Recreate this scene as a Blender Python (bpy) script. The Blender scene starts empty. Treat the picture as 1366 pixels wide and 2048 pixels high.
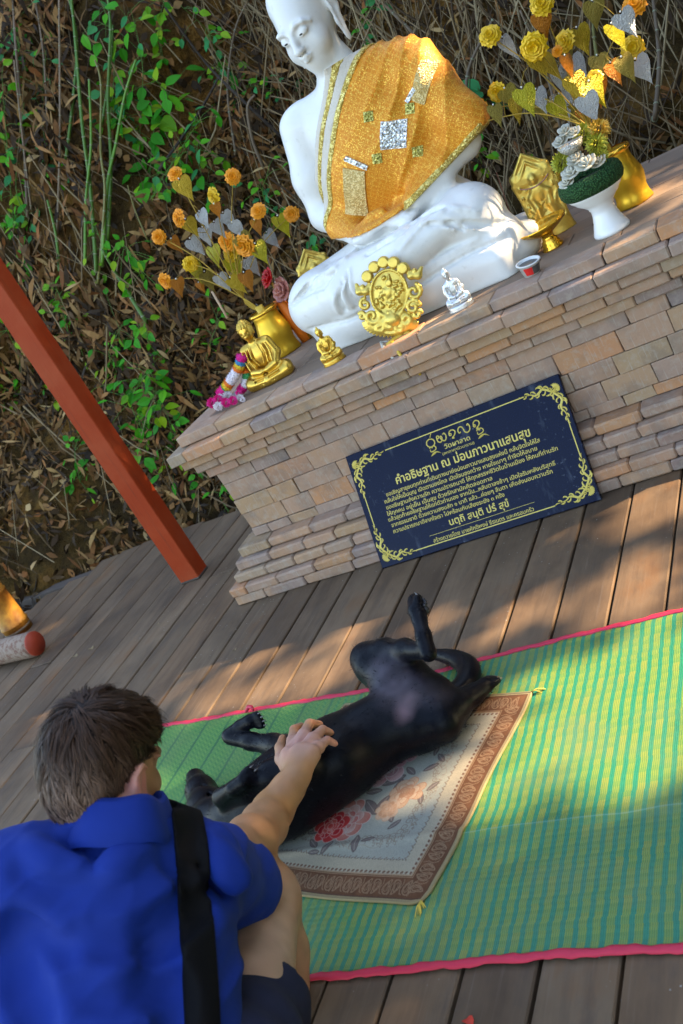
import bpy, math, random
import numpy as np
from mathutils import Vector, Matrix, Quaternion, noise as mnoise

scene = bpy.context.scene
COL = scene.collection
PI = math.pi

# ------------------------------------------------------------------ camera, world, sun
cam_data = bpy.data.cameras.new("camera")
cam = bpy.data.objects.new("camera", cam_data)
COL.objects.link(cam)
cam_data.sensor_fit = 'VERTICAL'
cam_data.sensor_height = 36.0
cam_data.sensor_width = 24.0
cam_data.lens = 35.0
cam_data.clip_start = 0.05
cam_data.clip_end = 300.0
_r = Vector((0.81257727, 0.32099548, -0.48649777))
_u = Vector((0.28335273, 0.51185336, 0.81099776))
_f = Vector((-0.50934214, 0.79684882, -0.32496546))
cam.matrix_world = Matrix(((_r.x, _u.x, -_f.x, 0.0), (_r.y, _u.y, -_f.y, 0.0), (_r.z, _u.z, -_f.z, 1.4), (0, 0, 0, 1)))
cam_data.dof.use_dof = True
cam_data.dof.focus_distance = 2.75
cam_data.dof.aperture_fstop = 6.0
scene.camera = cam

SUN_DIR = Vector((0.80, 0.34, 0.50)).normalized()      # towards the sun
world = bpy.data.worlds.new("World")
scene.world = world
world.use_nodes = True
wn = world.node_tree
for n in list(wn.nodes):
    wn.nodes.remove(n)
w_out = wn.nodes.new('ShaderNodeOutputWorld')
w_bg = wn.nodes.new('ShaderNodeBackground')
w_sky = wn.nodes.new('ShaderNodeTexSky')
w_sky.sky_type = 'NISHITA'
w_sky.sun_disc = False
w_sky.sun_elevation = math.asin(SUN_DIR.z)
w_sky.sun_rotation = math.atan2(SUN_DIR.x, SUN_DIR.y)
w_sky.air_density = 1.0
w_sky.dust_density = 1.6
w_bg.inputs['Strength'].default_value = 0.15
wn.links.new(w_sky.outputs[0], w_bg.inputs[0])
wn.links.new(w_bg.outputs[0], w_out.inputs[0])

sun_data = bpy.data.lights.new("sun", 'SUN')
sun_data.energy = 3.6
sun_data.angle = math.radians(0.6)
sun_data.color = (1.0, 0.80, 0.56)
sun = bpy.data.objects.new("sun", sun_data)
COL.objects.link(sun)
sun.rotation_euler = SUN_DIR.to_track_quat('Z', 'Y').to_euler()

scene.view_settings.view_transform = 'Standard'
scene.view_settings.look = 'None'
scene.view_settings.exposure = 2.60
scene.view_settings.gamma = 1.0
scene.view_settings.use_curve_mapping = False
scene.view_settings.use_white_balance = True
scene.view_settings.white_balance_temperature = 7150
scene.cycles.use_denoising = True
scene.cycles.max_bounces = 6

# ------------------------------------------------------------------ object helpers
def link(o, parent=None):
    COL.objects.link(o)
    if parent is not None:
        o.parent = parent
    return o

def tag(o, label=None, cat=None, group=None, kind=None):
    if label: o['label'] = label
    if cat: o['category'] = cat
    if group: o['group'] = group
    if kind: o['kind'] = kind
    return o

def thing(name, label, cat, loc=(0, 0, 0), rotz=0.0, group=None, rot=None):
    o = bpy.data.objects.new(name, None)
    o.empty_display_size = 0.05
    link(o)
    o.location = loc
    o.rotation_euler = rot if rot is not None else (0, 0, rotz)
    return tag(o, label, cat, group)

class MB:
    """collects vertices and faces, then links them as one mesh object"""
    def __init__(s):
        s.v = []; s.f = []; s.m = []; s.smooth = []
    def add(s, vs, fs, mi=0, smooth=True):
        b = len(s.v)
        s.v.extend([tuple(v) for v in vs])
        for f in fs:
            s.f.append(tuple(i + b for i in f)); s.m.append(mi); s.smooth.append(smooth)
        return s
    def tube(s, pts, rad, n=8, cap=True, mi=0, flat=1.0, up=None):
        pts = [Vector(p) for p in pts]
        if not hasattr(rad, '__len__'): rad = [rad] * len(pts)
        vs = []; fs = []
        ref = Vector(up) if up is not None else None
        prev = None
        for i, p in enumerate(pts):
            t = (pts[min(i + 1, len(pts) - 1)] - pts[max(i - 1, 0)])
            if t.length < 1e-9: t = Vector((0, 0, 1))
            t.normalize()
            if prev is None:
                a = ref if ref is not None else (Vector((0, 0, 1)) if abs(t.z) < 0.9 else Vector((1, 0, 0)))
            else:
                a = prev
            x = (a - t * a.dot(t))
            if x.length < 1e-6: x = t.orthogonal()
            x.normalize(); y = t.cross(x); prev = x
            for k in range(n):
                an = 2 * PI * k / n
                vs.append(p + (x * math.cos(an) * flat + y * math.sin(an)) * rad[i])
        for i in range(len(pts) - 1):
            for k in range(n):
                k2 = (k + 1) % n
                fs.append((i * n + k, i * n + k2, (i + 1) * n + k2, (i + 1) * n + k))
        if cap:
            fs.append(tuple(range(n - 1, -1, -1)))
            fs.append(tuple((len(pts) - 1) * n + k for k in range(n)))
        return s.add(vs, fs, mi)
    def lathe(s, prof, n=32, c=(0, 0, 0), mi=0, wob=None):
        vs = []; fs = []
        for (r, z) in prof:
            for k in range(n):
                a = 2 * PI * k / n
                rr = r * (wob(a, z) if wob else 1)
                vs.append((c[0] + rr * math.cos(a), c[1] + rr * math.sin(a), c[2] + z))
        for i in range(len(prof) - 1):
            for k in range(n):
                k2 = (k + 1) % n
                fs.append((i * n + k, i * n + k2, (i + 1) * n + k2, (i + 1) * n + k))
        return s.add(vs, fs, mi)
    def ball(s, c, r, nu=10, nv=7, mi=0, m=None):
        if not hasattr(r, '__len__'): r = (r, r, r)
        vs = []; fs = []
        for j in range(nv + 1):
            th = PI * j / nv
            for k in range(nu):
                a = 2 * PI * k / nu
                v = Vector((r[0] * math.sin(th) * math.cos(a), r[1] * math.sin(th) * math.sin(a), r[2] * math.cos(th)))
                if m is not None: v = m @ v
                vs.append(v + Vector(c))
        for j in range(nv):
            for k in range(nu):
                k2 = (k + 1) % nu
                fs.append((j * nu + k, (j + 1) * nu + k, (j + 1) * nu + k2, j * nu + k2))
        return s.add(vs, fs, mi)
    def box(s, lo, hi, bev=0.0, mi=0, jit=0.0, rng=None, m=None):
        """chamfered box"""
        vs = []; idx = {}
        L = Vector(lo); Hh = Vector(hi)
        for sx in (0, 1):
            for sy in (0, 1):
                for sz in (0, 1):
                    c = Vector((Hh.x if sx else L.x, Hh.y if sy else L.y, Hh.z if sz else L.z))
                    if jit and rng:
                        c += Vector((rng.uniform(-jit, jit), rng.uniform(-jit, jit), rng.uniform(-jit, jit)))
                    d = Vector((-1 if sx else 1, -1 if sy else 1, -1 if sz else 1)) * bev
                    for ax in range(3):
                        v = c.copy()
                        for k in range(3):
                            if k != ax: v[k] += d[k]
                        idx[(sx, sy, sz, ax)] = len(vs); vs.append(v)
        fs = []
        for ax in range(3):
            o1, o2 = [(1, 2), (2, 0), (0, 1)][ax]
            for sd in (0, 1):
                q = []
                for (p, r) in ((0, 0), (1, 0), (1, 1), (0, 1)):
                    k = [0, 0, 0]; k[ax] = sd; k[o1] = p; k[o2] = r
                    q.append(idx[(k[0], k[1], k[2], ax)])
                fs.append(tuple(q) if sd else tuple(reversed(q)))
        if bev > 0:
            for ax in range(3):
                o1, o2 = [(1, 2), (2, 0), (0, 1)][ax]
                for p in (0, 1):
                    for r in (0, 1):
                        def K(s_, a_):
                            k = [0, 0, 0]; k[ax] = s_; k[o1] = p; k[o2] = r
                            return idx[(k[0], k[1], k[2], a_)]
                        q = (K(0, o1), K(1, o1), K(1, o2), K(0, o2))
                        fs.append(q if (p == r) else tuple(reversed(q)))
            for sx in (0, 1):
                for sy in (0, 1):
                    for sz in (0, 1):
                        t = (idx[(sx, sy, sz, 0)], idx[(sx, sy, sz, 1)], idx[(sx, sy, sz, 2)])
                        fs.append(t if (sx + sy + sz) % 2 == 1 else tuple(reversed(t)))
        if m is not None: vs = [m @ v for v in vs]
        return s.add(vs, fs, mi, smooth=False)
    def mesh(s, name='mesh'):
        me = bpy.data.meshes.new(name)
        me.from_pydata(s.v, [], s.f)
        me.polygons.foreach_set('use_smooth', s.smooth)
        if any(s.m): me.polygons.foreach_set('material_index', s.m)
        me.update()
        return me
    def build(s, name, mats, parent=None):
        me = s.mesh(name)
        for m in (mats if isinstance(mats, (list, tuple)) else [mats]):
            me.materials.append(m)
        return link(bpy.data.objects.new(name, me), parent)

def mobj(name, me, mat=None, parent=None, loc=None, rot=None, scale=None):
    if mat is not None and len(me.materials) == 0: me.materials.append(mat)
    o = bpy.data.objects.new(name, me)
    link(o, parent)
    if loc is not None: o.location = loc
    if rot is not None: o.rotation_euler = rot
    if scale is not None: o.scale = scale
    return o

def np_mesh(name, V, F, cols=None, smooth=True):
    """fast mesh from numpy vertices and quad (or triangle) faces"""
    V = np.asarray(V, np.float32); F = np.asarray(F, np.int32)
    me = bpy.data.meshes.new(name)
    me.vertices.add(len(V)); me.vertices.foreach_set('co', V.ravel())
    k = F.shape[1]
    me.loops.add(F.size); me.loops.foreach_set('vertex_index', F.ravel())
    me.polygons.add(len(F))
    me.polygons.foreach_set('loop_start', np.arange(0, F.size, k, dtype=np.int32))
    me.polygons.foreach_set('use_smooth', np.full(len(F), smooth))
    me.update(calc_edges=True)
    if cols is not None: set_col(me, cols)
    return me

def set_col(me, cols, name='Col'):
    cols = np.asarray(cols, np.float32)
    if cols.shape[1] == 3: cols = np.concatenate([cols, np.ones((len(cols), 1), np.float32)], 1)
    a = me.color_attributes.new(name, 'FLOAT_COLOR', 'POINT')
    a.data.foreach_set('color', cols.ravel())

# ------------------------------------------------------------------ distance-field modelling (smooth unions meshed by surface nets)
class SDF:
    def __init__(s, lo, hi, h):
        s.h = h
        s.lo = np.array(lo, float)
        s.n = np.ceil((np.array(hi) - s.lo) / h).astype(int) + 1
        s.ax = [(s.lo[i] + h * np.arange(s.n[i])).astype(np.float32) for i in range(3)]
        s.a = np.full(tuple(s.n), 0.2, np.float32)
    def blk(s, lo, hi, mar):
        sl = []
        for i in range(3):
            a = int(max(0, math.floor((lo[i] - mar - s.lo[i]) / s.h)))
            b = int(min(s.n[i], math.ceil((hi[i] + mar - s.lo[i]) / s.h) + 1))
            sl.append(slice(a, max(a, b)))
        return tuple(sl)
    def co(s, sl):
        return np.meshgrid(s.ax[0][sl[0]], s.ax[1][sl[1]], s.ax[2][sl[2]], indexing='ij', sparse=True)
    def comb(s, sl, d, k, op):
        a = s.a[sl]
        if a.size == 0: return s
        if op == 'u':
            if k > 0:
                h = np.maximum(k - np.abs(a - d), 0) / k
                s.a[sl] = np.minimum(a, d) - h * h * k * 0.25
            else: s.a[sl] = np.minimum(a, d)
        elif op == 's':
            if k > 0:
                h = np.maximum(k - np.abs(a + d), 0) / k
                s.a[sl] = np.maximum(a, -d) + h * h * k * 0.25
            else: s.a[sl] = np.maximum(a, -d)
        return s
    def cone(s, a, b, ra, rb, k=0.02, op='u', sq=None):
        """tapered capsule; sq=(axis vector, factor) thins it along an axis"""
        a = np.array(a, float); b = np.array(b, float)
        R = max(ra, rb)
        sl = s.blk(np.minimum(a, b) - R, np.maximum(a, b) + R, k + 0.02)
        x, y, z = s.co(sl)
        ba = b - a; L = max(float(ba @ ba), 1e-10)
        px, py, pz = x - a[0], y - a[1], z - a[2]
        t = np.clip((px * ba[0] + py * ba[1] + pz * ba[2]) / L, 0, 1)
        qx, qy, qz = px - t * ba[0], py - t * ba[1], pz - t * ba[2]
        r2 = qx * qx + qy * qy + qz * qz
        if sq is not None:
            n = np.array(sq[0], float); n /= np.linalg.norm(n)
            w = qx * n[0] + qy * n[1] + qz * n[2]
            r2 = r2 + (1.0 / sq[1] ** 2 - 1) * w * w
        d = np.sqrt(r2) - (ra + (rb - ra) * t)
        if sq is not None: d = d * min(1.0, sq[1] + 0.25)
        return s.comb(sl, d.astype(np.float32), k, op)
    def chain(s, pts, rads, k=0.02, op='u', sq=None):
        for i in range(len(pts) - 1):
            s.cone(pts[i], pts[i + 1], rads[i], rads[i + 1], k, op, sq)
        return s
    def ell(s, c, r, rot=None, k=0.02, op='u'):
        c = np.array(c, float); r = np.array(r, float)
        R = r.max()
        ext = np.full(3, R) if rot is not None else r
        sl = s.blk(c - ext, c + ext, k + 0.02)
        x, y, z = s.co(sl)
        px, py, pz = x - c[0], y - c[1], z - c[2]
        if rot is not None:
            M = np.array(rot, float).T   # world -> local
            px, py, pz = (M[0, 0] * px + M[0, 1] * py + M[0, 2] * pz, M[1, 0] * px + M[1, 1] * py + M[1, 2] * pz,
                          M[2, 0] * px + M[2, 1] * py + M[2, 2] * pz)
        k0 = np.sqrt((px / r[0]) ** 2 + (py / r[1]) ** 2 + (pz / r[2]) ** 2)
        k1 = np.sqrt((px / r[0] ** 2) ** 2 + (py / r[1] ** 2) ** 2 + (pz / r[2] ** 2) ** 2)
        d = k0 * (k0 - 1) / np.maximum(k1, 1e-6)
        return s.comb(sl, d.astype(np.float32), k, op)
    def rbox(s, c, half, r, k=0.02, op='u', rot=None):
        c = np.array(c, float); hf = np.array(half, float)
        ext = hf + r if rot is None else np.full(3, np.linalg.norm(hf + r))
        sl = s.blk(c - ext, c + ext, k + 0.02)
        x, y, z = s.co(sl)
        px, py, pz = x - c[0], y - c[1], z - c[2]
        if rot is not None:
            M = np.array(rot.to_3x3(), float).T
            px, py, pz = (M[0, 0] * px + M[0, 1] * py + M[0, 2] * pz, M[1, 0] * px + M[1, 1] * py + M[1, 2] * pz,
                          M[2, 0] * px + M[2, 1] * py + M[2, 2] * pz)
        qx, qy, qz = np.abs(px) - hf[0], np.abs(py) - hf[1], np.abs(pz) - hf[2]
        d = np.sqrt(np.maximum(qx, 0) ** 2 + np.maximum(qy, 0) ** 2 + np.maximum(qz, 0) ** 2) + np.minimum(np.maximum(qx, np.maximum(qy, qz)), 0) - r
        return s.comb(sl, d.astype(np.float32), k, op)
    def copy(s):
        c = SDF.__new__(SDF); c.h = s.h; c.lo = s.lo; c.n = s.n; c.ax = s.ax; c.a = s.a.copy(); return c
    def full(s):
        return np.meshgrid(*s.ax, indexing='ij', sparse=True)
    def nets(s, cull=None):
        a = s.a.copy()
        a[0] = a[-1] = 0.1; a[:, 0] = a[:, -1] = 0.1; a[:, :, 0] = a[:, :, -1] = 0.1
        sg = a < 0
        c8 = [sg[i:sg.shape[0] - 1 + i, j:sg.shape[1] - 1 + j, k:sg.shape[2] - 1 + k] for i in (0, 1) for j in (0, 1) for k in (0, 1)]
        cnt = np.zeros(c8[0].shape, np.int8)
        for c in c8: cnt += c
        I, J, K = np.nonzero((cnt > 0) & (cnt < 8))
        idx = np.full(cnt.shape, -1, np.int32); idx[I, J, K] = np.arange(len(I))
        P = np.zeros((len(I), 3), np.float32); W = np.zeros(len(I), np.float32)
        cor = [(i, j, k) for i in (0, 1) for j in (0, 1) for k in (0, 1)]
        val = {c: a[I + c[0], J + c[1], K + c[2]] for c in cor}
        for c in cor:
            for ax in range(3):
                if c[ax]: continue
                d = list(c); d[ax] = 1; d = tuple(d)
                va, vb = val[c], val[d]
                m = (va < 0) != (vb < 0)
                t = np.where(m, va / np.where(m, va - vb, 1), 0)
                for q in range(3):
                    P[:, q] += np.where(m, c[q] + (t if q == ax else 0), 0)
                W += m
        P /= W[:, None]
        V = (np.stack([I, J, K], 1) + P) * s.h + s.lo
        Fs = []
        for ax in range(3):
            b = [slice(None)] * 3; e = [slice(None)] * 3
            b[ax] = slice(0, -1); e[ax] = slice(1, None)
            m = sg[tuple(b)] != sg[tuple(e)]
            i, j, k = np.nonzero(m)
            p = [i, j, k]; o1, o2 = (ax + 1) % 3, (ax + 2) % 3
            ok = (p[o1] > 0) & (p[o2] > 0) & (p[o1] < cnt.shape[o1]) & (p[o2] < cnt.shape[o2])
            p = [q[ok] for q in p]
            inside = sg[p[0], p[1], p[2]]
            def cell(d1, d2):
                q = [p[0].copy(), p[1].copy(), p[2].copy()]; q[o1] -= d1; q[o2] -= d2
                return idx[q[0], q[1], q[2]]
            A, B, C_, D = cell(1, 1), cell(0, 1), cell(0, 0), cell(1, 0)
            f = np.stack([A, B, C_, D], 1); g = np.stack([D, C_, B, A], 1)
            Fs.append(np.where(inside[:, None], f, g))
        return V, np.concatenate(Fs)

def relax(V, F, it=2, lam=0.5):
    """a little Laplacian smoothing"""
    n = len(V)
    E = np.concatenate([F[:, [0, 1]], F[:, [1, 2]], F[:, [2, 3]], F[:, [3, 0]]])
    E = np.concatenate([E, E[:, ::-1]])
    cnt = np.bincount(E[:, 0], minlength=n).astype(np.float32)
    for _ in range(it):
        S = np.stack([np.bincount(E[:, 0], weights=V[E[:, 1], q], minlength=n) for q in range(3)], 1)
        V = V + lam * (S / np.maximum(cnt, 1)[:, None] - V)
    return V

def vnoise(P, scale, seed=0):
    """cheap smooth value noise on an (N,3) array"""
    Q = np.asarray(P, np.float64) * scale + seed * 17.3
    i = np.floor(Q).astype(np.int64); f = Q - i
    f = f * f * (3 - 2 * f)
    def hsh(x, y, z):
        n = (x * 73856093) ^ (y * 19349663) ^ (z * 83492791)
        n = (n ^ (n >> 13)) * 1274126177
        return ((n ^ (n >> 16)) & 0xffff) / 65535.0
    r = 0
    for dx in (0, 1):
        for dy in (0, 1):
            for dz in (0, 1):
                w = (f[:, 0] if dx else 1 - f[:, 0]) * (f[:, 1] if dy else 1 - f[:, 1]) * (f[:, 2] if dz else 1 - f[:, 2])
                r = r + w * hsh(i[:, 0] + dx, i[:, 1] + dy, i[:, 2] + dz)
    return r

# ------------------------------------------------------------------ materials
class NT:
    def __init__(s, name):
        s.mat = bpy.data.materials.new(name); s.mat.use_nodes = True
        s.t = s.mat.node_tree; s.N = s.t.nodes
        s.bsdf = s.N['Principled BSDF']; s.out = s.N['Material Output']
        s._tc = None
    def n(s, typ, **kw):
        x = s.N.new('ShaderNode' + typ)
        for k, v in kw.items(): setattr(x, k, v)
        return x
    def l(s, a, b): s.t.links.new(a, b)
    def tc(s, out='Object'):
        if s._tc is None: s._tc = s.n('TexCoord')
        return s._tc.outputs[out]
    def vec(s, scale=(1, 1, 1), rot=(0, 0, 0), out='Object', src=None):
        m = s.n('Mapping'); m.inputs['Scale'].default_value = scale; m.inputs['Rotation'].default_value = rot
        s.l(src if src is not None else s.tc(out), m.inputs['Vector']); return m.outputs[0]
    def noise(s, scale, detail=5, rough=0.55, vec=None, dist=0.0):
        x = s.n('TexNoise'); x.inputs['Scale'].default_value = scale; x.inputs['Detail'].default_value = detail
        x.inputs['Roughness'].default_value = rough; x.inputs['Distortion'].default_value = dist
        s.l(vec if vec is not None else s.tc(), x.inputs['Vector']); return x.outputs['Fac']
    def ramp(s, fac, stops, interp='LINEAR'):
        r = s.n('ValToRGB'); r.color_ramp.interpolation = interp
        el = r.color_ramp.elements
        while len(el) < len(stops): el.new(0.5)
        for e, (p, c) in zip(el, stops):
            e.position = p; e.color = (c[0], c[1], c[2], 1) if hasattr(c, '__len__') else (c, c, c, 1)
        s.l(fac, r.inputs[0]); return r.outputs[0]
    def mix(s, fac, a, b, typ='MIX'):
        m = s.n('Mix', data_type='RGBA', blend_type=typ)
        for sock, v in ((m.inputs[0], fac), (m.inputs[6], a), (m.inputs[7], b)):
            if hasattr(v, 'links') or hasattr(v, 'is_linked'): s.l(v, sock)
            elif hasattr(v, '__len__'): sock.default_value = (v[0], v[1], v[2], 1)
            else: sock.default_value = v
        return m.outputs[2]
    def math(s, op, a, b=0.0, c=None):
        m = s.n('Math', operation=op)
        for i, v in enumerate((a, b) if c is None else (a, b, c)):
            if hasattr(v, 'is_linked'): s.l(v, m.inputs[i])
            else: m.inputs[i].default_value = v
        return m.outputs[0]
    def rand(s):
        return s.n('ObjectInfo').outputs['Random']
    def island(s):
        return s.n('NewGeometry').outputs['Random Per Island']
    def attr(s, name='Col'):
        return s.n('Attribute', attribute_name=name).outputs['Color']
    def sep(s, vec):
        x = s.n('SeparateXYZ'); s.l(vec, x.inputs[0]); return x.outputs
    def set(s, base=None, rough=None, metal=None, spec=None, bump=None, bstr=0.3, bdist=0.01, **kw):
        b = s.bsdf.inputs
        def put(k, v):
            if hasattr(v, 'is_linked'): s.l(v, b[k])
            elif hasattr(v, '__len__'): b[k].default_value = (v[0], v[1], v[2], 1)
            else: b[k].default_value = v
        if base is not None: put('Base Color', base)
        if rough is not None: put('Roughness', rough)
        if metal is not None: put('Metallic', metal)
        if spec is not None: put('Specular IOR Level', spec)
        for k, v in kw.items(): put(k, v)
        if bump is not None:
            bp = s.n('Bump'); bp.inputs['Strength'].default_value = bstr; bp.inputs['Distance'].default_value = bdist
            s.l(bump, bp.inputs['Height']); s.l(bp.outputs[0], b['Normal'])
        return s.mat

def simple(name, c1, c2=None, scale=8.0, rough=0.6, metal=0.0, bump=0.0, bscale=60.0, bdist=0.004, spec=0.5, var=0.0, **kw):
    """two-tone noise colour with optional bump; var: per-object brightness variation"""
    m = NT(name)
    col = m.mix(m.noise(scale, 5), c1, c2 if c2 is not None else c1)
    if var:
        v = m.math('MULTIPLY_ADD', m.rand(), 2 * var, 1 - var)
        col = m.mix(1.0, col, m.ramp(v, [(0, 0.0), (1, 1.0)]), 'MULTIPLY') if False else m.mix(1.0, col, _grey(m, v), 'MULTIPLY')
    return m.set(col, rough, metal, spec, bump=m.noise(bscale, 6) if bump else None, bstr=bump, bdist=bdist, **kw)

def _grey(m, v):
    c = m.n('CombineColor')
    for i in range(3): m.l(v, c.inputs[i])
    return c.outputs[0]
# ------------------------------------------------------------------ reading places off the photograph
CAMP = Vector((0, 0, 1.4)); FPX = 1991.0
def ray(px, py):
    return _r * ((px - 683) / FPX) - _u * ((py - 1024) / FPX) + _f
def at_z(px, py, z):
    d = ray(px, py); return CAMP + d * ((z - 1.4) / d.z)
def at_y(px, py, y):
    d = ray(px, py); return CAMP + d * (y / d.y)
def at_t(px, py, t):
    return CAMP + ray(px, py) * t

rng = random.Random(7)
nrng = np.random.default_rng(11)

# ------------------------------------------------------------------ setting materials
def mat_wood_deck():
    m = NT('weathered_deck_wood')
    rnd = m.rand()
    off = m.n('CombineXYZ'); m.l(m.math('MULTIPLY', rnd, 37.0), off.inputs[1]); m.l(m.math('MULTIPLY', rnd, 11.0), off.inputs[0])
    def shifted(vec):
        add = m.n('VectorMath', operation='ADD'); m.l(vec, add.inputs[0]); m.l(off.outputs[0], add.inputs[1]); return add.outputs[0]
    g1 = m.noise(1.0, 6, 0.62, shifted(m.vec((22, 1.6, 8))), 0.8)
    g2 = m.noise(1.0, 4, 0.6, shifted(m.vec((120, 3.5, 30))))
    big = m.noise(1.0, 5, 0.6, shifted(m.vec((4.5, 2.2, 4)))); mid = m.noise(1.0, 6, 0.7, shifted(m.vec((14, 6, 10))))
    c = m.ramp(big, [(0.30, (0.060, 0.039, 0.026)), (0.46, (0.128, 0.087, 0.055)), (0.58, (0.165, 0.115, 0.074)), (0.72, (0.175, 0.085, 0.036))])
    tone = m.ramp(rnd, [(0.0, (0.72, 0.64, 0.58)), (0.25, (1.05, 1.0, 0.95)), (0.5, (0.86, 0.80, 0.74)), (0.75, (1.18, 1.12, 1.04)), (1.0, (1.20, 0.98, 0.80))])
    c = m.mix(1.0, c, tone, 'MULTIPLY')
    c = m.mix(m.math('MULTIPLY', m.ramp(g1, [(0.30, 1.0), (0.55, 0.0)]), 0.42), c, (0.038, 0.026, 0.020))
    c = m.mix(m.math('MULTIPLY', m.ramp(mid, [(0.52, 0.0), (0.70, 1.0)]), 0.45), c, (0.045, 0.037, 0.033))
    c = m.mix(m.math('MULTIPLY', m.ramp(g2, [(0.58, 0.0), (0.75, 1.0)]), 0.28), c, (0.23, 0.19, 0.155))
    P = m.sep(m.tc())
    # darker, browner boards towards the right, greyer on the left
    lr = m.n('MapRange'); m.l(P[0], lr.inputs[0]); lr.inputs[1].default_value = -2.4; lr.inputs[2].default_value = -0.6
    c = m.mix(lr.outputs[0], m.mix(0.18, c, (0.155, 0.112, 0.074)), m.mix(0.35, c, (0.110, 0.066, 0.038)))
    sp = m.n('TexVoronoi'); sp.inputs['Scale'].default_value = 42; m.l(m.tc(), sp.inputs['Vector'])
    spk = m.math('MULTIPLY', m.ramp(sp.outputs['Distance'], [(0.05, 1.0), (0.10, 0.0)]), m.ramp(m.noise(2.3, 3), [(0.50, 0.0), (0.60, 0.8)]))
    c = m.mix(spk, c, (0.38, 0.37, 0.33))
    h = m.math('ADD', m.math('MULTIPLY', g1, 0.7), m.math('ADD', m.math('MULTIPLY', g2, 0.4), m.math('MULTIPLY', mid, 0.6)))
    return m.set(c, m.ramp(mid, [(0.3, 0.8), (0.7, 0.6)]), spec=0.2, bump=h, bstr=0.35, bdist=0.003)

def mat_brick():
    m = NT('old_temple_brick')
    r = m.rand()
    c = m.ramp(r, [(0.0, (0.360, 0.230, 0.162)), (0.16, (0.395, 0.242, 0.158)), (0.32, (0.320, 0.225, 0.178)), (0.46, (0.415, 0.246, 0.152)),
                   (0.58, (0.355, 0.240, 0.140)), (0.72, (0.480, 0.230, 0.110)), (0.80, (0.215, 0.175, 0.165)), (0.9, (0.365, 0.230, 0.165)), (1.0, (0.330, 0.240, 0.155))])
    w = m.vec((1, 1, 1)); off = m.n('CombineXYZ'); m.l(m.math('MULTIPLY', r, 53.0), off.inputs[0])
    add = m.n('VectorMath', operation='ADD'); m.l(m.tc(), add.inputs[0]); m.l(off.outputs[0], add.inputs[1])
    n1 = m.noise(9, 5, 0.6, add.outputs[0]); n2 = m.noise(34, 6, 0.65, add.outputs[0])
    c = m.mix(m.ramp(n1, [(0.48, 0.0), (0.66, 0.5)]), c, (0.190, 0.145, 0.115))
    c = m.mix(m.ramp(m.noise(6.5, 4, 0.5, add.outputs[0]), [(0.55, 0.0), (0.70, 0.65)]), c, (0.400, 0.225, 0.120))
    c = m.mix(m.ramp(n2, [(0.36, 0.40), (0.50, 0.0)]), c, (0.40, 0.34, 0.275))
    c = m.mix(m.math('MULTIPLY', m.ramp(m.noise(4.2, 4, 0.6, add.outputs[0]), [(0.56, 0.0), (0.68, 1.0)]), 0.55), c, (0.140, 0.118, 0.110))
    st = m.noise(1.0, 3, 0.5, m.vec((150, 150, 6)))
    c = m.mix(m.math('MULTIPLY', m.ramp(st, [(0.60, 0.0), (0.72, 1.0)]), m.ramp(m.noise(5, 2), [(0.5, 0.0), (0.62, 0.5)])), c, (0.46, 0.43, 0.38))
    h = m.math('ADD', m.math('MULTIPLY', n2, 0.6), m.noise(120, 4, 0.6))
    return m.set(c, 0.88, spec=0.2, bump=h, bstr=0.4, bdist=0.003)

M_DECK = mat_wood_deck()
M_BRICK = mat_brick()
M_MORTAR = simple('dark_joint', (0.10, 0.075, 0.06), (0.05, 0.04, 0.032), 20, 0.95)
def mat_soil():
    m = NT('forest_soil')
    n1 = m.noise(2.2, 6, 0.6); n2 = m.noise(14, 6, 0.65)
    c = m.ramp(n1, [(0.30, (0.012, 0.007, 0.003)), (0.48, (0.070, 0.042, 0.012)), (0.60, (0.190, 0.094, 0.022)), (0.75, (0.095, 0.065, 0.020))])
    c = m.mix(m.ramp(n2, [(0.40, 0.65), (0.56, 0.0)]), c, (0.022, 0.014, 0.007))
    return m.set(c, 0.95, spec=0.1, bump=m.math('ADD', n2, m.noise(60, 5)), bstr=0.9, bdist=0.03)
M_SOIL = mat_soil()
def mat_litter(name, stops, rough=0.75, trans=0.25):
    m = NT(name)
    c = m.ramp(m.island(), stops)
    c = m.mix(m.math('MULTIPLY', m.noise(55, 4), 0.5), c, (0.05, 0.03, 0.015))
    return m.set(c, rough, spec=0.25)
M_LITTER = mat_litter('dry_leaf_litter', [(0.0, (0.010, 0.006, 0.003)), (0.28, (0.040, 0.021, 0.007)), (0.52, (0.170, 0.088, 0.024)), (0.68, (0.170, 0.060, 0.013)),
                                          (0.82, (0.330, 0.200, 0.066)), (0.93, (0.28, 0.095, 0.020)), (1.0, (0.48, 0.34, 0.15))])
M_TWIG = mat_litter('dry_twig_bark', [(0.0, (0.05, 0.033, 0.020)), (0.35, (0.170, 0.115, 0.060)), (0.7, (0.32, 0.235, 0.125)), (1.0, (0.46, 0.37, 0.22))])
def leaf_mat(name, a, b, c_):
    m = NT(name)
    r = m.rand()
    col = m.ramp(r, [(0.0, a), (0.5, b), (1.0, c_)])
    col = m.mix(m.math('MULTIPLY', m.noise(30, 3), 0.35), col, (a[0] * 0.5, a[1] * 0.6, a[2] * 0.5))
    m.set(col, 0.5, spec=0.18)
    tr = m.n('BsdfTranslucent'); m.l(col, tr.inputs[0])
    mx = m.n('MixShader'); mx.inputs[0].default_value = 0.30
    m.l(m.bsdf.outputs[0], mx.inputs[1]); m.l(tr.outputs[0], mx.inputs[2]); m.l(mx.outputs[0], m.out.inputs[0])
    return m.mat
M_LEAF = leaf_mat('green_leaf', (0.020, 0.190, 0.008), (0.045, 0.330, 0.012), (0.120, 0.420, 0.014))
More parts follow.
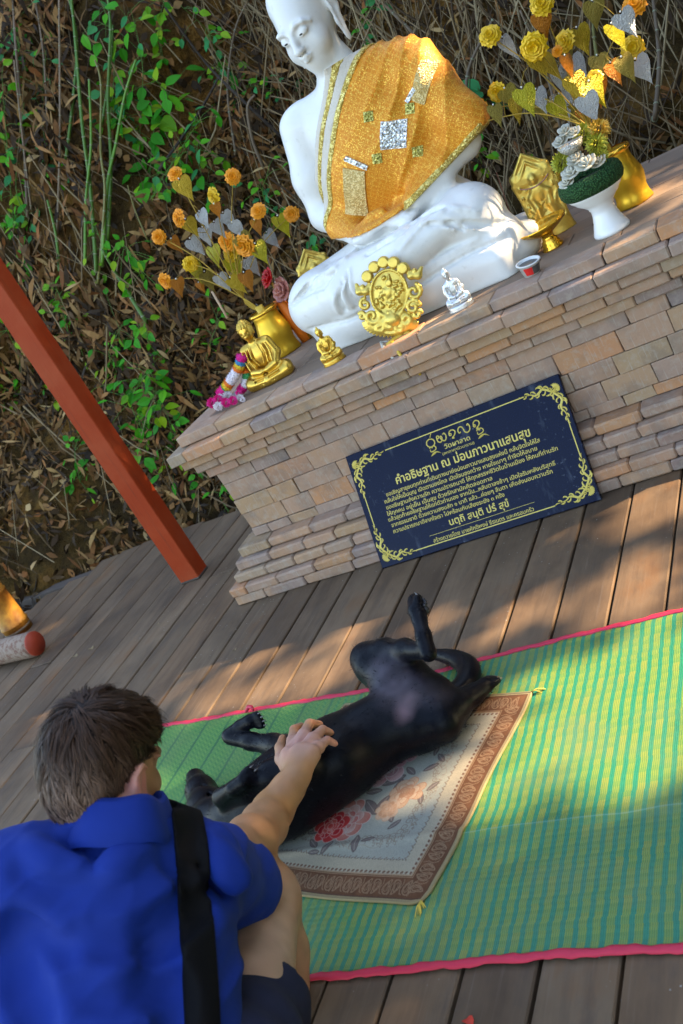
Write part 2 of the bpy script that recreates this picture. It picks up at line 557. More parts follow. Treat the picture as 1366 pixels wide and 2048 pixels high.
M_LEAF_Y = leaf_mat('yellow_green_leaf', (0.09, 0.28, 0.010), (0.18, 0.40, 0.012), (0.30, 0.46, 0.016))
M_LEAF_T = leaf_mat('bluish_green_leaf', (0.020, 0.190, 0.055), (0.036, 0.270, 0.080), (0.060, 0.31, 0.09))
M_CANOPY = leaf_mat('tree_leaf', (0.020, 0.075, 0.012), (0.035, 0.110, 0.018), (0.060, 0.14, 0.025))
M_STEM_G = simple('green_cane', (0.035, 0.150, 0.010), (0.100, 0.190, 0.020), 5, 0.5, var=0.3)
M_STEM_Y = simple('yellow_cane', (0.20, 0.17, 0.04), (0.12, 0.13, 0.03), 6, 0.5)
M_STEM_B = simple('brown_cane', (0.20, 0.14, 0.085), (0.09, 0.065, 0.04), 7, 0.7, var=0.3)
M_NODE = simple('pale_cane_node', (0.24, 0.26, 0.17), (0.16, 0.18, 0.1), 30, 0.6)
M_BARK = simple('dark_bark', (0.055, 0.040, 0.028), (0.018, 0.013, 0.010), 6, 0.9, bump=0.8, bscale=25, bdist=0.02)

# ------------------------------------------------------------------ bank behind the deck
def bank_y(x, z):
    """depth of the earth bank's face, numpy or scalar"""
    x = np.atleast_1d(np.asarray(x, float)); z = np.atleast_1d(np.asarray(z, float))
    P = np.stack([x, np.zeros_like(x), z], 1)
    b = 4.10 + 0.50 * (z + 0.1)
    b = np.where(z < 0.15, b - 0.0 * z, b)
    b = b + 0.5 * (vnoise(P, 0.9, 1) - 0.5) * np.clip((z + 0.2) / 0.6, 0.15, 1) + 0.22 * (vnoise(P, 2.4, 2) - 0.5) + 0.16 * (vnoise(P, 5.0, 3) - 0.5) + 0.05 * (vnoise(P, 15.0, 4) - 0.5)
    b = b + np.where(x > -2.4, 0.22, 0.22 * np.clip((x + 3.0) / 0.6, 0, 1))
    b = b - 0.28 * np.clip((-4.0 - x) / 1.2, 0, 1)
    return b
def bank_hit(px, py):
    d = ray(px, py); t = 2.6
    for _ in range(60):
        p = CAMP + d * t
        g = float(bank_y(p.x, p.z)[0]) - p.y
        t += max(min(g * 0.7, 0.3), -0.1)
        if abs(g) < 0.004: break
    return CAMP + d * t
def bank_normal(x, z):
    e = 0.04
    dx = (bank_y(x + e, z) - bank_y(x - e, z)) / (2 * e); dz = (bank_y(x, z + e) - bank_y(x, z - e)) / (2 * e)
    return np.stack([dx, -np.ones_like(dx), dz], 1) / np.sqrt(1 + dx ** 2 + dz ** 2)[:, None]

xs = np.arange(-10.0, 3.6, 0.05); zs = np.concatenate([np.arange(-0.45, 4.4, 0.045)])
GX, GZ = np.meshgrid(xs, zs, indexing='ij')
BV = np.stack([GX.ravel(), bank_y(GX.ravel(), GZ.ravel()), GZ.ravel()], 1)
nx, nz = GX.shape
ii = np.arange(nx * nz).reshape(nx, nz)
BF = np.stack([ii[:-1, :-1].ravel(), ii[1:, :-1].ravel(), ii[1:, 1:].ravel(), ii[:-1, 1:].ravel()], 1)
bank = mobj('hillside', np_mesh('hillside', BV, BF), M_SOIL)
bank['kind'] = 'structure'
gm = MB(); gm.add([(-60, -40, -0.46), (60, -40, -0.46), (60, 60, -0.46), (-60, 60, -0.46)], [(0, 1, 2, 3)])
ground = gm.build('ground', M_SOIL); ground['kind'] = 'structure'
# the slope carries on uphill out of sight
um = MB(); um.add([(-40, 6.2, 4.3), (40, 6.2, 4.3), (40, 40, 16), (-40, 40, 16)], [(0, 1, 2, 3)])
hill = um.build('hill', M_SOIL); hill['kind'] = 'structure'

# dry leaf litter lying on the bank: long bamboo blades, thousands, one mass
def litter(n, x0, x1, z0, z1, lmin, lmax, wmin, wmax, seed, lift=0.02, down=0.55):
    g = np.random.default_rng(seed)
    x = g.uniform(x0, x1, n); z = g.uniform(z0, z1, n)
    keep = vnoise(np.stack([x, z * 0, z], 1), 1.7, 9 + seed) > g.uniform(0.20, 0.58, n)
    x, z = x[keep], z[keep]; n = len(x)
    y = bank_y(x, z); N = bank_normal(x, z)
    P = np.stack([x, y, z], 1) + N * g.uniform(0.003, lift, n)[:, None]
    dn = np.stack([g.normal(0, 0.55, n), g.normal(0, 0.3, n), -np.abs(g.normal(down, 0.5, n))], 1)
    rd = g.normal(0, 1, (n, 3))
    T = dn + 0.6 * rd
    T -= N * (T * N).sum(1)[:, None] * g.uniform(0.2, 1.0, n)[:, None]
    T /= np.linalg.norm(T, axis=1)[:, None]
    S = np.cross(T, N + 0.7 * g.normal(0, 1, (n, 3))); S /= np.linalg.norm(S, axis=1)[:, None]
    U = np.cross(S, T)
    L = g.uniform(lmin, lmax, n)[:, None]; W = g.uniform(wmin, wmax, n)[:, None]
    curl = g.uniform(-0.22, 0.3, n)[:, None] * L
    V = np.empty((n, 6, 3))
    V[:, 0] = P - T * L * 0.5
    V[:, 1] = P - T * L * 0.12 - S * W + U * curl * 0.5
    V[:, 2] = P - T * L * 0.12 + S * W + U * curl * 0.5
    V[:, 3] = P + T * L * 0.2 - S * W * 0.8 + U * curl * 0.5
    V[:, 4] = P + T * L * 0.2 + S * W * 0.8 + U * curl * 0.5
    V[:, 5] = P + T * L * 0.5 + U * curl * 0.0
    b = (np.arange(n) * 6)[:, None, None]
    tri = np.array([[0, 2, 1], [1, 2, 4], [1, 4, 3], [3, 4, 5]])[None]
    return V.reshape(-1, 3), (tri + b).reshape(-1, 3)
A = litter(30000, -7.6, 1.6, -0.25, 3.9, 0.05, 0.15, 0.005, 0.013, 1, 0.05)
B = litter(9000, -7.6, 1.6, -0.25, 3.9, 0.04, 0.10, 0.012, 0.026, 2, 0.04)
Cc = litter(9000, -6.5, -1.6, -0.3, 1.2, 0.05, 0.14, 0.006, 0.016, 3, 0.07, 0.3)
sets = [A, B, Cc, litter(11000, -6.0, -3.3, 0.9, 3.6, 0.06, 0.17, 0.006, 0.017, 7, 0.14, 1.1), litter(5000, -3.6, -2.2, 0.2, 1.8, 0.05, 0.14, 0.006, 0.016, 8, 0.10, 0.7)]
o_ = np.cumsum([0] + [len(q_[0]) for q_ in sets])
V = np.concatenate([q_[0] for q_ in sets]); F = np.concatenate([q_[1] + o_[i] for i, q_ in enumerate(sets)])
lit = mobj('leaf_litter', np_mesh('leaf_litter', V, F, smooth=False), M_LITTER); lit['kind'] = 'stuff'
lit['label'] = 'dry brown bamboo leaves covering the earth bank'

# dry twigs and dead canes tangled over the bank
def twigs(n, seed):
    g = random.Random(seed); mb = MB()
    for i in range(n):
        x = g.uniform(-7.2, 1.4) if i % 2 else g.uniform(-2.6, 0.9); z = g.uniform(-0.1, 3.8) if i % 2 else g.uniform(0.5, 2.6)
        right = x > -2.2
        y = float(bank_y(x, z)[0])
        L = g.uniform(0.18, 0.9) * (1.3 if right else 1.0)
        a = g.gauss(0.15 if right else 0.0, 0.55)
        d = Vector((math.sin(a), -0.5 + g.gauss(0, 0.15), math.cos(a))) if g.random() < 0.75 else Vector((g.gauss(0, 1), g.gauss(-0.1, 0.3), g.gauss(0, 0.6)))
        d.normalize()
        up = Vector((0, 0.42, 0.9)); d = (d * 0.5 + up * (0.5 if d.z > 0 else -0.5)); d.normalize()
        d = Vector((d.x + g.gauss(0, 0.35), d.y, d.z)); d.normalize()
        p = Vector((x, y - g.uniform(0.01, 0.14), z)); r = g.choice((0.0016, 0.0022, 0.003, 0.0045, 0.0065))
        b = Vector((g.gauss(0, 0.08), g.gauss(0, 0.05), g.gauss(0, 0.05))) * L
        mb.tube([p - d * L * 0.5, p + b * 0.6, p + d * L * 0.5 + b * 0.2], [r, r * 0.85, r * 0.4], 4, cap=False)
    return mb
tw = twigs(2600, 5).build('twigs', M_TWIG); tw['kind'] = 'stuff'; tw['label'] = 'dead grey twigs and canes tangled over the bank'

# ------------------------------------------------------------------ plank deck
deck = thing('deck', None, None); deck['kind'] = 'structure'
PW = 0.1553
sk = math.radians(0.62)
x_first = -0.480 * 1.4 + 0.0
k0 = -28
joints = {}
def deck_back(x):
    if x < -3.95: return 3.97 + (x + 3.95) * 0.70
    if x < -3.0: return 3.95 + 0.04 * math.sin(x * 5)
    return 4.02
for k in range(k0, 14):
    xa = x_first + k * PW; xb = xa + PW
    gap = rng.uniform(0.0022, 0.0048) if k > -16 else rng.uniform(0.0016, 0.003)
    yb = deck_back((xa + xb) / 2) + rng.uniform(-0.03, 0.03); y0 = 0.12
    cuts = [y0]
    if rng.random() < 0.4 or k in (-13, -14): cuts.append(rng.uniform(2.2, 3.5) if k < -14 else rng.uniform(0.7, 3.4))
    cuts.append(yb)
    for a, b in zip(cuts[:-1], cuts[1:]):
        if b - a < 0.1: continue
        mb = MB()
        zt = rng.uniform(-0.003, 0.0)
        mb.box((xa + gap, a + 0.0025, zt - 0.032), (xb - gap, b - 0.0025, zt), 0.0035, jit=0.0012, rng=rng)
        M = Matrix.Translation((0, 2.87, 0)) @ Matrix.Rotation(sk * 0 + rng.gauss(0, 0.0006), 4, 'Z') @ Matrix.Translation((0, -2.87, 0))
        mb.v = [tuple(M @ Vector((v[0] - math.tan(sk) * (2.87 - v[1]), v[1], v[2]))) for v in mb.v]
        mb.build('plank', M_DECK, deck)
for yj in (0.5, 1.2, 1.9, 2.6, 3.3, 3.85):
    MB().box((-5.2, yj, -0.14), (1.6, yj + 0.09, -0.036), 0.004).build('joist', M_MORTAR, deck)

# ------------------------------------------------------------------ brick plinth
plinth = thing('brick_plinth', 'stepped pale brick plinth that carries the white seated statue', 'plinth', (0, 0, 0))
PX0, PX1, PY0, PY1 = -2.466, -0.16, 2.848, 4.13
courses = [(0.000, 0.039, 0.0, .21), (0.041, 0.076, -0.003, .19), (0.079, 0.115, 0.029, .17), (0.119, 0.157, 0.052, .18), (0.160, 0.197, 0.080, .20),
           (0.200, 0.2345, 0.146, .16), (0.2375, 0.305, 0.147, .185), (0.308, 0.371, 0.145, .20), (0.374, 0.446, 0.147, .20), (0.449, 0.500, 0.146, .21),
           (0.503, 0.536, 0.124, .17), (0.540, 0.574, 0.102, .19), (0.578, 0.611, 0.078, .18), (0.615, 0.656, 0.052, .22), (0.660, 0.697, 0.104, .27)]
ends = MB()
for ci, (za, zb, ins, avg) in enumerate(courses):
    x = PX0 + ins; xe = PX1 - ins; first = True; zb += 0.0012
    bev = 0.0050 if ci < 5 else (0.0035 if ci > 9 else 0.0019)
    while x < xe - 0.01:
        L = avg * 0.86 * rng.uniform(0.70, 1.25)
        if first: L = rng.choice([0.08, 0.12, 0.17]) if ci % 2 else rng.uniform(0.14, 0.2); first = False
        if xe - (x + L) < 0.06: L = xe - x
        dp = rng.uniform(-0.0016, 0.0012)
        g = rng.uniform(0.0005, 0.0013)
        mb = MB()
        mb.box((-L / 2 + g, -0.06, -(zb - za) / 2), (L / 2 - g, 0.06, (zb - za) / 2), bev * rng.uniform(0.7, 1.6), jit=0.0018, rng=rng)
        o = mb.build('brick', M_BRICK, plinth)
        o.location = (x + L / 2, PY0 + ins + 0.06 + dp, (za + zb) / 2 + rng.uniform(-0.001, 0.001))
        x += L
    for side in (0, 1):
        y = PY0 + ins + 0.122
        while y < PY1 - ins - 0.02:
            L = min(avg * rng.uniform(0.8, 1.2), PY1 - ins - y)
            xa = PX0 + ins if side == 0 else PX1 - ins - 0.1
            ends.box((xa, y + 0.0015, za), (xa + 0.1, y + L - 0.0015, zb), bev, jit=0.002, rng=rng)
            y += L
o = ends.build('end_brickwork', M_BRICK, plinth); o['kind'] = 'stuff'
core = MB()
core.box((PX0 + 0.02, PY0 + 0.02, 0.0), (PX1 - 0.02, PY1 - 0.02, 0.070))
core.box((PX0 + 0.10, PY0 + 0.10, 0.060), (PX1 - 0.10, PY1 - 0.10, 0.190))
core.box((PX0 + 0.158, PY0 + 0.158, 0.180), (PX1 - 0.158, PY1 - 0.158, 0.501))
core.box((PX0 + 0.14, PY0 + 0.14, 0.500), (PX1 - 0.14, PY1 - 0.14, 0.61))
core.box((PX0 + 0.12, PY0 + 0.12, 0.609), (PX1 - 0.12, PY1 - 0.12, 0.672))
core.build('core', M_MORTAR, plinth)
# top paving of long smoothed slabs
M_TILE = simple('worn_top_slab', (0.27, 0.185, 0.125), (0.185, 0.130, 0.095), 7, 0.8, bump=0.35, bscale=45, bdist=0.003, spec=0.3, var=0.22)
yy = PY0 + 0.104 + 0.121; row = 0
while yy < PY1 - 0.11:
    w = min(rng.uniform(0.12, 0.17), PY1 - 0.104 - yy)
    x = PX0 + 0.205; 
    while x < PX1 - 0.21:
        L = rng.uniform(0.26, 0.42)
        if PX1 - 0.204 - (x + L) < 0.12: L = PX1 - 0.204 - x
        MB().box((x + 0.001, yy + 0.001, 0.662), (x + L - 0.001, yy + w - 0.001, 0.6965 + rng.uniform(-0.0012, 0.0012)), 0.002, jit=0.0006, rng=rng).build('top_slab', M_TILE, plinth)
        x += L
    yy += w; row += 1

# ------------------------------------------------------------------ red post
def mat_red_paint():
    m = NT('red_oxide_paint')
    n = m.noise(5, 5); g = m.noise(1.0, 4, 0.6, m.vec((120, 120, 3)))
    c = m.mix(n, (0.33, 0.040, 0.008), (0.25, 0.028, 0.006))
    c = m.mix(m.ramp(g, [(0.60, 0.0), (0.70, 0.6)]), c, (0.15, 0.030, 0.012))
    chip = m.noise(16, 5, 0.7)
    c = m.mix(m.ramp(chip, [(0.70, 0.0), (0.73, 0.8)]), c, (0.20, 0.13, 0.085))
    c = m.mix(m.math('MULTIPLY', m.ramp(m.noise(3.2, 4), [(0.45, 0.0), (0.7, 1.0)]), 0.4), c, (0.40, 0.10, 0.04))
    return m.set(c, 0.6, spec=0.15, bump=m.math('ADD', g, m.noise(30, 3)), bstr=0.35, bdist=0.003)
M_RED = mat_red_paint()
pm = MB()
pm.box((-0.0545, -0.047, 0.0), (0.0545, 0.047, 3.2), 0.004)
post = pm.build('wooden_post', M_RED); post.location = (-2.964, 3.283, 0.001); post.rotation_euler = (0, 0, 0.03)
tag(post, 'square red painted timber post rising from the deck beside the brick plinth', 'post')
pb = MB(); pb.box((-0.0555, -0.048, 0.0), (0.0555, 0.048, 0.012), 0.003)
o = pb.build('base_collar', M_MORTAR, post)
# ------------------------------------------------------------------ leaning stone plaque with gilt lettering
def mat_granite():
    m = NT('polished_dark_granite')
    n = m.noise(260, 3, 0.6)
    c = m.ramp(n, [(0.45, (0.0012, 0.003, 0.017)), (0.62, (0.002, 0.005, 0.028)), (0.75, (0.012, 0.024, 0.07))])
    sm = m.noise(1.0, 4, 0.6, m.vec((16, 5, 5), (0, 0, 0.5)))
    sp = m.noise(55, 4, 0.7)
    dirt = m.math('MULTIPLY', m.ramp(sp, [(0.60, 0.0), (0.70, 1.0)]), m.ramp(m.noise(4.5, 3), [(0.45, 0.0), (0.65, 0.55)]))
    c = m.mix(dirt, c, (0.22, 0.25, 0.30))
    c = m.mix(m.math('MULTIPLY', m.ramp(sm, [(0.60, 0.0), (0.72, 1.0)]), 0.18), c, (0.20, 0.24, 0.30))
    return m.set(c, m.ramp(sm, [(0.4, 0.10), (0.7, 0.28)]), spec=0.15)
M_GRANITE = mat_granite()
M_GILT = simple('gilt_lettering', (0.66, 0.52, 0.11), (0.55, 0.41, 0.07), 40, 0.45, metal=0.1)
PQ_O = Vector((-1.757, 2.787, 0.004))
PQ_X = Vector((0.99983595, 0.01811297, 0.0)); PQ_Y = Vector((-0.00759254, 0.41910826, 0.90790452)); PQ_Z = Vector((0.01644485, -0.90775558, 0.41917703))
PQ_W, PQ_H = 0.829, 0.424
MQ = Matrix(((PQ_X.x, PQ_Y.x, PQ_Z.x, PQ_O.x), (PQ_X.y, PQ_Y.y, PQ_Z.y, PQ_O.y), (PQ_X.z, PQ_Y.z, PQ_Z.z, PQ_O.z), (0, 0, 0, 1)))
plq = thing('stone_plaque', 'dark blue polished stone plaque with gold Thai lettering leaning on the brick plinth', 'plaque')
plq.matrix_world = MQ
MB().box((0, 0, -0.018), (PQ_W, PQ_H, 0.0), 0.002).build('slab', M_GRANITE, plq)

def lettering(body, x0, x1, yb, height, name='lettering', bold=0.0):
    cu = bpy.data.curves.new('lettering', 'FONT'); cu.body = body; cu.size = height; cu.resolution_u = 3
    cu.offset = bold; cu.extrude = 0.0003
    t = bpy.data.objects.new('t', cu); COL.objects.link(t)
    dg = bpy.context.evaluated_depsgraph_get(); dg.update()
    me = bpy.data.meshes.new_from_object(t.evaluated_get(dg), depsgraph=dg)
    bpy.data.objects.remove(t)
    n = len(me.vertices); co = np.empty(n * 3, np.float32); me.vertices.foreach_get('co', co); co = co.reshape(-1, 3)
    a, b = co[:, 0].min(), co[:, 0].max()
    co[:, 0] = (co[:, 0] - a) * (x1 - x0) / (b - a) + x0
    co[:, 1] += yb; co[:, 2] += 0.0006
    me.vertices.foreach_set('co', co.ravel()); me.update()
    me.materials.clear(); me.materials.append(M_GILT)
    return mobj(name, me, None, plq)
TXT = [("คำอธิษฐาน ณ ม่อนภาวนาแสนสุข", 0.163, 0.679, 0.2675, 0.042, 0.0006),
       ("วัดผาลาด", 0.378, 0.476, 0.3245, 0.022, 0.0002), ("(สกทาคามีวนาราม)", 0.363, 0.485, 0.307, 0.013, 0.0),
       ("ขอเชิญสาธุชนทุกท่านที่เดินทางมาถึงม่อนภาวนาแสนสุขแห่งนี้ กลั่นจิตใจให้ใส", 0.109, 0.702, 0.2385, 0.0195, 0.0001),
       ("กลั่นใจให้เป็นบุญ เปิดตามองไกล เปิดใจมองกว้าง หายใจเบาๆ ทำจิตให้สบาย", 0.094, 0.684, 0.2165, 0.0195, 0.0001),
       ("ขออธิษฐานส่งความรัก ความปรารถนาดี ให้ทุกสรรพชีวิตในบ้านเมือง ให้คนที่ท่านรัก", 0.093, 0.749, 0.1945, 0.0195, 0.0001),
       ("ให้ทุกคน อยู่เย็น เป็นสุข ด้วยรักสามัคคีตลอดกาล", 0.088, 0.505, 0.172, 0.0195, 0.0001),
       ("แล้วสุดท้ายอธิษฐานให้แก่ตัวท่านเอง จากนั้น...หลับตาลงช้าๆ เปิดใจรับพลังบริสุทธิ์", 0.086, 0.726, 0.1515, 0.0195, 0.0001),
       ("จากธรรมชาติ ด้วยความสงบสัก ๑ นาที แล้ว...ค่อยๆ ลืมตา เพื่อส่งมอบความรัก", 0.090, 0.708, 0.1295, 0.0195, 0.0001),
       ("ความปรารถนาดีจากใจเรา ไปพร้อมกับเสียงระฆัง ๓ ครั้ง", 0.090, 0.527, 0.107, 0.0195, 0.0001),
       ("นตฺถิ สนฺติ ปรํ สุขํ", 0.306, 0.532, 0.0715, 0.034, 0.0004),
       ("สร้างถวายโดย นายศักดิพงษ์ ธีรเนตร และครอบครัว", 0.227, 0.608, 0.032, 0.019, 0.0001)]
for row in TXT: lettering(*row[:5], bold=row[5])

def stroke(mb, pts, w, taper=True, z=0.0012, n=None):
    """flat raised ribbon through points, tapering to its ends"""
    P = [Vector((p[0], p[1], 0)) for p in pts]
    # Catmull-Rom
    Q = []
    for i in range(len(P) - 1):
        p0 = P[max(i - 1, 0)]; p1 = P[i]; p2 = P[i + 1]; p3 = P[min(i + 2, len(P) - 1)]
        for s in range(5):
            t = s / 5
            Q.append(0.5 * ((2 * p1) + (p2 - p0) * t + (2 * p0 - 5 * p1 + 4 * p2 - p3) * t * t + (3 * p1 - p0 - 3 * p2 + p3) * t ** 3))
    Q.append(P[-1])
    vs = []; fs = []; m = len(Q)
    for i, q in enumerate(Q):
        t = (Q[min(i + 1, m - 1)] - Q[max(i - 1, 0)])
        t = t.normalized() if t.length > 0 else Vector((1, 0, 0))
        nn = Vector((-t.y, t.x, 0)); s = i / (m - 1)
        ww = w * (0.5 if not taper else 0.5 * max(0.08, math.sin(PI * (0.12 + 0.83 * s)) if taper is True else (1 - s) ** 0.7))
        vs += [q + nn * ww, q + Vector((0, 0, z)), q - nn * ww]
    for i in range(m - 1):
        a = i * 3; b = a + 3
        fs += [(a, a + 1, b + 1, b), (a + 1, a + 2, b + 2, b + 1)]
    mb.add([v + Vector((0, 0, 0.0004)) for v in vs], [tuple(reversed(f)) for f in fs], smooth=False)
def curl(mb, x, y, r, a0, turns, w, hand=1, taper=True, grow=0.25):
    pts = []
    N = max(6, int(abs(turns) * 9))
    for i in range(N + 1):
        s = i / N; a = a0 + hand * turns * 2 * PI * s; rr = r * (1 - (1 - grow) * s)
        pts.append((x + rr * math.cos(a), y + rr * math.sin(a)))
    stroke(mb, pts, w, taper)

# northern script heading, drawn stroke by stroke
hd = MB(); W = 0.0042
def ring(x, y, rx, ry, a0=0, a1=2 * PI, w=W, n=12):
    stroke(hd, [(x + rx * math.cos(a0 + (a1 - a0) * i / n), y + ry * math.sin(a0 + (a1 - a0) * i / n)) for i in range(n + 1)], w, False)
ring(0.334, 0.361, 0.0155, 0.0135)
stroke(hd, [(0.338, 0.379), (0.346, 0.392)], 0.003, False)
for sx in (0.335, 0.5175):
    stroke(hd, [(sx - 0.011, 0.344), (sx - 0.006, 0.349), (sx - 0.001, 0.344), (sx + 0.004, 0.349), (sx + 0.011, 0.345), (sx + 0.012, 0.337), (sx + 0.003, 0.332), (sx - 0.009, 0.331)], W * 0.9, False)
    stroke(hd, [(sx - 0.009, 0.340), (sx - 0.011, 0.334), (sx - 0.007, 0.331)], W * 0.8, False)
    stroke(hd, [(sx - 0.014, 0.317), (sx - 0.004, 0.324), (sx + 0.008, 0.326), (sx + 0.018, 0.322), (sx + 0.026, 0.315)], W, True)
    stroke(hd, [(sx - 0.014, 0.317), (sx - 0.002, 0.321), (sx + 0.008, 0.323)], W * 0.8, True)
ring(0.3655, 0.371, 0.0045, 0.0045)
stroke(hd, [(0.361, 0.369), (0.362, 0.357), (0.370, 0.352), (0.378, 0.357), (0.380, 0.366), (0.377, 0.371), (0.374, 0.366), (0.378, 0.357), (0.386, 0.352), (0.394, 0.357), (0.396, 0.368), (0.392, 0.377), (0.386, 0.374)], W, False)
stroke(hd, [(0.409, 0.366), (0.411, 0.373), (0.420, 0.378), (0.430, 0.374), (0.432, 0.366), (0.425, 0.357), (0.416, 0.351), (0.424, 0.349)], W, False)
ring(0.4125, 0.3645, 0.0035, 0.0035)
stroke(hd, [(0.452, 0.361), (0.446, 0.358), (0.443, 0.366), (0.449, 0.376), (0.459, 0.376), (0.464, 0.366), (0.466, 0.356), (0.475, 0.351), (0.485, 0.357), (0.488, 0.368), (0.484, 0.378), (0.479, 0.373)], W, False)
stroke(hd, [(0.502, 0.364), (0.504, 0.373), (0.513, 0.379), (0.523, 0.374), (0.524, 0.365), (0.516, 0.357), (0.509, 0.352), (0.518, 0.350)], W, False)
ring(0.505, 0.363, 0.0035, 0.0035)
hd.build('heading_script', M_GILT, plq)
# rules and corner flames
fr = MB()
def rule(x0, y0, x1, y1, w):
    d = Vector((x1 - x0, y1 - y0, 0)).normalized(); nn = Vector((-d.y, d.x, 0)) * w * 0.5
    a = Vector((x0, y0, 0.0009)); b = Vector((x1, y1, 0.0009))
    fr.add([a - nn, b - nn, b + nn, a + nn], [(0, 1, 2, 3)], smooth=False)
rule(0.160, 0.394, 0.697, 0.394, 0.0034); rule(0.152, 0.026, 0.680, 0.026, 0.0034)
rule(0.0245, 0.280, 0.0245, 0.150, 0.0034); rule(0.811, 0.280, 0.811, 0.150, 0.0034); rule(0.219, 0.0585, 0.617, 0.0585, 0.0012)
fr.build('border_rule', M_GILT, plq)
def corner(cx, cy, sx, sy):
    mb = MB(); T = lambda x, y: (cx + sx * x, cy + sy * y)
    class Sh: pass
    def st(pts, w, tp=True): stroke(mb, [T(*p) for p in pts], w, tp)
    def flame_arm(swap):
        f = (lambda p: (p[1], p[0])) if swap else (lambda p: p)
        st([f(p) for p in [(0.010, 0.012), (0.026, 0.020), (0.040, 0.010), (0.054, 0.003), (0.068, 0.010), (0.082, 0.014), (0.096, 0.006), (0.118, 0.004)]], 0.0075)
        st([f(p) for p in [(0.118, 0.004), (0.130, 0.004), (0.136, 0.000)]], 0.004)
        for (x, y, dx, dy) in [(0.020, 0.017, 0.010, 0.016), (0.032, 0.013, 0.013, -0.016), (0.044, 0.006, 0.012, 0.016), (0.056, 0.004, 0.014, -0.012), (0.066, 0.009, 0.012, 0.013),
                               (0.078, 0.012, 0.013, -0.013), (0.088, 0.009, 0.012, 0.010), (0.100, 0.005, 0.012, -0.007), (0.110, 0.004, 0.010, 0.007), (0.027, 0.02, 0.016, 0.008), (0.05, 0.002, 0.013, -0.012)]:
            st([f(p) for p in [(x, y), (x + dx * 0.35, y + dy * 0.75), (x + dx, y + dy), (x + dx * 1.35, y + dy * 0.7)]], 0.0052)
    flame_arm(False); flame_arm(True)
    curl(mb, *T(0.018, 0.018), 0.009, 0.4, 1.4, 0.004)
    curl(mb, *T(0.030, 0.010), 0.006, 2.0, 1.2, 0.0034)
    curl(mb, *T(0.010, 0.030), 0.006, 1.0, 1.2, 0.0034)
    for a in range(9):
        an = PI + (a - 4) * 0.33 + PI / 4 - 0.0
        x, y = 0.014, 0.014; dx, dy = math.cos(an) * 0.018, math.sin(an) * 0.018
        st([(x + dx * 0.2, y + dy * 0.2), (x + dx * 0.6 + dy * 0.18, y + dy * 0.6 - dx * 0.18), (x + dx, y + dy)], 0.0055)
    return mb.build('corner_flame', M_GILT, plq)
corner(0.018, 0.396, 1, -1); corner(0.817, 0.398, -1, -1); corner(0.018, 0.022, 1, 1); corner(0.817, 0.026, -1, 1)
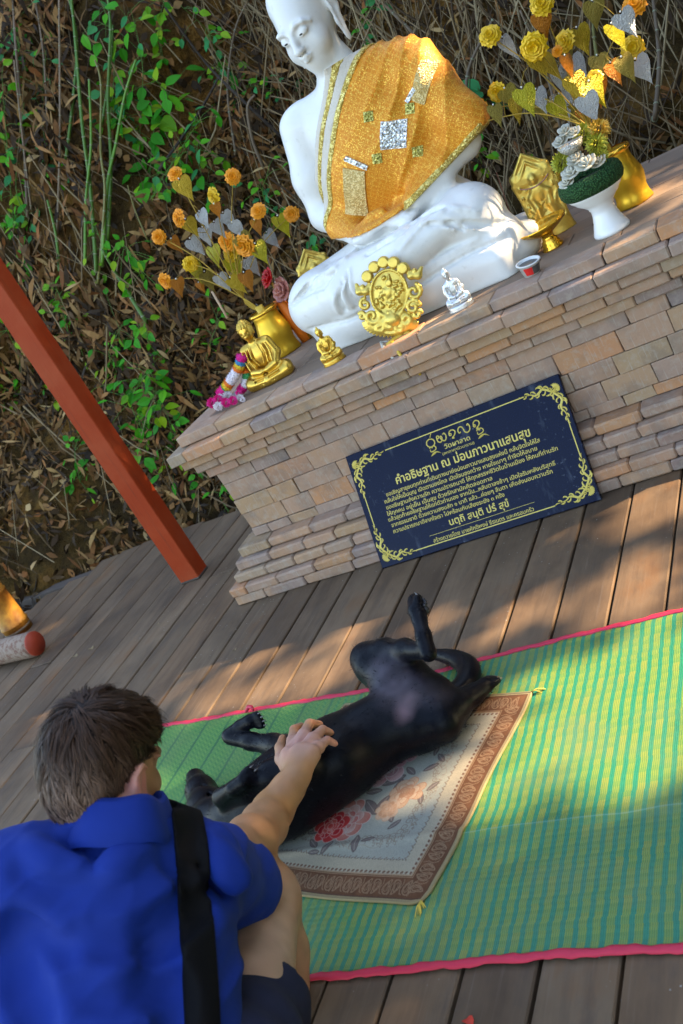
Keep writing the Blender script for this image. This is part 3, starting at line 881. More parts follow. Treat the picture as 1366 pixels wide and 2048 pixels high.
# ------------------------------------------------------------------ woven mat
def mat_weave():
    m = NT('woven_plastic_reed')
    P = m.sep(m.tc())
    wob = m.math('MULTIPLY', m.math('SUBTRACT', m.noise(3.5, 3), 0.5), 0.010)
    rowid = m.math('FLOOR', m.math('MULTIPLY', P[1], 1 / 0.019))
    wn_ = m.n('TexWhiteNoise', noise_dimensions='1D'); m.l(rowid, wn_.inputs['W'])
    jog = m.math('MULTIPLY', m.math('SUBTRACT', wn_.outputs[0], 0.5), 0.0022)
    x = m.math('ADD', P[0], m.math('ADD', wob, jog))
    u = m.math('FRACT', m.math('MULTIPLY', x, 1 / 0.0262))
    teal = m.math('LESS_THAN', u, 0.40)
    thr = m.math('PINGPONG', m.math('MULTIPLY', x, 1 / 0.0042), 0.5)
    thrm = m.math('GREATER_THAN', thr, 0.27)
    rowpar = m.math('GREATER_THAN', m.math('FRACT', m.math('MULTIPLY', P[1], 0.5 / 0.0155)), 0.5)
    bw = m.n('TexWhiteNoise', noise_dimensions='2D')
    cx = m.n('CombineXYZ'); m.l(m.math('FLOOR', m.math('MULTIPLY', x, 1 / 0.0262)), cx.inputs[0]); m.l(m.math('FLOOR', m.math('MULTIPLY', P[1], 1 / 0.031)), cx.inputs[1]); m.l(cx.outputs[0], bw.inputs['Vector'])
    olive = m.mix(m.math('MULTIPLY', rowpar, 0.30), (0.150, 0.225, 0.045), (0.310, 0.290, 0.032))
    olive = m.mix(m.ramp(bw.outputs[0], [(0.7, 0.0), (0.95, 0.40)]), olive, (0.34, 0.25, 0.035))
    col = m.mix(m.math('MULTIPLY', thrm, 0.85), m.mix(0.60, olive, (0.040, 0.170, 0.050)), olive)
    col = m.mix(teal, col, m.mix(m.noise(60, 3), (0.001, 0.140, 0.085), (0.002, 0.190, 0.110)))
    # plain green herringbone towards the far end
    hb = m.math('FRACT', m.math('ADD', m.math('MULTIPLY', P[1], 1 / 0.016), m.math('PINGPONG', m.math('MULTIPLY', P[0], 1 / 0.014), 1.0)))
    grn = m.mix(m.math('GREATER_THAN', hb, 0.5), (0.036, 0.175, 0.044), (0.110, 0.255, 0.055))
    grn = m.mix(m.math('LESS_THAN', m.math('FRACT', m.math('MULTIPLY', x, 1 / 0.105)), 0.10), grn, (0.02, 0.12, 0.045))
    gm_ = m.ramp(m.math('ADD', P[0], m.math('MULTIPLY', m.noise(4, 2), 0.25)), [(0.0, 1.0), (1.0, 0.0)])
    mr = m.n('MapRange', interpolation_type='SMOOTHSTEP'); m.l(m.math('ADD', P[0], m.math('MULTIPLY', m.noise(4, 2), 0.3)), mr.inputs[0])
    mr.inputs[1].default_value = -1.75; mr.inputs[2].default_value = -1.05; mr.inputs[3].default_value = 1.0; mr.inputs[4].default_value = 0.0
    col = m.mix(mr.outputs[0], col, grn)
    col = m.mix(0.12, col, (0.115, 0.205, 0.060))
    worn = m.ramp(m.noise(5, 5, 0.6), [(0.45, 0.0), (0.75, 0.35)])
    col = m.mix(worn, col, (0.17, 0.18, 0.09))
    crease = m.math('LESS_THAN', m.math('ABSOLUTE', m.math('SUBTRACT', m.math('ADD', P[1], m.math('MULTIPLY', m.noise(6, 2), 0.012)), 1.452)), 0.0017)
    col = m.mix(m.math('MULTIPLY', crease, 0.16), col, (0.25, 0.42, 0.40))
    br = m.math('PINGPONG', m.math('MULTIPLY', P[1], 1 / 0.0155), 0.5)
    h = m.math('ADD', m.math('MULTIPLY', thr, 1.0), m.math('MULTIPLY', br, 0.9))
    return m.set(col, 0.46, spec=0.35, bump=h, bstr=0.5, bdist=0.0015)
M_MAT = mat_weave()
M_BIND = simple('red_binding_tape', (0.62, 0.020, 0.060), (0.48, 0.015, 0.045), 30, 0.6, bump=0.3, bscale=200, bdist=0.001)
def interp(pts, x):
    return float(np.interp(x, [p[0] for p in pts], [p[1] for p in pts]))
MB_BACK = [(-2.52, 2.140), (-2.42, 2.133), (-2.02, 2.096), (-1.583, 2.056), (-1.21, 2.071), (-0.917, 2.089), (-0.632, 2.082), (0.7, 2.085)]
MB_FRONT = [(-2.52, 1.180), (-2.40, 1.174), (-1.37, 1.113), (-1.085, 1.120), (-0.826, 1.126), (-0.586, 1.128), (0.7, 1.135)]
def mat_z(x, y):
    P = np.stack([np.asarray(x, float), np.asarray(y, float), np.zeros_like(np.asarray(x, float))], 1)
    z = 0.0050 + 0.009 * (vnoise(P, 3.2, 4) - 0.4) + 0.006 * (vnoise(P * [1.0, 3.0, 1], 4.5, 5) - 0.5)
    z = z + 0.004 * np.exp(-((P[:, 1] - 1.452) / 0.012) ** 2)
    return np.maximum(z, 0.0035)
mx = np.linspace(-2.52, 0.7, 225); ms = np.linspace(0, 1, 72)
GX, GS = np.meshgrid(mx, ms, indexing='ij')
yb = np.interp(GX, [p[0] for p in MB_BACK], [p[1] for p in MB_BACK]) + 0.004 * np.sin(GX * 9)
yf = np.interp(GX, [p[0] for p in MB_FRONT], [p[1] for p in MB_FRONT]) + 0.003 * np.sin(GX * 7 + 1)
GY = yf + (yb - yf) * GS
Z = mat_z(GX.ravel(), GY.ravel()).reshape(GX.shape)
top = np.stack([GX, GY, Z], 2).reshape(-1, 3); bot = top.copy(); bot[:, 2] = np.maximum(bot[:, 2] - 0.003, 0.0006)
n1, n2 = GX.shape; ii = np.arange(n1 * n2).reshape(n1, n2); nn = n1 * n2
q = lambda I: np.stack([I[:-1, :-1].ravel(), I[1:, :-1].ravel(), I[1:, 1:].ravel(), I[:-1, 1:].ravel()], 1)
F = [q(ii), q(ii + nn)[:, ::-1]]
for e in (ii[:, 0], ii[:, -1][::-1], ii[0, :][::-1], ii[-1, :]):
    F.append(np.stack([e[1:], e[:-1], e[:-1] + nn, e[1:] + nn], 1))
matobj = mobj('woven_mat', np_mesh('woven_mat', np.concatenate([top, bot]), np.concatenate(F)), M_MAT)
tag(matobj, 'long green and yellow woven mat with red edging spread on the deck planks', 'mat')
def binding(edge):
    pts = []
    for i in range(0, n1, 1):
        y = (yb if edge else yf)[i, 0 if not edge else -1]
        pts.append((mx[i], y + (0.003 if edge else -0.003) + 0.0016 * math.sin(i * 0.7) + 0.0012 * math.sin(i * 1.9 + 1), float(Z[i, -1 if edge else 0]) + 0.0005))
    vs = []; fs = []
    hw = 0.0085
    for i, p in enumerate(pts):
        w = hw * (1 + 0.14 * math.sin(i * 0.9) + 0.1 * math.sin(i * 2.3))
        for (dy, dz) in ((-w, -0.0030), (-w * 0.95, 0.0012), (-w * 0.4, 0.0030), (w * 0.4, 0.0030), (w * 0.95, 0.0012), (w, -0.0030)):
            vs.append((p[0], p[1] + dy, max(p[2] + dz, 0.0008)))
    for i in range(len(pts) - 1):
        for k in range(5):
            a = i * 6 + k; fs.append((a, a + 6, a + 7, a + 1))
    return MB().add(vs, fs).build('edge_binding', M_BIND, matobj)
binding(True); binding(False)
kn = MB(); kp = at_z(500, 1424, 0.012)
kn.tube([kp + Vector((-0.02, 0.004, 0)), kp + Vector((-0.005, 0.012, 0.012)), kp + Vector((0.012, 0.006, 0.014)), kp + Vector((0.02, -0.004, 0.004))], [0.005, 0.007, 0.006, 0.004], 6)
kn.build('tape_knot', M_BIND, matobj)

# ------------------------------------------------------------------ small floral rug, pattern painted as vertex colours on a fine grid
RW, RH, RD = 0.628, 0.637, 0.002
na, nb = int(RW / RD) + 1, int(RH / RD) + 1
ga = np.linspace(0, RW, na); gb = np.linspace(0, RH, nb)
Aa, Bb = np.meshgrid(ga, gb, indexing='ij')
RC = np.zeros((na, nb, 3)); 
def put(mask, c, al=1.0):
    RC[mask] = RC[mask] * (1 - al) + np.array(c) * al
def window(xa, xb, ya, yb_):
    return (slice(max(0, int(xa / RD) - 1), min(na, int(xb / RD) + 3)), slice(max(0, int(ya / RD) - 1), min(nb, int(yb_ / RD) + 3)))
def line(pts, w, c, al=1.0):
    pts = np.array(pts, float)
    for p, q_ in zip(pts[:-1], pts[1:]):
        sl = window(min(p[0], q_[0]) - w, max(p[0], q_[0]) + w, min(p[1], q_[1]) - w, max(p[1], q_[1]) + w)
        X, Y = Aa[sl], Bb[sl]
        if X.size == 0: continue
        d = q_ - p; L = max(d @ d, 1e-9)
        t = np.clip(((X - p[0]) * d[0] + (Y - p[1]) * d[1]) / L, 0, 1)
        dist = np.hypot(X - p[0] - t * d[0], Y - p[1] - t * d[1])
        k = np.clip((w * 0.5 + 0.0008 - dist) / 0.0012, 0, 1)[..., None] * al
        RC[sl] = RC[sl] * (1 - k) + np.array(c) * k
def blob(cx, cy, rx, ry, ang, c, al=1.0, power=2.0, edge=None, shade=None):
    R = max(rx, ry) * 1.1
    sl = window(cx - R, cx + R, cy - R, cy + R)
    X, Y = Aa[sl] - cx, Bb[sl] - cy
    if X.size == 0: return
    u = (X * math.cos(ang) + Y * math.sin(ang)) / rx; v = (-X * math.sin(ang) + Y * math.cos(ang)) / ry
    r = (np.abs(u) ** power + np.abs(v) ** power) ** (1 / power)
    k = (np.clip((1 - r) * min(rx, ry) / 0.0012 + 0.5, 0, 1) * al)[..., None]
    cc = np.array(c, float)
    if shade is not None:
        s = np.clip((u + 1) / 2, 0, 1)[..., None]; cc = cc * (1 - s) + np.array(shade) * s
    RC[sl] = RC[sl] * (1 - k) + cc * k
    if edge is not None:
        k = (np.clip(1 - np.abs(1 - r) * min(rx, ry) / 0.0016, 0, 1) * al)[..., None]
        RC[sl] = RC[sl] * (1 - k) + np.array(edge) * k
D = np.minimum(np.minimum(Aa, RW - Aa), np.minimum(Bb, RH - Bb))
fieldc = np.array((0.285, 0.285, 0.235)); cream = (0.34, 0.295, 0.21); brown = (0.125, 0.055, 0.027)
RC[:] = fieldc
put(D < 0.108, cream); put(D < 0.068, brown)
P3 = np.stack([Aa.ravel(), Bb.ravel(), np.zeros(Aa.size)], 1)
bm = vnoise(P3, 60, 3).reshape(Aa.shape)
m_ = D < 0.066
RC[m_] *= (0.8 + 0.4 * bm[m_])[:, None]
put((D > 0.0655) & (D < 0.069), (0.30, 0.20, 0.12)); put((D > 0.061) & (D < 0.063), (0.26, 0.16, 0.09)); put(D < 0.008, (0.27, 0.21, 0.11)); put((D > 0.008) & (D < 0.011), (0.10, 0.05, 0.03))
# dots along the cream band and dashes round the field
def along(off, step):
    out = []
    for (x0, y0, x1, y1) in ((off, off, RW - off, off), (RW - off, off, RW - off, RH - off), (RW - off, RH - off, off, RH - off), (off, RH - off, off, off)):
        L = math.hypot(x1 - x0, y1 - y0); N = max(1, int(L / step))
        for i in range(N): out.append((x0 + (x1 - x0) * i / N, y0 + (y1 - y0) * i / N, math.atan2(y1 - y0, x1 - x0)))
    return out
for (x, y, a) in along(0.0735, 0.0125): blob(x, y, 0.0042, 0.0034, a + 0.5, (0.15, 0.075, 0.05))
rr = random.Random(3)
for i, (x, y, a) in enumerate(along(0.108, 0.0085)):
    blob(x, y, 0.0036, 0.0017, a + (0.6 if i % 2 else -0.5), (0.16, 0.12, 0.09))
for (x, y, a) in along(0.112, 0.017): blob(x, y, 0.003, 0.0018, a + 1.2, (0.2, 0.15, 0.11))
# paisley border
lt = (0.25, 0.155, 0.09)
for i, (x, y, a) in enumerate(along(0.036, 0.027)):
    ca, sa = math.cos(a), math.sin(a)
    def W_(p, q_): return (x + ca * p - sa * q_, y + sa * p + ca * q_)
    flip = 1 if i % 2 else -1
    for (s, w) in ((1.0, 0.0020), (0.62, 0.0014)):
        pts = []
        for k in range(17):
            th = 2 * PI * k / 16
            px_ = 0.0085 * s * math.cos(th) * (1 - 0.45 * math.sin(th)); py_ = 0.0185 * s * math.sin(th)
            px_ += 0.006 * s * (py_ / 0.0185) ** 2 * flip
            pts.append(W_(px_, flip * py_))
        line(pts, w, lt, 0.85)
    line([W_(0.012, -0.020 * flip), W_(0.015, -0.008 * flip), W_(0.011, 0.004 * flip), W_(0.016, 0.016 * flip), W_(0.021, 0.018 * flip)], 0.0016, lt, 0.8)
    line([W_(0.0, -0.008 * flip), W_(0.003, 0.0), W_(0.001, 0.008 * flip)], 0.0013, lt, 0.7)
# scroll ring
CXr, CYr = RW / 2, RH / 2
ink = (0.205, 0.165, 0.125)
NR = 76
for i in range(NR):
    th = 2 * PI * i / NR
    sc = (abs(math.cos(th)) ** 3.2 + abs(math.sin(th)) ** 3.2) ** (-1 / 3.2)
    R = 0.176 * sc * (0.93 + 0.05 * math.cos(8 * th))
    x, y = CXr + R * math.cos(th), CYr + R * math.sin(th)
    corner_ = abs(math.sin(2 * th)) ** 3
    r0 = 0.0078 + 0.004 * corner_
    pts = [(x + r0 * (1 - 0.7 * k / 14) * math.cos(th + (1 if i % 2 else -1) * k * 0.55), y + r0 * (1 - 0.7 * k / 14) * math.sin(th + (1 if i % 2 else -1) * k * 0.55)) for k in range(15)]
    line(pts, 0.0018, ink, 0.85)
    for e in range(2 + int(3 * corner_)):
        q_ = rr.uniform(0.8, 1.9) * r0; b = th + rr.uniform(-1.0, 1.0)
        blob(x + q_ * 1.5 * math.cos(b), y + q_ * 1.5 * math.sin(b), 0.0042, 0.0017, b + rr.uniform(-0.8, 0.8), ink, 0.85)
    if corner_ > 0.4:
        for e in (1.6, 2.4):
            line([(x + (e * r0 + 0.004 * math.sin(k)) * math.cos(th + 0.06 * (k - 3)), y + (e * r0 + 0.004 * math.sin(k)) * math.sin(th + 0.06 * (k - 3))) for k in range(7)], 0.0015, ink, 0.8)
for k in range(260):
    th = 2 * PI * k / 260; th2 = 2 * PI * (k + 1) / 260
    f = lambda t: 0.176 * ((abs(math.cos(t)) ** 3.2 + abs(math.sin(t)) ** 3.2) ** (-1 / 3.2)) * 1.04 + 0.006 * math.sin(19 * t)
    line([(CXr + f(th) * math.cos(th), CYr + f(th) * math.sin(th)), (CXr + f(th2) * math.cos(th2), CYr + f(th2) * math.sin(th2))], 0.0014, (0.27, 0.22, 0.16), 0.7)
# bouquet: roses with ringed petals, dark leaves, buds
def grow(x, y):
    return RW / 2 + (x - 0.300) * 1.22, RH / 2 + 0.012 + (y - 0.345) * 1.22
def rose(x, y, R, cols, seed, outline):
    g = random.Random(seed); x, y = grow(x, y); R *= 1.28
    for ringi, (rad, n, pr) in enumerate(((0.72, 7, 0.42), (0.48, 6, 0.34), (0.26, 5, 0.26), (0.06, 3, 0.22))):
        for k in range(n):
            a = 2 * PI * k / n + g.uniform(-0.25, 0.25) + ringi * 0.5
            c = cols[min(len(cols) - 1, ringi if g.random() < 0.65 else g.randrange(len(cols)))]
            blob(x + R * rad * math.cos(a), y + R * rad * math.sin(a), R * pr * g.uniform(0.85, 1.1), R * pr * g.uniform(0.75, 1.0), a + g.uniform(-0.5, 0.5), c, 1, 2.2, outline, cols[(ringi + 1) % len(cols)])
    for k in range(9):
        a = g.uniform(0, 2 * PI); r1 = R * g.uniform(0.15, 0.5)
        line([(x + r1 * math.cos(a), y + r1 * math.sin(a)), (x + (r1 + R * 0.2) * math.cos(a + 0.3), y + (r1 + R * 0.2) * math.sin(a + 0.3)), (x + (r1 + R * 0.34) * math.cos(a + 0.15), y + (r1 + R * 0.34) * math.sin(a + 0.15))], 0.0016, outline, 0.8)
def leafp(x, y, L, a, c=(0.145, 0.115, 0.105), v=(0.30, 0.26, 0.22)):
    x, y = grow(x, y); L *= 1.25
    blob(x, y, L, L * 0.42, a, c, 1, 1.6, (0.10, 0.075, 0.065))
    line([(x - L * 0.8 * math.cos(a), y - L * 0.8 * math.sin(a)), (x + L * 0.8 * math.cos(a), y + L * 0.8 * math.sin(a))], 0.0014, v, 0.8)
# local frame: a runs from the right edge leftwards, b from the far edge nearwards
for (x, y, L, a) in [(0.19, 0.28, 0.016, 0.6), (0.178, 0.255, 0.014, -0.7), (0.20, 0.235, 0.013, 1.7), (0.225, 0.405, 0.017, 2.2), (0.205, 0.425, 0.014, 0.9), (0.27, 0.475, 0.020, 1.9), (0.245, 0.465, 0.013, 0.4),
                     (0.335, 0.49, 0.016, 1.2), (0.375, 0.485, 0.017, 2.6), (0.395, 0.455, 0.015, 0.3), (0.36, 0.505, 0.012, 0.2), (0.415, 0.425, 0.011, 1.2), (0.43, 0.44, 0.011, 2.4), (0.16, 0.33, 0.014, 0.9), (0.175, 0.36, 0.015, 2.0),
                     (0.265, 0.315, 0.026, 0.5), (0.245, 0.335, 0.022, 1.5), (0.285, 0.385, 0.027, 2.5), (0.262, 0.375, 0.021, 1.2), (0.30, 0.345, 0.018, 0.2), (0.325, 0.325, 0.018, 2.0), (0.37, 0.345, 0.016, 1.0), (0.39, 0.37, 0.014, 2.2),
                     (0.33, 0.275, 0.015, 0.4), (0.235, 0.29, 0.016, 2.6), (0.40, 0.30, 0.018, 0.8), (0.42, 0.26, 0.018, 2.0), (0.30, 0.22, 0.018, 1.0), (0.37, 0.20, 0.018, 2.4)]:
    leafp(x, y, L, a)
rose(0.215, 0.345, 0.034, [(0.36, 0.22, 0.135), (0.42, 0.29, 0.19), (0.44, 0.32, 0.22), (0.34, 0.18, 0.10)], 5, (0.34, 0.17, 0.10))
rose(0.240, 0.390, 0.024, [(0.36, 0.24, 0.16), (0.42, 0.31, 0.22), (0.34, 0.20, 0.12)], 6, (0.40, 0.24, 0.15))
rose(0.305, 0.275, 0.050, [(0.36, 0.11, 0.13), (0.46, 0.30, 0.27), (0.30, 0.14, 0.15), (0.50, 0.38, 0.35)], 7, (0.52, 0.42, 0.38))
rose(0.275, 0.245, 0.030, [(0.40, 0.09, 0.14), (0.46, 0.25, 0.25), (0.30, 0.10, 0.12)], 8, (0.50, 0.36, 0.34))
rose(0.325, 0.420, 0.044, [(0.46, 0.26, 0.20), (0.40, 0.12, 0.09), (0.48, 0.34, 0.28), (0.42, 0.09, 0.08)], 9, (0.50, 0.40, 0.34))
rose(0.358, 0.440, 0.036, [(0.50, 0.025, 0.025), (0.44, 0.04, 0.035), (0.38, 0.015, 0.02), (0.52, 0.10, 0.08)], 10, (0.58, 0.28, 0.24))
rose(0.385, 0.29, 0.045, [(0.46, 0.26, 0.2), (0.40, 0.12, 0.10), (0.5, 0.33, 0.25)], 12, (0.50, 0.38, 0.33))
for (x, y) in ((0.412, 0.432), (0.397, 0.402)): rose(x, y, 0.010, [(0.50, 0.09, 0.13), (0.42, 0.05, 0.08)], int(x * 1e4), (0.3, 0.06, 0.08))
weave = 0.90 + 0.2 * nrng.random(Aa.shape)
fold = vnoise(np.stack([Aa.ravel(), Bb.ravel(), np.zeros(Aa.size)], 1), 9, 6).reshape(Aa.shape)
RC *= 0.92 * weave[..., None] * (0.9 + 0.2 * fold)[..., None]
m = NT('printed_rug_pile')
M_RUG = m.set(m.attr(), 0.92, spec=0.15, bump=m.math('ADD', m.noise(600, 2), m.noise(90, 3)), bstr=0.35, bdist=0.0015)
R_TR = Vector((-0.996, 1.881)); R_e1 = Vector((-0.199, -0.980)); R_e2 = Vector((-0.980, 0.199))
RX = R_TR.x + R_e2.x * Aa + R_e1.x * Bb; RY = R_TR.y + R_e2.y * Aa + R_e1.y * Bb
# near corner is rounded and pulled in a little, edges gently wavy
cut = np.maximum(0, 0.035 - Aa) * np.maximum(0, Bb - (RH - 0.035)) * 9.0
RX -= cut * 0.7; RY += cut * 0.9
RX += 0.0022 * np.sin(Bb * 17) * (1 - Aa / RW); RY += 0.004 * np.sin(Aa * 13 + 1) * (Bb / RH)
RZ = mat_z(RX.ravel(), RY.ravel()).reshape(Aa.shape) + 0.0052 + 0.003 * fold * np.clip(D / 0.04, 0, 1)
top = np.stack([RX, RY, RZ], 2).reshape(-1, 3)
ii = np.arange(na * nb).reshape(na, nb)
rugF = q(ii)[:, ::-1]
rug = mobj('floral_rug', np_mesh('floral_rug', top, rugF, RC.reshape(-1, 3)), M_RUG)
tag(rug, 'small square rug with brown paisley border and rose bouquet lying under the black dog', 'rug')
M_RUGEDGE = simple('rug_selvage', (0.28, 0.215, 0.10), (0.22, 0.165, 0.075), 90, 0.9, bump=0.4, bscale=300, bdist=0.002)
ring_i = np.concatenate([ii[:, 0], ii[-1, 1:], ii[::-1, -1][1:], ii[0, ::-1][1:]])
eb = MB()
pts = [top[i] + np.array((0, 0, -0.0016)) for i in ring_i[::4]]; pts.append(pts[0])
eb.tube(pts, 0.0036, 6, cap=False)
eb.build('selvage', M_RUGEDGE, rug)
M_TASSEL = simple('yellow_tassel_thread', (0.55, 0.44, 0.07), (0.42, 0.32, 0.05), 60, 0.8)
def tassel(i, dirs):
    p = Vector(top[i]); tb = MB()
    for k in range(7):
        d = Vector((dirs[0] + rng.gauss(0, 0.25), dirs[1] + rng.gauss(0, 0.25), 0)).normalized() * rng.uniform(0.02, 0.038)
        tb.tube([p + Vector((0, 0, 0.001)), p + d * 0.5 + Vector((0, 0, 0.004)), p + d + Vector((0, 0, -0.004))], [0.0018, 0.0014, 0.0008], 4)
    tb.build('corner_tassel', M_TASSEL, rug)
tassel(ii[0, -1], (0.25, -0.9)); tassel(ii[0, 0], (0.9, 0.2))
# ------------------------------------------------------------------ white seated statue
def mat_white():
    m = NT('white_enamel_paint')
    n = m.noise(7, 5, 0.6); n2 = m.noise(26, 5, 0.65)
    c = m.mix(n, (0.74, 0.73, 0.705), (0.67, 0.655, 0.625))
    c = m.mix(m.ramp(n2, [(0.60, 0.0), (0.76, 0.55)]), c, (0.52, 0.49, 0.44))
    hh = m.math('ADD', m.noise(18, 4), m.math('MULTIPLY', m.noise(90, 3), 0.3))
    return m.set(c, m.ramp(n2, [(0.35, 0.28), (0.7, 0.5)]), spec=0.5, bump=hh, bstr=0.18, bdist=0.006)
M_WHITE = mat_white()
M_EYE = simple('black_eye_paint', (0.01, 0.01, 0.01), rough=0.4)
ST_O = Vector((-1.360, 3.400, 0.697)); ST_YAW = math.radians(-5)
M_ST = Matrix.Translation(ST_O) @ Matrix.Rotation(ST_YAW, 4, 'Z')
S = SDF((-0.56, -0.36, -0.02), (0.56, 0.36, 1.32), 0.0055)
HR = Matrix.Rotation(math.radians(-9), 3, 'Z') @ Matrix.Rotation(math.radians(9), 3, 'X')    # head turned a little and bowed
HC = Vector((0.012, 0.090, 0.995))
def hp(x, y, z): 
    return tuple(HC + HR @ Vector((x, y, z)))
# torso
S.ell((0.03, 0.135, 0.60), (0.225, 0.135, 0.215), k=0)
S.ell((0.025, 0.125, 0.40), (0.180, 0.130, 0.20), k=0.06)
S.cone((-0.17, 0.135, 0.735), (0.220, 0.135, 0.718), 0.078, 0.076, 0.07)
S.ell((0.03, 0.11, 0.655), (0.20, 0.125, 0.11), k=0.05)
S.cone((0.025, 0.13, 0.76), (0.018, 0.105, 0.90), 0.092, 0.064, 0.05)
S.ell((0.02, 0.15, 0.20), (0.26, 0.19, 0.19), k=0.07)
# arms
for sx, sh, el, wr in ((-1, (-0.222, 0.135, 0.730), (-0.272, 0.085, 0.425), (-0.105, -0.085, 0.325)), (1, (0.262, 0.135, 0.705), (0.325, 0.085, 0.425), (0.155, -0.085, 0.340))):
    mid = tuple((Vector(sh) * 0.45 + Vector(el) * 0.55) + Vector((sx * 0.012, 0.0, 0)))
    S.chain([sh, mid, el], [0.078, 0.070, 0.060], 0.035)
    S.chain([el, tuple((Vector(el) + Vector(wr)) / 2 + Vector((0, 0, 0.004))), wr], [0.060, 0.052, 0.036], 0.02)
# cupped hands in the lap, right over left
S.ell((-0.035, -0.115, 0.318), (0.075, 0.050, 0.026), Matrix.Rotation(0.35, 3, 'Z'), k=0.02)
for k in range(4):
    y0 = -0.155 + k * 0.022
    S.chain([(-0.01, y0, 0.325), (0.055, y0 + 0.012, 0.328), (0.105, y0 + 0.03, 0.338)], [0.0125, 0.0115, 0.009], 0.004)
S.chain([(-0.06, -0.105, 0.335), (-0.01, -0.10, 0.355), (0.03, -0.10, 0.358)], [0.016, 0.013, 0.010], 0.008)
S.ell((0.095, -0.11, 0.312), (0.075, 0.05, 0.024), Matrix.Rotation(-0.35, 3, 'Z'), k=0.015)
# folded legs: thighs, upper shin with foot, lower shin
S.cone((-0.12, 0.10, 0.170), (-0.345, -0.090, 0.175), 0.135, 0.112, 0.05)
S.cone((0.155, 0.10, 0.180), (0.305, -0.080, 0.205), 0.135, 0.118, 0.05)
S.chain([(-0.375, -0.105, 0.165), (-0.18, -0.175, 0.185), (0.10, -0.205, 0.215), (0.265, -0.165, 0.245)], [0.112, 0.098, 0.074, 0.055], 0.035)
S.ell((0.255, -0.135, 0.265), (0.105, 0.045, 0.040), Matrix.Rotation(0.45, 3, 'Z'), k=0.025)
S.ell((0.01, 0.0, 0.215), (0.22, 0.15, 0.085), k=0.05)
S.chain([(0.345, -0.085, 0.100), (0.10, -0.165, 0.085), (-0.20, -0.165, 0.075), (-0.375, -0.11, 0.065)], [0.105, 0.095, 0.088, 0.070], 0.02)
S.ell((0.400, -0.02, 0.055), (0.075, 0.125, 0.066), k=0.02)
S.rbox((0.01, 0.00, 0.035), (0.36, 0.17, 0.03), 0.045, k=0.03)
S.ell((-0.36, 0.02, 0.05), (0.08, 0.12, 0.06), k=0.03)
# drapery: raised hems and pressed folds over the legs
def arc(pts, n=14):
    P = [Vector(p) for p in pts]; out = []
    for i in range(len(P) - 1):
        p0 = P[max(i - 1, 0)]; p1 = P[i]; p2 = P[i + 1]; p3 = P[min(i + 2, len(P) - 1)]
        for s_ in range(n // (len(P) - 1) + 1):
            t = s_ / (n // (len(P) - 1) + 1)
            out.append(0.5 * ((2 * p1) + (p2 - p0) * t + (2 * p0 - 5 * p1 + 4 * p2 - p3) * t * t + (3 * p1 - p0 - 3 * p2 + p3) * t ** 3))
    out.append(P[-1]); return out
def surf_y(x, z):
    """front of the statue along -Y at local x,z: used to lay folds on the surface"""
    i = int(round((x - S.lo[0]) / S.h)); k = int(round((z - S.lo[2]) / S.h))
    col = S.a[i, :, k]; j = np.nonzero(col < 0)[0]
    return S.lo[1] + S.h * j[0] if len(j) else 0.0
def fold(xz, r, depth, op, k=0.012):
    pts = []
    for p in arc([(x, 0, z) for x, z in xz], 18):
        pts.append((p.x, surf_y(p.x, p.z) + depth, p.z))
    n = len(pts)
    S.chain(pts, [r * (0.35 + 0.65 * math.sin(PI * (0.08 + 0.84 * i / (n - 1)))) for i in range(n)], k, op)
fold([(-0.40, 0.115), (-0.20, 0.098), (0.05, 0.105), (0.28, 0.125), (0.42, 0.115)], 0.006, 0.001, 's', 0.010)
fold([(-0.20, 0.115), (0.0, 0.125), (0.2, 0.15), (0.34, 0.155)], 0.006, 0.000, 'u')
fold([(-0.03, 0.27), (0.10, 0.285), (0.22, 0.300), (0.30, 0.285)], 0.007, 0.003, 's')
fold([(0.12, 0.245), (0.20, 0.275), (0.30, 0.280), (0.37, 0.23)], 0.006, 0.0, 'u')
for k in range(6):
    fold([(0.20 + 0.025 * k, 0.285 - 0.012 * k), (0.255 + 0.025 * k, 0.262 - 0.016 * k), (0.29 + 0.027 * k, 0.215 - 0.012 * k)], 0.0055, 0.002 if k % 2 else -0.001, 's' if k % 2 else 'u', 0.010)
for k in range(5):
    fold([(-0.10 - 0.012 * k, 0.255 - 0.008 * k), (-0.115 - 0.02 * k, 0.19), (-0.095 - 0.03 * k, 0.135)], 0.0055, 0.002 if k % 2 else -0.001, 's' if k % 2 else 'u', 0.012)
for k in range(4):
    fold([(-0.42 + 0.02 * k, 0.22 + 0.008 * k), (-0.33 + 0.02 * k, 0.235 + 0.012 * k), (-0.22 + 0.02 * k, 0.235 + 0.01 * k)], 0.005, 0.002, 's', 0.012)
fold([(-0.30, 0.255), (-0.18, 0.275), (-0.08, 0.292)], 0.008, 0.0, 'u')
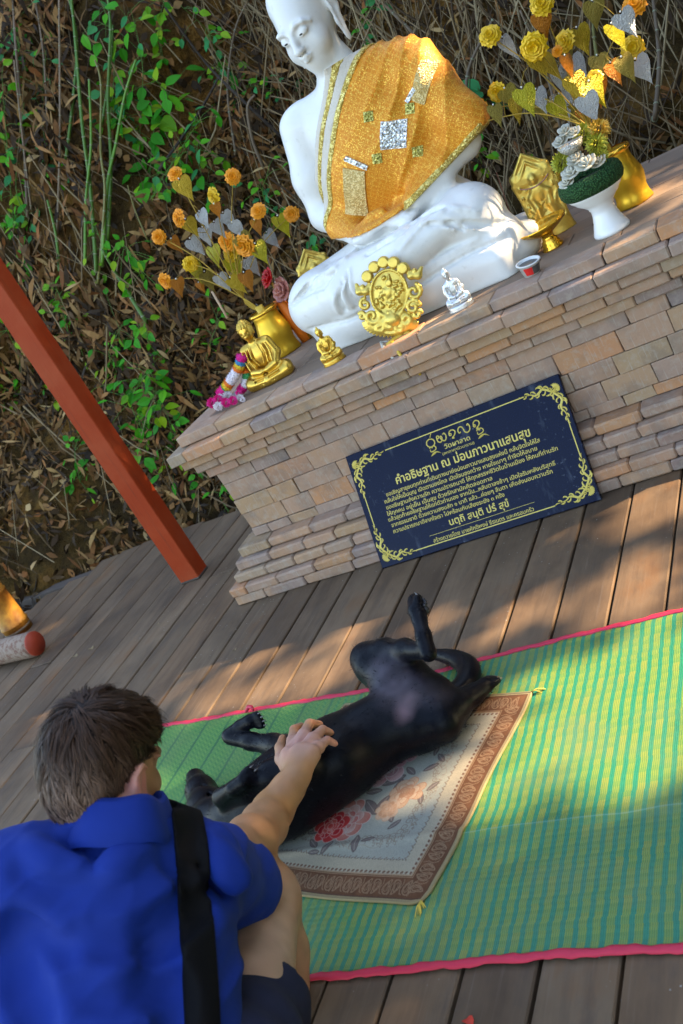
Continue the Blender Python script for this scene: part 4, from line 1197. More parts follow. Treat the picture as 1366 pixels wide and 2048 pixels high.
# head
S.ell(hp(0.0, 0.025, 0.055), (0.100, 0.120, 0.135), HR, k=0.03)
S.ell(hp(0, -0.035, -0.005), (0.077, 0.078, 0.118), HR, k=0.03)
S.ell(hp(0, -0.050, -0.090), (0.046, 0.045, 0.044), HR, k=0.035)
S.ell(hp(0.046, -0.058, -0.045), (0.037, 0.038, 0.043), HR, k=0.02); S.ell(hp(-0.046, -0.058, -0.045), (0.037, 0.038, 0.043), HR, k=0.02)
for sx in (-1, 1):
    S.chain([hp(sx * 0.012, -0.111, 0.020), hp(sx * 0.030, -0.112, 0.034), hp(sx * 0.056, -0.100, 0.032), hp(sx * 0.075, -0.078, 0.018)], [0.004, 0.0055, 0.005, 0.003], 0.014)
    S.ell(hp(sx * 0.038, -0.116, 0.004), (0.021, 0.008, 0.006), HR, k=0.012, op='s')
    S.ell(hp(sx * 0.038, -0.098, 0.007), (0.024, 0.014, 0.013), HR, k=0.006)
    S.chain([hp(sx * 0.016, -0.110, -0.001), hp(sx * 0.038, -0.1135, -0.005), hp(sx * 0.060, -0.099, -0.002)], [0.002, 0.0032, 0.002], 0.004)
    S.ell(hp(sx * 0.013, -0.121, -0.040), (0.009, 0.012, 0.009), HR, k=0.010)
    # ears with long lobes
    S.chain([hp(sx * 0.104, 0.020, 0.050), hp(sx * 0.110, 0.025, 0.015), hp(sx * 0.106, 0.015, -0.040), hp(sx * 0.108, 0.010, -0.098)], [0.020, 0.025, 0.018, 0.013], 0.012, sq=(HR @ Vector((1, 0, 0.1)), 0.45))
    S.chain([hp(sx * 0.117, 0.010, 0.040), hp(sx * 0.118, 0.018, 0.005), hp(sx * 0.112, 0.012, -0.06)], [0.007, 0.010, 0.005], 0.006, op='s')
S.chain([hp(0, -0.112, 0.018), hp(0, -0.122, -0.012), hp(0, -0.130, -0.040)], [0.0075, 0.0095, 0.0125], 0.014)
S.chain([hp(-0.026, -0.106, -0.066), hp(-0.012, -0.116, -0.0625), hp(0, -0.1175, -0.0645), hp(0.012, -0.116, -0.0625), hp(0.026, -0.106, -0.066)], [0.003, 0.0065, 0.0062, 0.0065, 0.003], 0.006)
S.chain([hp(-0.020, -0.106, -0.074), hp(0, -0.115, -0.0775), hp(0.020, -0.106, -0.074)], [0.004, 0.0085, 0.004], 0.006)
S.chain([hp(-0.028, -0.111, -0.069), hp(0, -0.124, -0.0705), hp(0.028, -0.111, -0.069)], [0.0016, 0.0022, 0.0016], 0.003, op='s')
# hair cap, bun and finial (the photograph crops them)
S.ell(hp(0, 0.038, 0.082), (0.110, 0.127, 0.114), HR, k=0.003)
S.ell(hp(0, 0.040, 0.205), (0.058, 0.060, 0.055), HR, k=0.03)
S.cone(hp(0, 0.040, 0.245), hp(0, 0.040, 0.300), 0.022, 0.004, 0.015)
S.a = np.maximum(S.a, -(S.ax[2][None, None, :] - 0.0).astype(np.float32))
V, F = S.nets(); V = relax(V, F, 2, 0.4)
statue = thing('seated_statue', 'large white seated statue with hands in lap wearing a gold robe on the plinth', 'statue')
statue.matrix_world = M_ST
mobj('body', np_mesh('body', V, F), M_WHITE, statue)
for sx in (-1, 1):
    eb = MB(); eb.ball(hp(sx * 0.036, -0.1125, 0.0005), (0.0075, 0.003, 0.0030), 10, 6, m=HR.to_4x4()); eb.build('eye', M_EYE, statue)

# ------------------------------------------------------------------ gold ceremonial robe over its left shoulder
X, Y, Zz = S.full()
bodyD = S.a
def robe_sdf(off, extra):
    T = S.copy()
    T.a = np.maximum(bodyD - off, extra).astype(np.float32)
    return T
# plane of the diagonal neckline, and the hem above the forearms
def plane(p, n):
    n = np.array(n, float); n /= np.linalg.norm(n)
    return (X - p[0]) * n[0] + (Y - p[1]) * n[1] + (Zz - p[2]) * n[2]
n1_ = (-0.80, 0.20, 0.60)
neck = plane((0.062, 0.0, 0.775), n1_)
rightside = plane((-0.205, 0.0, 0.60), (-1.0, 0.10, 0.08))
hem = -(Zz - (0.335 + 0.10 * np.maximum(X - 0.02, 0) ** 1.1 + 0.06 * np.maximum(-X - 0.02, 0) + 0.03 * np.clip(Y, -0.2, 0.3)))
armcut = -(Zz - (0.33 + 0.35 * np.maximum(X - 0.12, 0)))
neckside = plane((0.105, 0.1, 0.85), (-0.65, 0.0, 0.76)) * 0 + (Zz - 0.86)
upper = -(plane((0.10, 0.1, 0.81), (1.0, 0.0, -0.15))) - 10
fan = np.arctan2(X - 0.42, 1.02 - Zz)
wav = 0.9 - 1.8 * np.abs(np.sin(16 * fan + 1.6 * np.sin(5 * Zz + 3 * X))) ** 0.6 + 0.35 * np.sin(41 * (X * 0.4 + Zz * 0.5) + 4 * np.sin(9 * X)) * np.clip((X - 0.05) / 0.1, 0.2, 1)
wav = wav * np.clip((X + 0.02) / 0.16, 0.25, 1)
drape = S.copy()
# loose cloth bridges hollows between arm and body and flares past the elbow
drape.cone((0.285, 0.11, 0.685), (0.362, 0.07, 0.50), 0.069, 0.063, 0.06)
drape.cone((0.362, 0.07, 0.50), (0.385, 0.05, 0.45), 0.063, 0.045, 0.05)
drape.ell((0.03, 0.10, 0.50), (0.268, 0.165, 0.22), k=0.05)
drape.cone((0.15, 0.135, 0.748), (0.235, 0.14, 0.728), 0.086, 0.080, 0.05)
clip = np.maximum(np.maximum(neck, rightside), np.maximum(hem, armcut))
clip = np.maximum(clip, Zz - 0.842 - 0.25 * np.minimum(0.2 - X, 0.0))
robe = S.copy()
robe.a = np.maximum(drape.a - 0.010 - 0.0072 * wav * np.clip((Zz - 0.33) / 0.1, 0.2, 1), clip * 0.9).astype(np.float32)
RVv, RF = robe.nets(); RVv = relax(RVv, RF, 2, 0.45)
def mat_robe():
    m = NT('gold_lame_cloth')
    P = m.sep(m.tc())
    c = m.mix(m.noise(9, 4), (0.66, 0.185, 0.001), (0.74, 0.270, 0.003))
    v = m.n('TexVoronoi'); v.inputs['Scale'].default_value = 330; m.l(m.tc(), v.inputs['Vector'])
    gl = m.math('GREATER_THAN', m.sep(v.outputs['Color'])[0], 0.84)
    # woven lattice on the breast panel
    a = m.math('ADD', P[0], P[2]); b = m.math('SUBTRACT', P[2], m.math('MULTIPLY', P[0], 1.0))
    g1 = m.math('PINGPONG', m.math('MULTIPLY', a, 1 / 0.021), 0.5); g2 = m.math('PINGPONG', m.math('MULTIPLY', b, 1 / 0.030), 0.5)
    lat = m.math('MAXIMUM', m.math('LESS_THAN', g1, 0.13), m.math('LESS_THAN', g2, 0.09))
    c = m.mix(m.math('MULTIPLY', lat, 0.34), c, (0.86, 0.46, 0.05))
    c = m.mix(m.math('MULTIPLY', gl, 0.75), c, (0.95, 0.58, 0.10))
    wn2 = m.n('TexNoise'); wn2.inputs['Scale'].default_value = 260; wn2.inputs['Detail'].default_value = 2; m.l(m.tc(), wn2.inputs['Vector'])
    h = m.math('ADD', m.math('MULTIPLY', lat, 0.6), wn2.outputs['Fac'])
    # tiny facets tilt the normals so threads sparkle
    nm = m.n('Bump'); nm.inputs['Strength'].default_value = 0.5; nm.inputs['Distance'].default_value = 0.003
    m.l(m.math('ADD', h, m.math('MULTIPLY', m.sep(v.outputs['Color'])[1], 1.2)), nm.inputs['Height'])
    m.set(c, m.math('MULTIPLY_ADD', gl, -0.2, 0.5), m.math('MULTIPLY_ADD', gl, 0.6, 0.12), spec=0.4)
    m.l(nm.outputs[0], m.bsdf.inputs['Normal'])
    m.bsdf.inputs['Sheen Weight'].default_value = 0.08
    return m.mat
M_ROBE = mat_robe()
robe_t = thing('ceremonial_robe', 'orange gold glittering cloth draped over one shoulder of the white statue', 'robe')
robe_t.matrix_world = M_ST
mobj('cloth', np_mesh('cloth', RVv, RF), M_ROBE, robe_t)
def mat_glitter(name, base, glint, scale, metal=0.6, lines=None):
    m = NT(name)
    v = m.n('TexVoronoi'); v.inputs['Scale'].default_value = scale; m.l(m.tc(), v.inputs['Vector'])
    cs = m.sep(v.outputs['Color'])
    gl = m.math('GREATER_THAN', cs[0], 0.55)
    c = m.mix(gl, base, glint)
    nm = m.n('Bump'); nm.inputs['Strength'].default_value = 0.8; nm.inputs['Distance'].default_value = 0.004
    m.l(m.math('ADD', cs[1], v.outputs['Distance']), nm.inputs['Height'])
    m.set(c, 0.32, metal); m.l(nm.outputs[0], m.bsdf.inputs['Normal'])
    return m.mat
M_GOLDTRIM = mat_glitter('gold_sequin_trim', (0.50, 0.33, 0.06), (0.85, 0.68, 0.22), 190)
M_LACE = simple('white_lace', (0.66, 0.60, 0.52), (0.52, 0.44, 0.34), 120, 0.75, bump=0.6, bscale=240, bdist=0.003)
M_SILVERSEQ = mat_glitter('silver_sequins', (0.48, 0.47, 0.44), (0.92, 0.92, 0.90), 120, 0.75)
M_GREENSEQ = mat_glitter('green_gold_sequins', (0.34, 0.30, 0.06), (0.66, 0.60, 0.18), 150, 0.6)
# neckline bands: lace, gold, lace, gold running from shoulder to flank
gx = drape.a - 0.0105
def band(d0, d1, off, name, mt):
    T = S.copy()
    T.a = np.maximum(np.maximum(drape.a - off - 0.002 * wav, np.maximum(neck - d1, d0 - neck)), np.maximum(clip * 0 + rightside, np.maximum(hem, Zz - 0.850 - 0.25 * np.minimum(0.2 - X, 0.0)))).astype(np.float32)
    v_, f_ = T.nets()
    if len(v_): mobj(name, np_mesh(name, relax(v_, f_, 2, 0.4), f_), mt, robe_t)
band(-0.018, 0.006, 0.0135, 'gold_trim', M_GOLDTRIM)
band(0.002, 0.040, 0.0095, 'lace_band', M_LACE)
band(0.036, 0.060, 0.0115, 'gold_trim', M_GOLDTRIM)
band(0.056, 0.084, 0.0080, 'lace_band', M_LACE)
# gold trim along the lower hem by the forearm
T = S.copy()
hm = np.maximum(hem, armcut)
T.a = np.maximum(np.maximum(drape.a - 0.0145, np.maximum(neck, rightside)), np.maximum(hm + 0.0 - 0.004, -0.020 - hm)).astype(np.float32)
T.a = np.maximum(T.a, -(X - 0.13)).astype(np.float32)
v_, f_ = T.nets(); mobj('gold_trim', np_mesh('gold_trim', relax(v_, f_, 2, 0.4), f_), M_GOLDTRIM, robe_t)

# sequin patches sewn on the front, laid along the cloth surface
def robe_front(x, z):
    i = int(round((x - S.lo[0]) / S.h)); k = int(round((z - S.lo[2]) / S.h))
    j = np.nonzero(robe.a[i, :, k] < 0)[0]
    return (S.lo[1] + S.h * (j[0] - 0.5)) if len(j) else None
def patch(name, cx, cz, w, h, ang, mt, th=0.004, nx_=10, nz_=10, beads=None):
    vs = []; ca, sa = math.cos(ang), math.sin(ang)
    for a in range(nx_ + 1):
        for b in range(nz_ + 1):
            u = (a / nx_ - 0.5) * w; v = (b / nz_ - 0.5) * h
            x = cx + ca * u - sa * v; z = cz + sa * u + ca * v
            y = robe_front(x, z)
            if y is None: y = robe_front(cx, cz) or 0
            vs.append((x, y, z))
    vs = np.array(vs).reshape(nx_ + 1, nz_ + 1, 3)
    for _ in range(3):
        yy_ = vs[:, :, 1]; pad = np.pad(yy_, 1, mode='edge')
        vs[:, :, 1] = (pad[:-2, 1:-1] + pad[2:, 1:-1] + pad[1:-1, :-2] + pad[1:-1, 2:] + yy_) / 5
    mb = MB()
    ft = [tuple(p + np.array((0, -th, 0))) for p in vs.reshape(-1, 3)]; bk = [tuple(p + np.array((0, 0.004, 0))) for p in vs.reshape(-1, 3)]
    I = lambda a, b: a * (nz_ + 1) + b
    n_ = len(ft); fs = []
    for a in range(nx_):
        for b in range(nz_):
            fs.append((I(a, b), I(a + 1, b), I(a + 1, b + 1), I(a, b + 1)))
    for a in range(nx_):
        fs.append((I(a + 1, 0), I(a, 0), I(a, 0) + n_, I(a + 1, 0) + n_)); fs.append((I(a, nz_), I(a + 1, nz_), I(a + 1, nz_) + n_, I(a, nz_) + n_))
    for b in range(nz_):
        fs.append((I(0, b), I(0, b + 1), I(0, b + 1) + n_, I(0, b) + n_)); fs.append((I(nx_, b + 1), I(nx_, b), I(nx_, b) + n_, I(nx_, b + 1) + n_))
    mb.add(ft + bk, fs, smooth=False)
    if beads:
        for (a, b) in beads:
            p = vs[int(a * nx_), int(b * nz_)]
            mb.ball((p[0], p[1] - th - 0.001, p[2]), beads_r, 6, 4)
    return mb.build(name, mt, robe_t)
beads_r = 0.0042
grid_b = [((i + 0.5) / 6, (j + 0.5) / 6) for i in range(6) for j in range(6)]
PC = (0.170, 0.560)
patch('silver_patch', PC[0], PC[1], 0.085, 0.085, -0.42, M_SILVERSEQ, beads=grid_b, nx_=12, nz_=12)
for (x, z) in ((0.115, 0.650), (0.243, 0.605), (0.092, 0.520), (0.215, 0.475)):
    patch('green_patch', x, z, 0.032, 0.032, -0.35, M_GREENSEQ, beads=[(0.25, 0.25), (0.75, 0.25), (0.25, 0.75), (0.75, 0.75), (0.5, 0.5)], nx_=4, nz_=4)
M_PLEAT = mat_glitter('pale_gold_pleats', (0.58, 0.38, 0.12), (0.80, 0.60, 0.26), 210, 0.35)
patch('pleated_panel', -0.045, 0.455, 0.085, 0.165, -0.55, M_PLEAT, 0.006, 8, 14)
patch('pleated_panel', 0.315, 0.655, 0.055, 0.12, -0.75, M_PLEAT, 0.006, 8, 14)
patch('silver_clasp', 0.018, 0.540, 0.088, 0.016, -0.78, M_SILVERSEQ, 0.009, 8, 3, beads=[(0.1, 0.5), (0.3, 0.5), (0.5, 0.5), (0.7, 0.5), (0.9, 0.5)])
patch('silver_clasp', 0.262, 0.640, 0.050, 0.014, 0.5, M_SILVERSEQ, 0.009, 8, 3)
# ------------------------------------------------------------------ offerings on the plinth
TOPZ = 0.697
def mat_gold(name, c1, c2, rough=0.30, bscale=90, bstr=0.25, metal=0.9):
    m = NT(name)
    n = m.noise(14, 4)
    c = m.mix(n, c1, c2)
    return m.set(c, m.math('MULTIPLY_ADD', m.noise(40, 3), 0.2, rough - 0.1), metal, bump=m.noise(bscale, 4), bstr=bstr, bdist=0.002)
M_GOLD = mat_gold('gold_paint', (0.78, 0.50, 0.10), (0.60, 0.36, 0.05), 0.30)
M_GOLDR = mat_gold('gilded_relief', (0.78, 0.57, 0.14), (0.60, 0.42, 0.08), 0.40, 70, 0.6, 0.8)
M_BRASS = mat_gold('shiny_gold_lacquer', (0.90, 0.52, 0.06), (0.80, 0.42, 0.04), 0.22, 60, 0.1, 0.9)
M_SILV = mat_gold('silver_paint', (0.70, 0.71, 0.73), (0.55, 0.56, 0.58), 0.36, 80, 0.4, 0.75)
M_PORC = simple('white_glazed_porcelain', (0.80, 0.80, 0.79), (0.72, 0.72, 0.71), 6, 0.22)

def relief(mb_or_sdf, *a): pass

def seated_figure(h, curls=True, beads=False):
    """small cross-legged figure, one unit tall; returns vertices and faces"""
    T = SDF((-0.48, -0.34, -0.02), (0.48, 0.34, 1.04), h)
    T.ell((0, 0.02, 0.40), (0.20, 0.14, 0.22), k=0)
    T.cone((-0.15, 0.02, 0.56), (0.15, 0.02, 0.56), 0.085, 0.085, 0.06)
    T.cone((0, 0.02, 0.60), (0, -0.01, 0.72), 0.075, 0.065, 0.03)
    T.ell((0, -0.01, 0.83), (0.118, 0.128, 0.142), k=0.02)
    T.ell((0, -0.045, 0.780), (0.092, 0.085, 0.098), k=0.02)
    T.ell((0, 0.0, 0.955), (0.05, 0.05, 0.04), k=0.03)
    for s in (-1, 1):
        T.chain([(s * 0.205, 0.02, 0.55), (s * 0.255, 0.0, 0.36), (s * 0.20, -0.10, 0.24), (s * 0.06, -0.17, 0.215)], [0.085, 0.078, 0.068, 0.05], 0.03)
        T.chain([(s * 0.10, 0.02, 0.11), (s * 0.30, -0.07, 0.105), (s * 0.33, -0.12, 0.10)], [0.13, 0.115, 0.10], 0.04)
        T.chain([(s * 0.33, -0.13, 0.085), (0, -0.21, 0.075)], [0.09, 0.075], 0.03)
        T.chain([(s * 0.103, 0.0, 0.84), (s * 0.108, 0.0, 0.75)], [0.026, 0.018], 0.01)
        T.ell((s * 0.036, -0.118, 0.800), (0.024, 0.010, 0.007), k=0.008, op='s')
        T.chain([(s * 0.014, -0.122, 0.822), (s * 0.045, -0.118, 0.835), (s * 0.07, -0.098, 0.825)], [0.006, 0.007, 0.004], 0.008)
        # robe edges hanging from both shoulders and folds on the sleeves
        for k in range(5):
            T.chain([(s * (0.075 + 0.035 * k), -0.10 - 0.002 * k, 0.60 - 0.010 * k), (s * (0.10 + 0.033 * k), -0.135, 0.45), (s * (0.045 + 0.04 * k), -0.135 - 0.012 * k, 0.30)], [0.014, 0.017, 0.014], 0.012, 'u' if k % 2 == 0 else 's')
        for k in range(5):
            T.chain([(s * 0.36, -0.09 + 0.0 * k, 0.175 - 0.026 * k), (s * 0.22, -0.215, 0.150 - 0.026 * k), (s * 0.04, -0.262, 0.145 - 0.028 * k)], [0.010, 0.013, 0.010], 0.010, 's' if k % 2 else 'u')
    T.chain([(0, -0.125, 0.835), (0, -0.143, 0.79)], [0.010, 0.017], 0.012)
    T.chain([(-0.028, -0.128, 0.748), (0, -0.136, 0.750), (0.028, -0.128, 0.748)], [0.008, 0.012, 0.008], 0.008)
    T.ell((0, -0.15, 0.222), (0.10, 0.06, 0.032), k=0.02)
    T.ell((0, 0.0, 0.03), (0.40, 0.25, 0.055), k=0.03)
    if curls:
        g = random.Random(1)
        for j in range(7):
            z = 0.85 + 0.021 * j; R = math.sqrt(max(0, 1 - ((z - 0.83) / 0.150) ** 2))
            n = max(5, int(18 * R))
            for i in range(n):
                a = 2 * PI * (i + 0.5 * (j % 2)) / n
                x, y = 0.123 * R * math.cos(a), -0.008 + 0.134 * R * math.sin(a)
                if y < -0.04 and z < 0.885: continue
                T.ell((x, y, z), (0.015, 0.015, 0.013), k=0.004)
    T.a = np.maximum(T.a, -(T.ax[2][None, None, :]).astype(np.float32))
    V, F = T.nets(); return relax(V, F, 1, 0.3), F
fv, ff = seated_figure(0.0105)
t = thing('gold_figurine', 'gold seated figurine with curled hair at the left corner of the plinth beside the garland', 'figurine', (-2.005, 3.215, TOPZ), 0.18)
mobj('figure', np_mesh('figure', fv * np.array((0.205, 0.215, 0.262)) / np.array((0.86, 0.86, 1.0)) * np.array((1.0, 1.0, 1.0)), ff), M_GOLD, t)
fs, fs_f = seated_figure(0.02, curls=False)
def lump(name, V, scale, amp, fr, seed):
    Q = V * np.array(scale)
    return Q * (1 + amp * (vnoise(V, fr, seed)[:, None] - 0.5))
def small_figure(mt, loc, rz, sc, nm, label):
    t = thing(nm, label, 'figurine', loc, rz)
    mobj('figure', np_mesh('figure', lump(nm, fs, sc, 0.10, 14, 3), fs_f), mt, t)
    b = MB(); b.lathe([(0.0, 0.0), (0.42, 0.0), (0.45, 0.05), (0.40, 0.10), (0.43, 0.14), (0.0, 0.16)], 18)
    b.v = [(v[0] * sc[0], v[1] * sc[1] * 0.8, (v[2] - 0.16) * sc[2]) for v in b.v]
    o = b.build('pedestal', mt, t)
    for c in t.children: c.location.z += 0.16 * sc[2]
    return t
small_figure(M_GOLD, (-1.655, 3.060, TOPZ), 0.35, (0.100, 0.085, 0.122), 'gold_amulet_figurine', 'tiny gold seated figurine standing in front of the statue right knee')
small_figure(M_SILV, (-1.135, 3.030, TOPZ), 0.30, (0.100, 0.085, 0.125), 'silver_amulet_figurine', 'tiny silver seated figurine standing in front of the statue left leg')

# oval gilt medallion propped against the statue
T = SDF((-0.125, -0.03, -0.15), (0.125, 0.03, 0.15), 0.0022)
T.ell((0.0, 0.0, 0.015), (0.064, 0.011, 0.080), k=0)
g = random.Random(4)
for i in range(40):
    a = 2 * PI * i / 40; a2 = a + 2 * PI / 40
    T.cone((0.062 * math.cos(a), -0.010, 0.015 + 0.077 * math.sin(a)), (0.062 * math.cos(a2), -0.010, 0.015 + 0.077 * math.sin(a2)), 0.0048, 0.0048, 0.003)
T.ell((0, -0.008, 0.020), (0.016, 0.010, 0.022), k=0.006); T.ell((0, -0.014, 0.050), (0.011, 0.009, 0.013), k=0.004)
T.cone((0, -0.010, 0.062), (0, -0.010, 0.076), 0.006, 0.002, 0.003)
for i in range(70):
    a = g.uniform(0, 2 * PI); r = g.uniform(0.25, 0.9)
    x, z = 0.055 * r * math.cos(a), 0.012 + 0.068 * r * math.sin(a)
    if abs(x) < 0.014 and z > 0.0: continue
    T.ell((x, -0.010, z), (g.uniform(0.003, 0.008), 0.006, g.uniform(0.003, 0.007)), Matrix.Rotation(g.uniform(0, 3), 3, 'Y'), k=0.003)
for i in range(5):
    a = PI / 2 + (i - 1.6) * 0.42
    x, z = 0.082 * math.cos(a) - 0.004, 0.018 + 0.100 * math.sin(a)
    T.rbox((x, -0.004, z), (0.001, 0.004, 0.001), 0.0195, k=0.002) if False else T.cone((x, -0.008, z), (x, 0.006, z), 0.0200, 0.0195, 0.002)
    for j in range(20):
        b = 2 * PI * j / 20
        T.ell((x + 0.015 * math.cos(b), -0.026, z + 0.015 * math.sin(b)), (0.0028, 0.003, 0.0028), k=0.002)
    T.ell((x, -0.027, z), (0.006, 0.003, 0.004), k=0.003)
T.a = np.maximum(T.a, -(T.ax[1][None, :, None] + 0.020)).astype(np.float32)
for (x, z, s) in ((0.086, 0.078, 1), (-0.090, 0.028, -1)):
    T.chain([(x - 0.022, -0.004, z + 0.016), (x - 0.012, -0.006, z - 0.006), (x + 0.012, -0.006, z - 0.006), (x + 0.022, -0.004, z + 0.018)], [0.006, 0.013, 0.013, 0.006], 0.006)
    T.ell((x, -0.010, z + 0.008), (0.010, 0.008, 0.010), k=0.003)
def spiral(cx, cz, r, a0, turns, w, hand=1, y=-0.006):
    pts = [(cx + r * (1 - 0.75 * i / 14) * math.cos(a0 + hand * turns * 2 * PI * i / 14), y - 0.005 * i / 14, cz + r * (1 - 0.75 * i / 14) * math.sin(a0 + hand * turns * 2 * PI * i / 14)) for i in range(15)]
    T.chain(pts, [w * (1 - 0.4 * i / 14) for i in range(15)], 0.004)
for (cx, cz, r, a0, tn, w, hd_) in [(0.083, 0.020, 0.026, 1.2, 1.2, 0.008, -1), (0.080, -0.030, 0.024, 0.3, 1.3, 0.008, 1), (0.055, -0.070, 0.026, 2.0, 1.2, 0.008, 1), (-0.060, -0.060, 0.028, 0.6, 1.2, 0.008, -1), (-0.082, -0.020, 0.020, 1.7, 1.1, 0.007, 1),
                                 (0.0, -0.085, 0.024, 0.0, 1.3, 0.008, 1), (-0.035, -0.098, 0.020, 2.4, 1.2, 0.007, -1), (0.035, -0.100, 0.020, 0.4, 1.2, 0.007, 1), (0.095, -0.055, 0.016, 0.4, 1.1, 0.006, 1), (-0.095, -0.060, 0.014, 2.4, 1.1, 0.006, -1)]:
    spiral(cx, cz, r, a0, tn, w, hd_)
T.ell((0.005, -0.002, -0.080), (0.085, 0.012, 0.042), k=0.01); T.ell((0.012, -0.014, -0.070), (0.024, 0.013, 0.020), k=0.006)
for i in range(22):
    a = PI * (1.0 + i / 21.0); x, z = 0.085 * math.cos(a), -0.078 + 0.050 * math.sin(a)
    T.chain([(x * 0.8, -0.004, -0.078 + 0.04 * math.sin(a)), (x * 1.12, -0.002, z * 1.0 - 0.004)], [0.009, 0.003], 0.004)
V, F = T.nets()
t = thing('gilt_medallion', 'ornate oval gold medallion with coins and scrolls propped against the statue front', 'medallion', (0, 0, 0))
t.matrix_world = Matrix.Translation((-1.352, 3.050, TOPZ + 0.128)) @ Matrix.Rotation(math.radians(12), 4, 'Z') @ Matrix.Rotation(math.radians(-9), 4, 'X') @ Matrix.Rotation(math.radians(26), 4, 'Y') @ Matrix.Scale(0.99, 4)
mobj('relief', np_mesh('relief', V, F), M_GOLDR, t)
# wax spilled below it
wx = MB(); wp = Vector((-1.405, 2.985, TOPZ))
M_WAX = simple('yellow_candle_wax', (0.62, 0.40, 0.03), (0.5, 0.3, 0.02), 30, 0.4)
M_WAXW = simple('pale_candle_wax', (0.50, 0.46, 0.38), (0.4, 0.37, 0.3), 30, 0.5)
for (mt, pts, rr_) in ((M_WAX, [(773, 690), (788, 680), (806, 668), (820, 664)], [.006, .010, .010, .005]), (M_WAX, [(784, 684), (787, 694), (789, 706)], [.007, .006, .005]), (M_WAXW, [(762, 684), (766, 694), (772, 706)], [.006, .007, .005]), (M_WAXW, [(764, 684), (776, 682)], [.005, .004])):
    b = MB(); P = [at_z(px, py, 0.699) for px, py in pts]
    b.tube([(p.x, max(p.y, 2.935), 0.6975 if p.y > 2.955 else 0.690 - (2.955 - p.y) * 1.0) for p in P], rr_, 7, flat=1.0)
    o = b.build('candle_wax', mt)
    tag(o, {(0): 'x'}.get(1) or ('yellow candle wax spilled on the plinth edge below the gold medallion' if mt is M_WAX and len(pts) == 4 else
        'short yellow wax drip running over the plinth edge' if mt is M_WAX else 'pale wax drip running down the plinth edge' if len(pts) == 3 else 'small pale wax smear beside the yellow wax'), 'candle wax')

# plastic cup lying by the statue's left foot
M_CUP = simple('clear_plastic_cup', (0.72, 0.72, 0.70), (0.62, 0.62, 0.60), 20, 0.25)
M_DARK = simple('dark_jelly', (0.035, 0.033, 0.03), (0.12, 0.11, 0.10), 40, 0.3)
M_REDLAB = simple('red_label', (0.75, 0.03, 0.02), (0.7, 0.02, 0.02), 20, 0.4)
t = thing('plastic_cup', 'small plastic cup with dark filling and red label beside the statue left foot', 'cup', (-0.893, 3.065, TOPZ + 0.002), 0, rot=(0.10, 0.12, 0))
b = MB(); b.lathe([(0.0, 0.0), (0.026, 0.0), (0.036, 0.040), (0.040, 0.041), (0.040, 0.044), (0.034, 0.044), (0.025, 0.004), (0.0, 0.003)], 28); b.build('tub', M_CUP, t)
b = MB(); b.lathe([(0.0, 0.036), (0.0325, 0.036)], 24); b.build('filling', M_DARK, t)
b = MB()
for (a0, a1, mt, nm) in ((-2.0, -1.15, M_REDLAB, 'red_label'), (-1.14, -0.1, M_DARK, 'black_label')):
    b = MB(); vs = []; n = 10
    for i in range(n + 1):
        a = a0 + (a1 - a0) * i / n
        for z, r in ((0.008, 0.0283), (0.034, 0.0348)): vs.append((r * math.cos(a), r * math.sin(a), z))
    b.add(vs, [(2 * i, 2 * i + 2, 2 * i + 3, 2 * i + 1) for i in range(n)]); b.build(nm, mt, t)

# gold lacquer offering tray
t = thing('gold_offering_tray', 'small shiny gold pedestal tray between the statue and the white bowl', 'tray', (-0.860, 3.300, TOPZ), 0.0, rot=(0.02, -0.05, 0))
b = MB(); b.lathe([(0.0, 0.0), (0.036, 0.0), (0.038, 0.006), (0.030, 0.012), (0.033, 0.018), (0.027, 0.024), (0.029, 0.030), (0.022, 0.036), (0.020, 0.046), (0.026, 0.054)], 36); b.build('foot', M_BRASS, t)
b = MB(); b.lathe([(0.0, 0.054), (0.028, 0.054), (0.055, 0.066), (0.078, 0.080), (0.085, 0.090), (0.082, 0.091), (0.072, 0.080), (0.045, 0.068), (0.0, 0.062)], 40, wob=lambda a, z: 1 + (0.035 * math.cos(16 * a) if z > 0.06 else 0)); b.build('dish', M_BRASS, t)

# white pedestal bowl with green knotted rim and flowers
WB = Vector((-0.640, 3.165, TOPZ))
t = thing('white_pedestal_bowl', 'white footed bowl with dark green knotted rim holding pale carved flowers on the plinth', 'bowl', WB, 0)
b = MB(); b.lathe([(0.0, 0.0), (0.056, 0.0), (0.058, 0.008), (0.052, 0.022), (0.043, 0.045), (0.037, 0.068), (0.036, 0.082), (0.040, 0.087), (0.040, 0.092), (0.052, 0.104), (0.068, 0.116), (0.071, 0.122), (0.080, 0.130), (0.090, 0.146), (0.086, 0.150), (0.0, 0.13)], 48)
b.build('bowl', M_PORC, t)
def mat_knit():
    m = NT('green_knotted_yarn')
    v = m.n('TexVoronoi'); v.inputs['Scale'].default_value = 170; m.l(m.tc(), v.inputs['Vector'])
    c = m.ramp(v.outputs['Distance'], [(0.0, (0.055, 0.145, 0.045)), (0.5, (0.018, 0.060, 0.018)), (1.0, (0.006, 0.02, 0.006))])
    h = m.math('SUBTRACT', 1.0, v.outputs['Distance'])
    return m.set(c, 0.85, spec=0.2, bump=h, bstr=1.0, bdist=0.006)
b = MB(); b.lathe([(0.080, 0.136), (0.094, 0.144), (0.101, 0.158), (0.1015, 0.175), (0.097, 0.190), (0.088, 0.197), (0.078, 0.194), (0.072, 0.180), (0.070, 0.160)], 60); b.build('knotted_rim', mat_knit(), t)
b = MB(); b.lathe([(0.0, 0.176), (0.078, 0.176)], 32); b.build('filling', simple('bowl_soil', (0.04, 0.05, 0.02), (0.02, 0.03, 0.01), 30, 0.9), t)
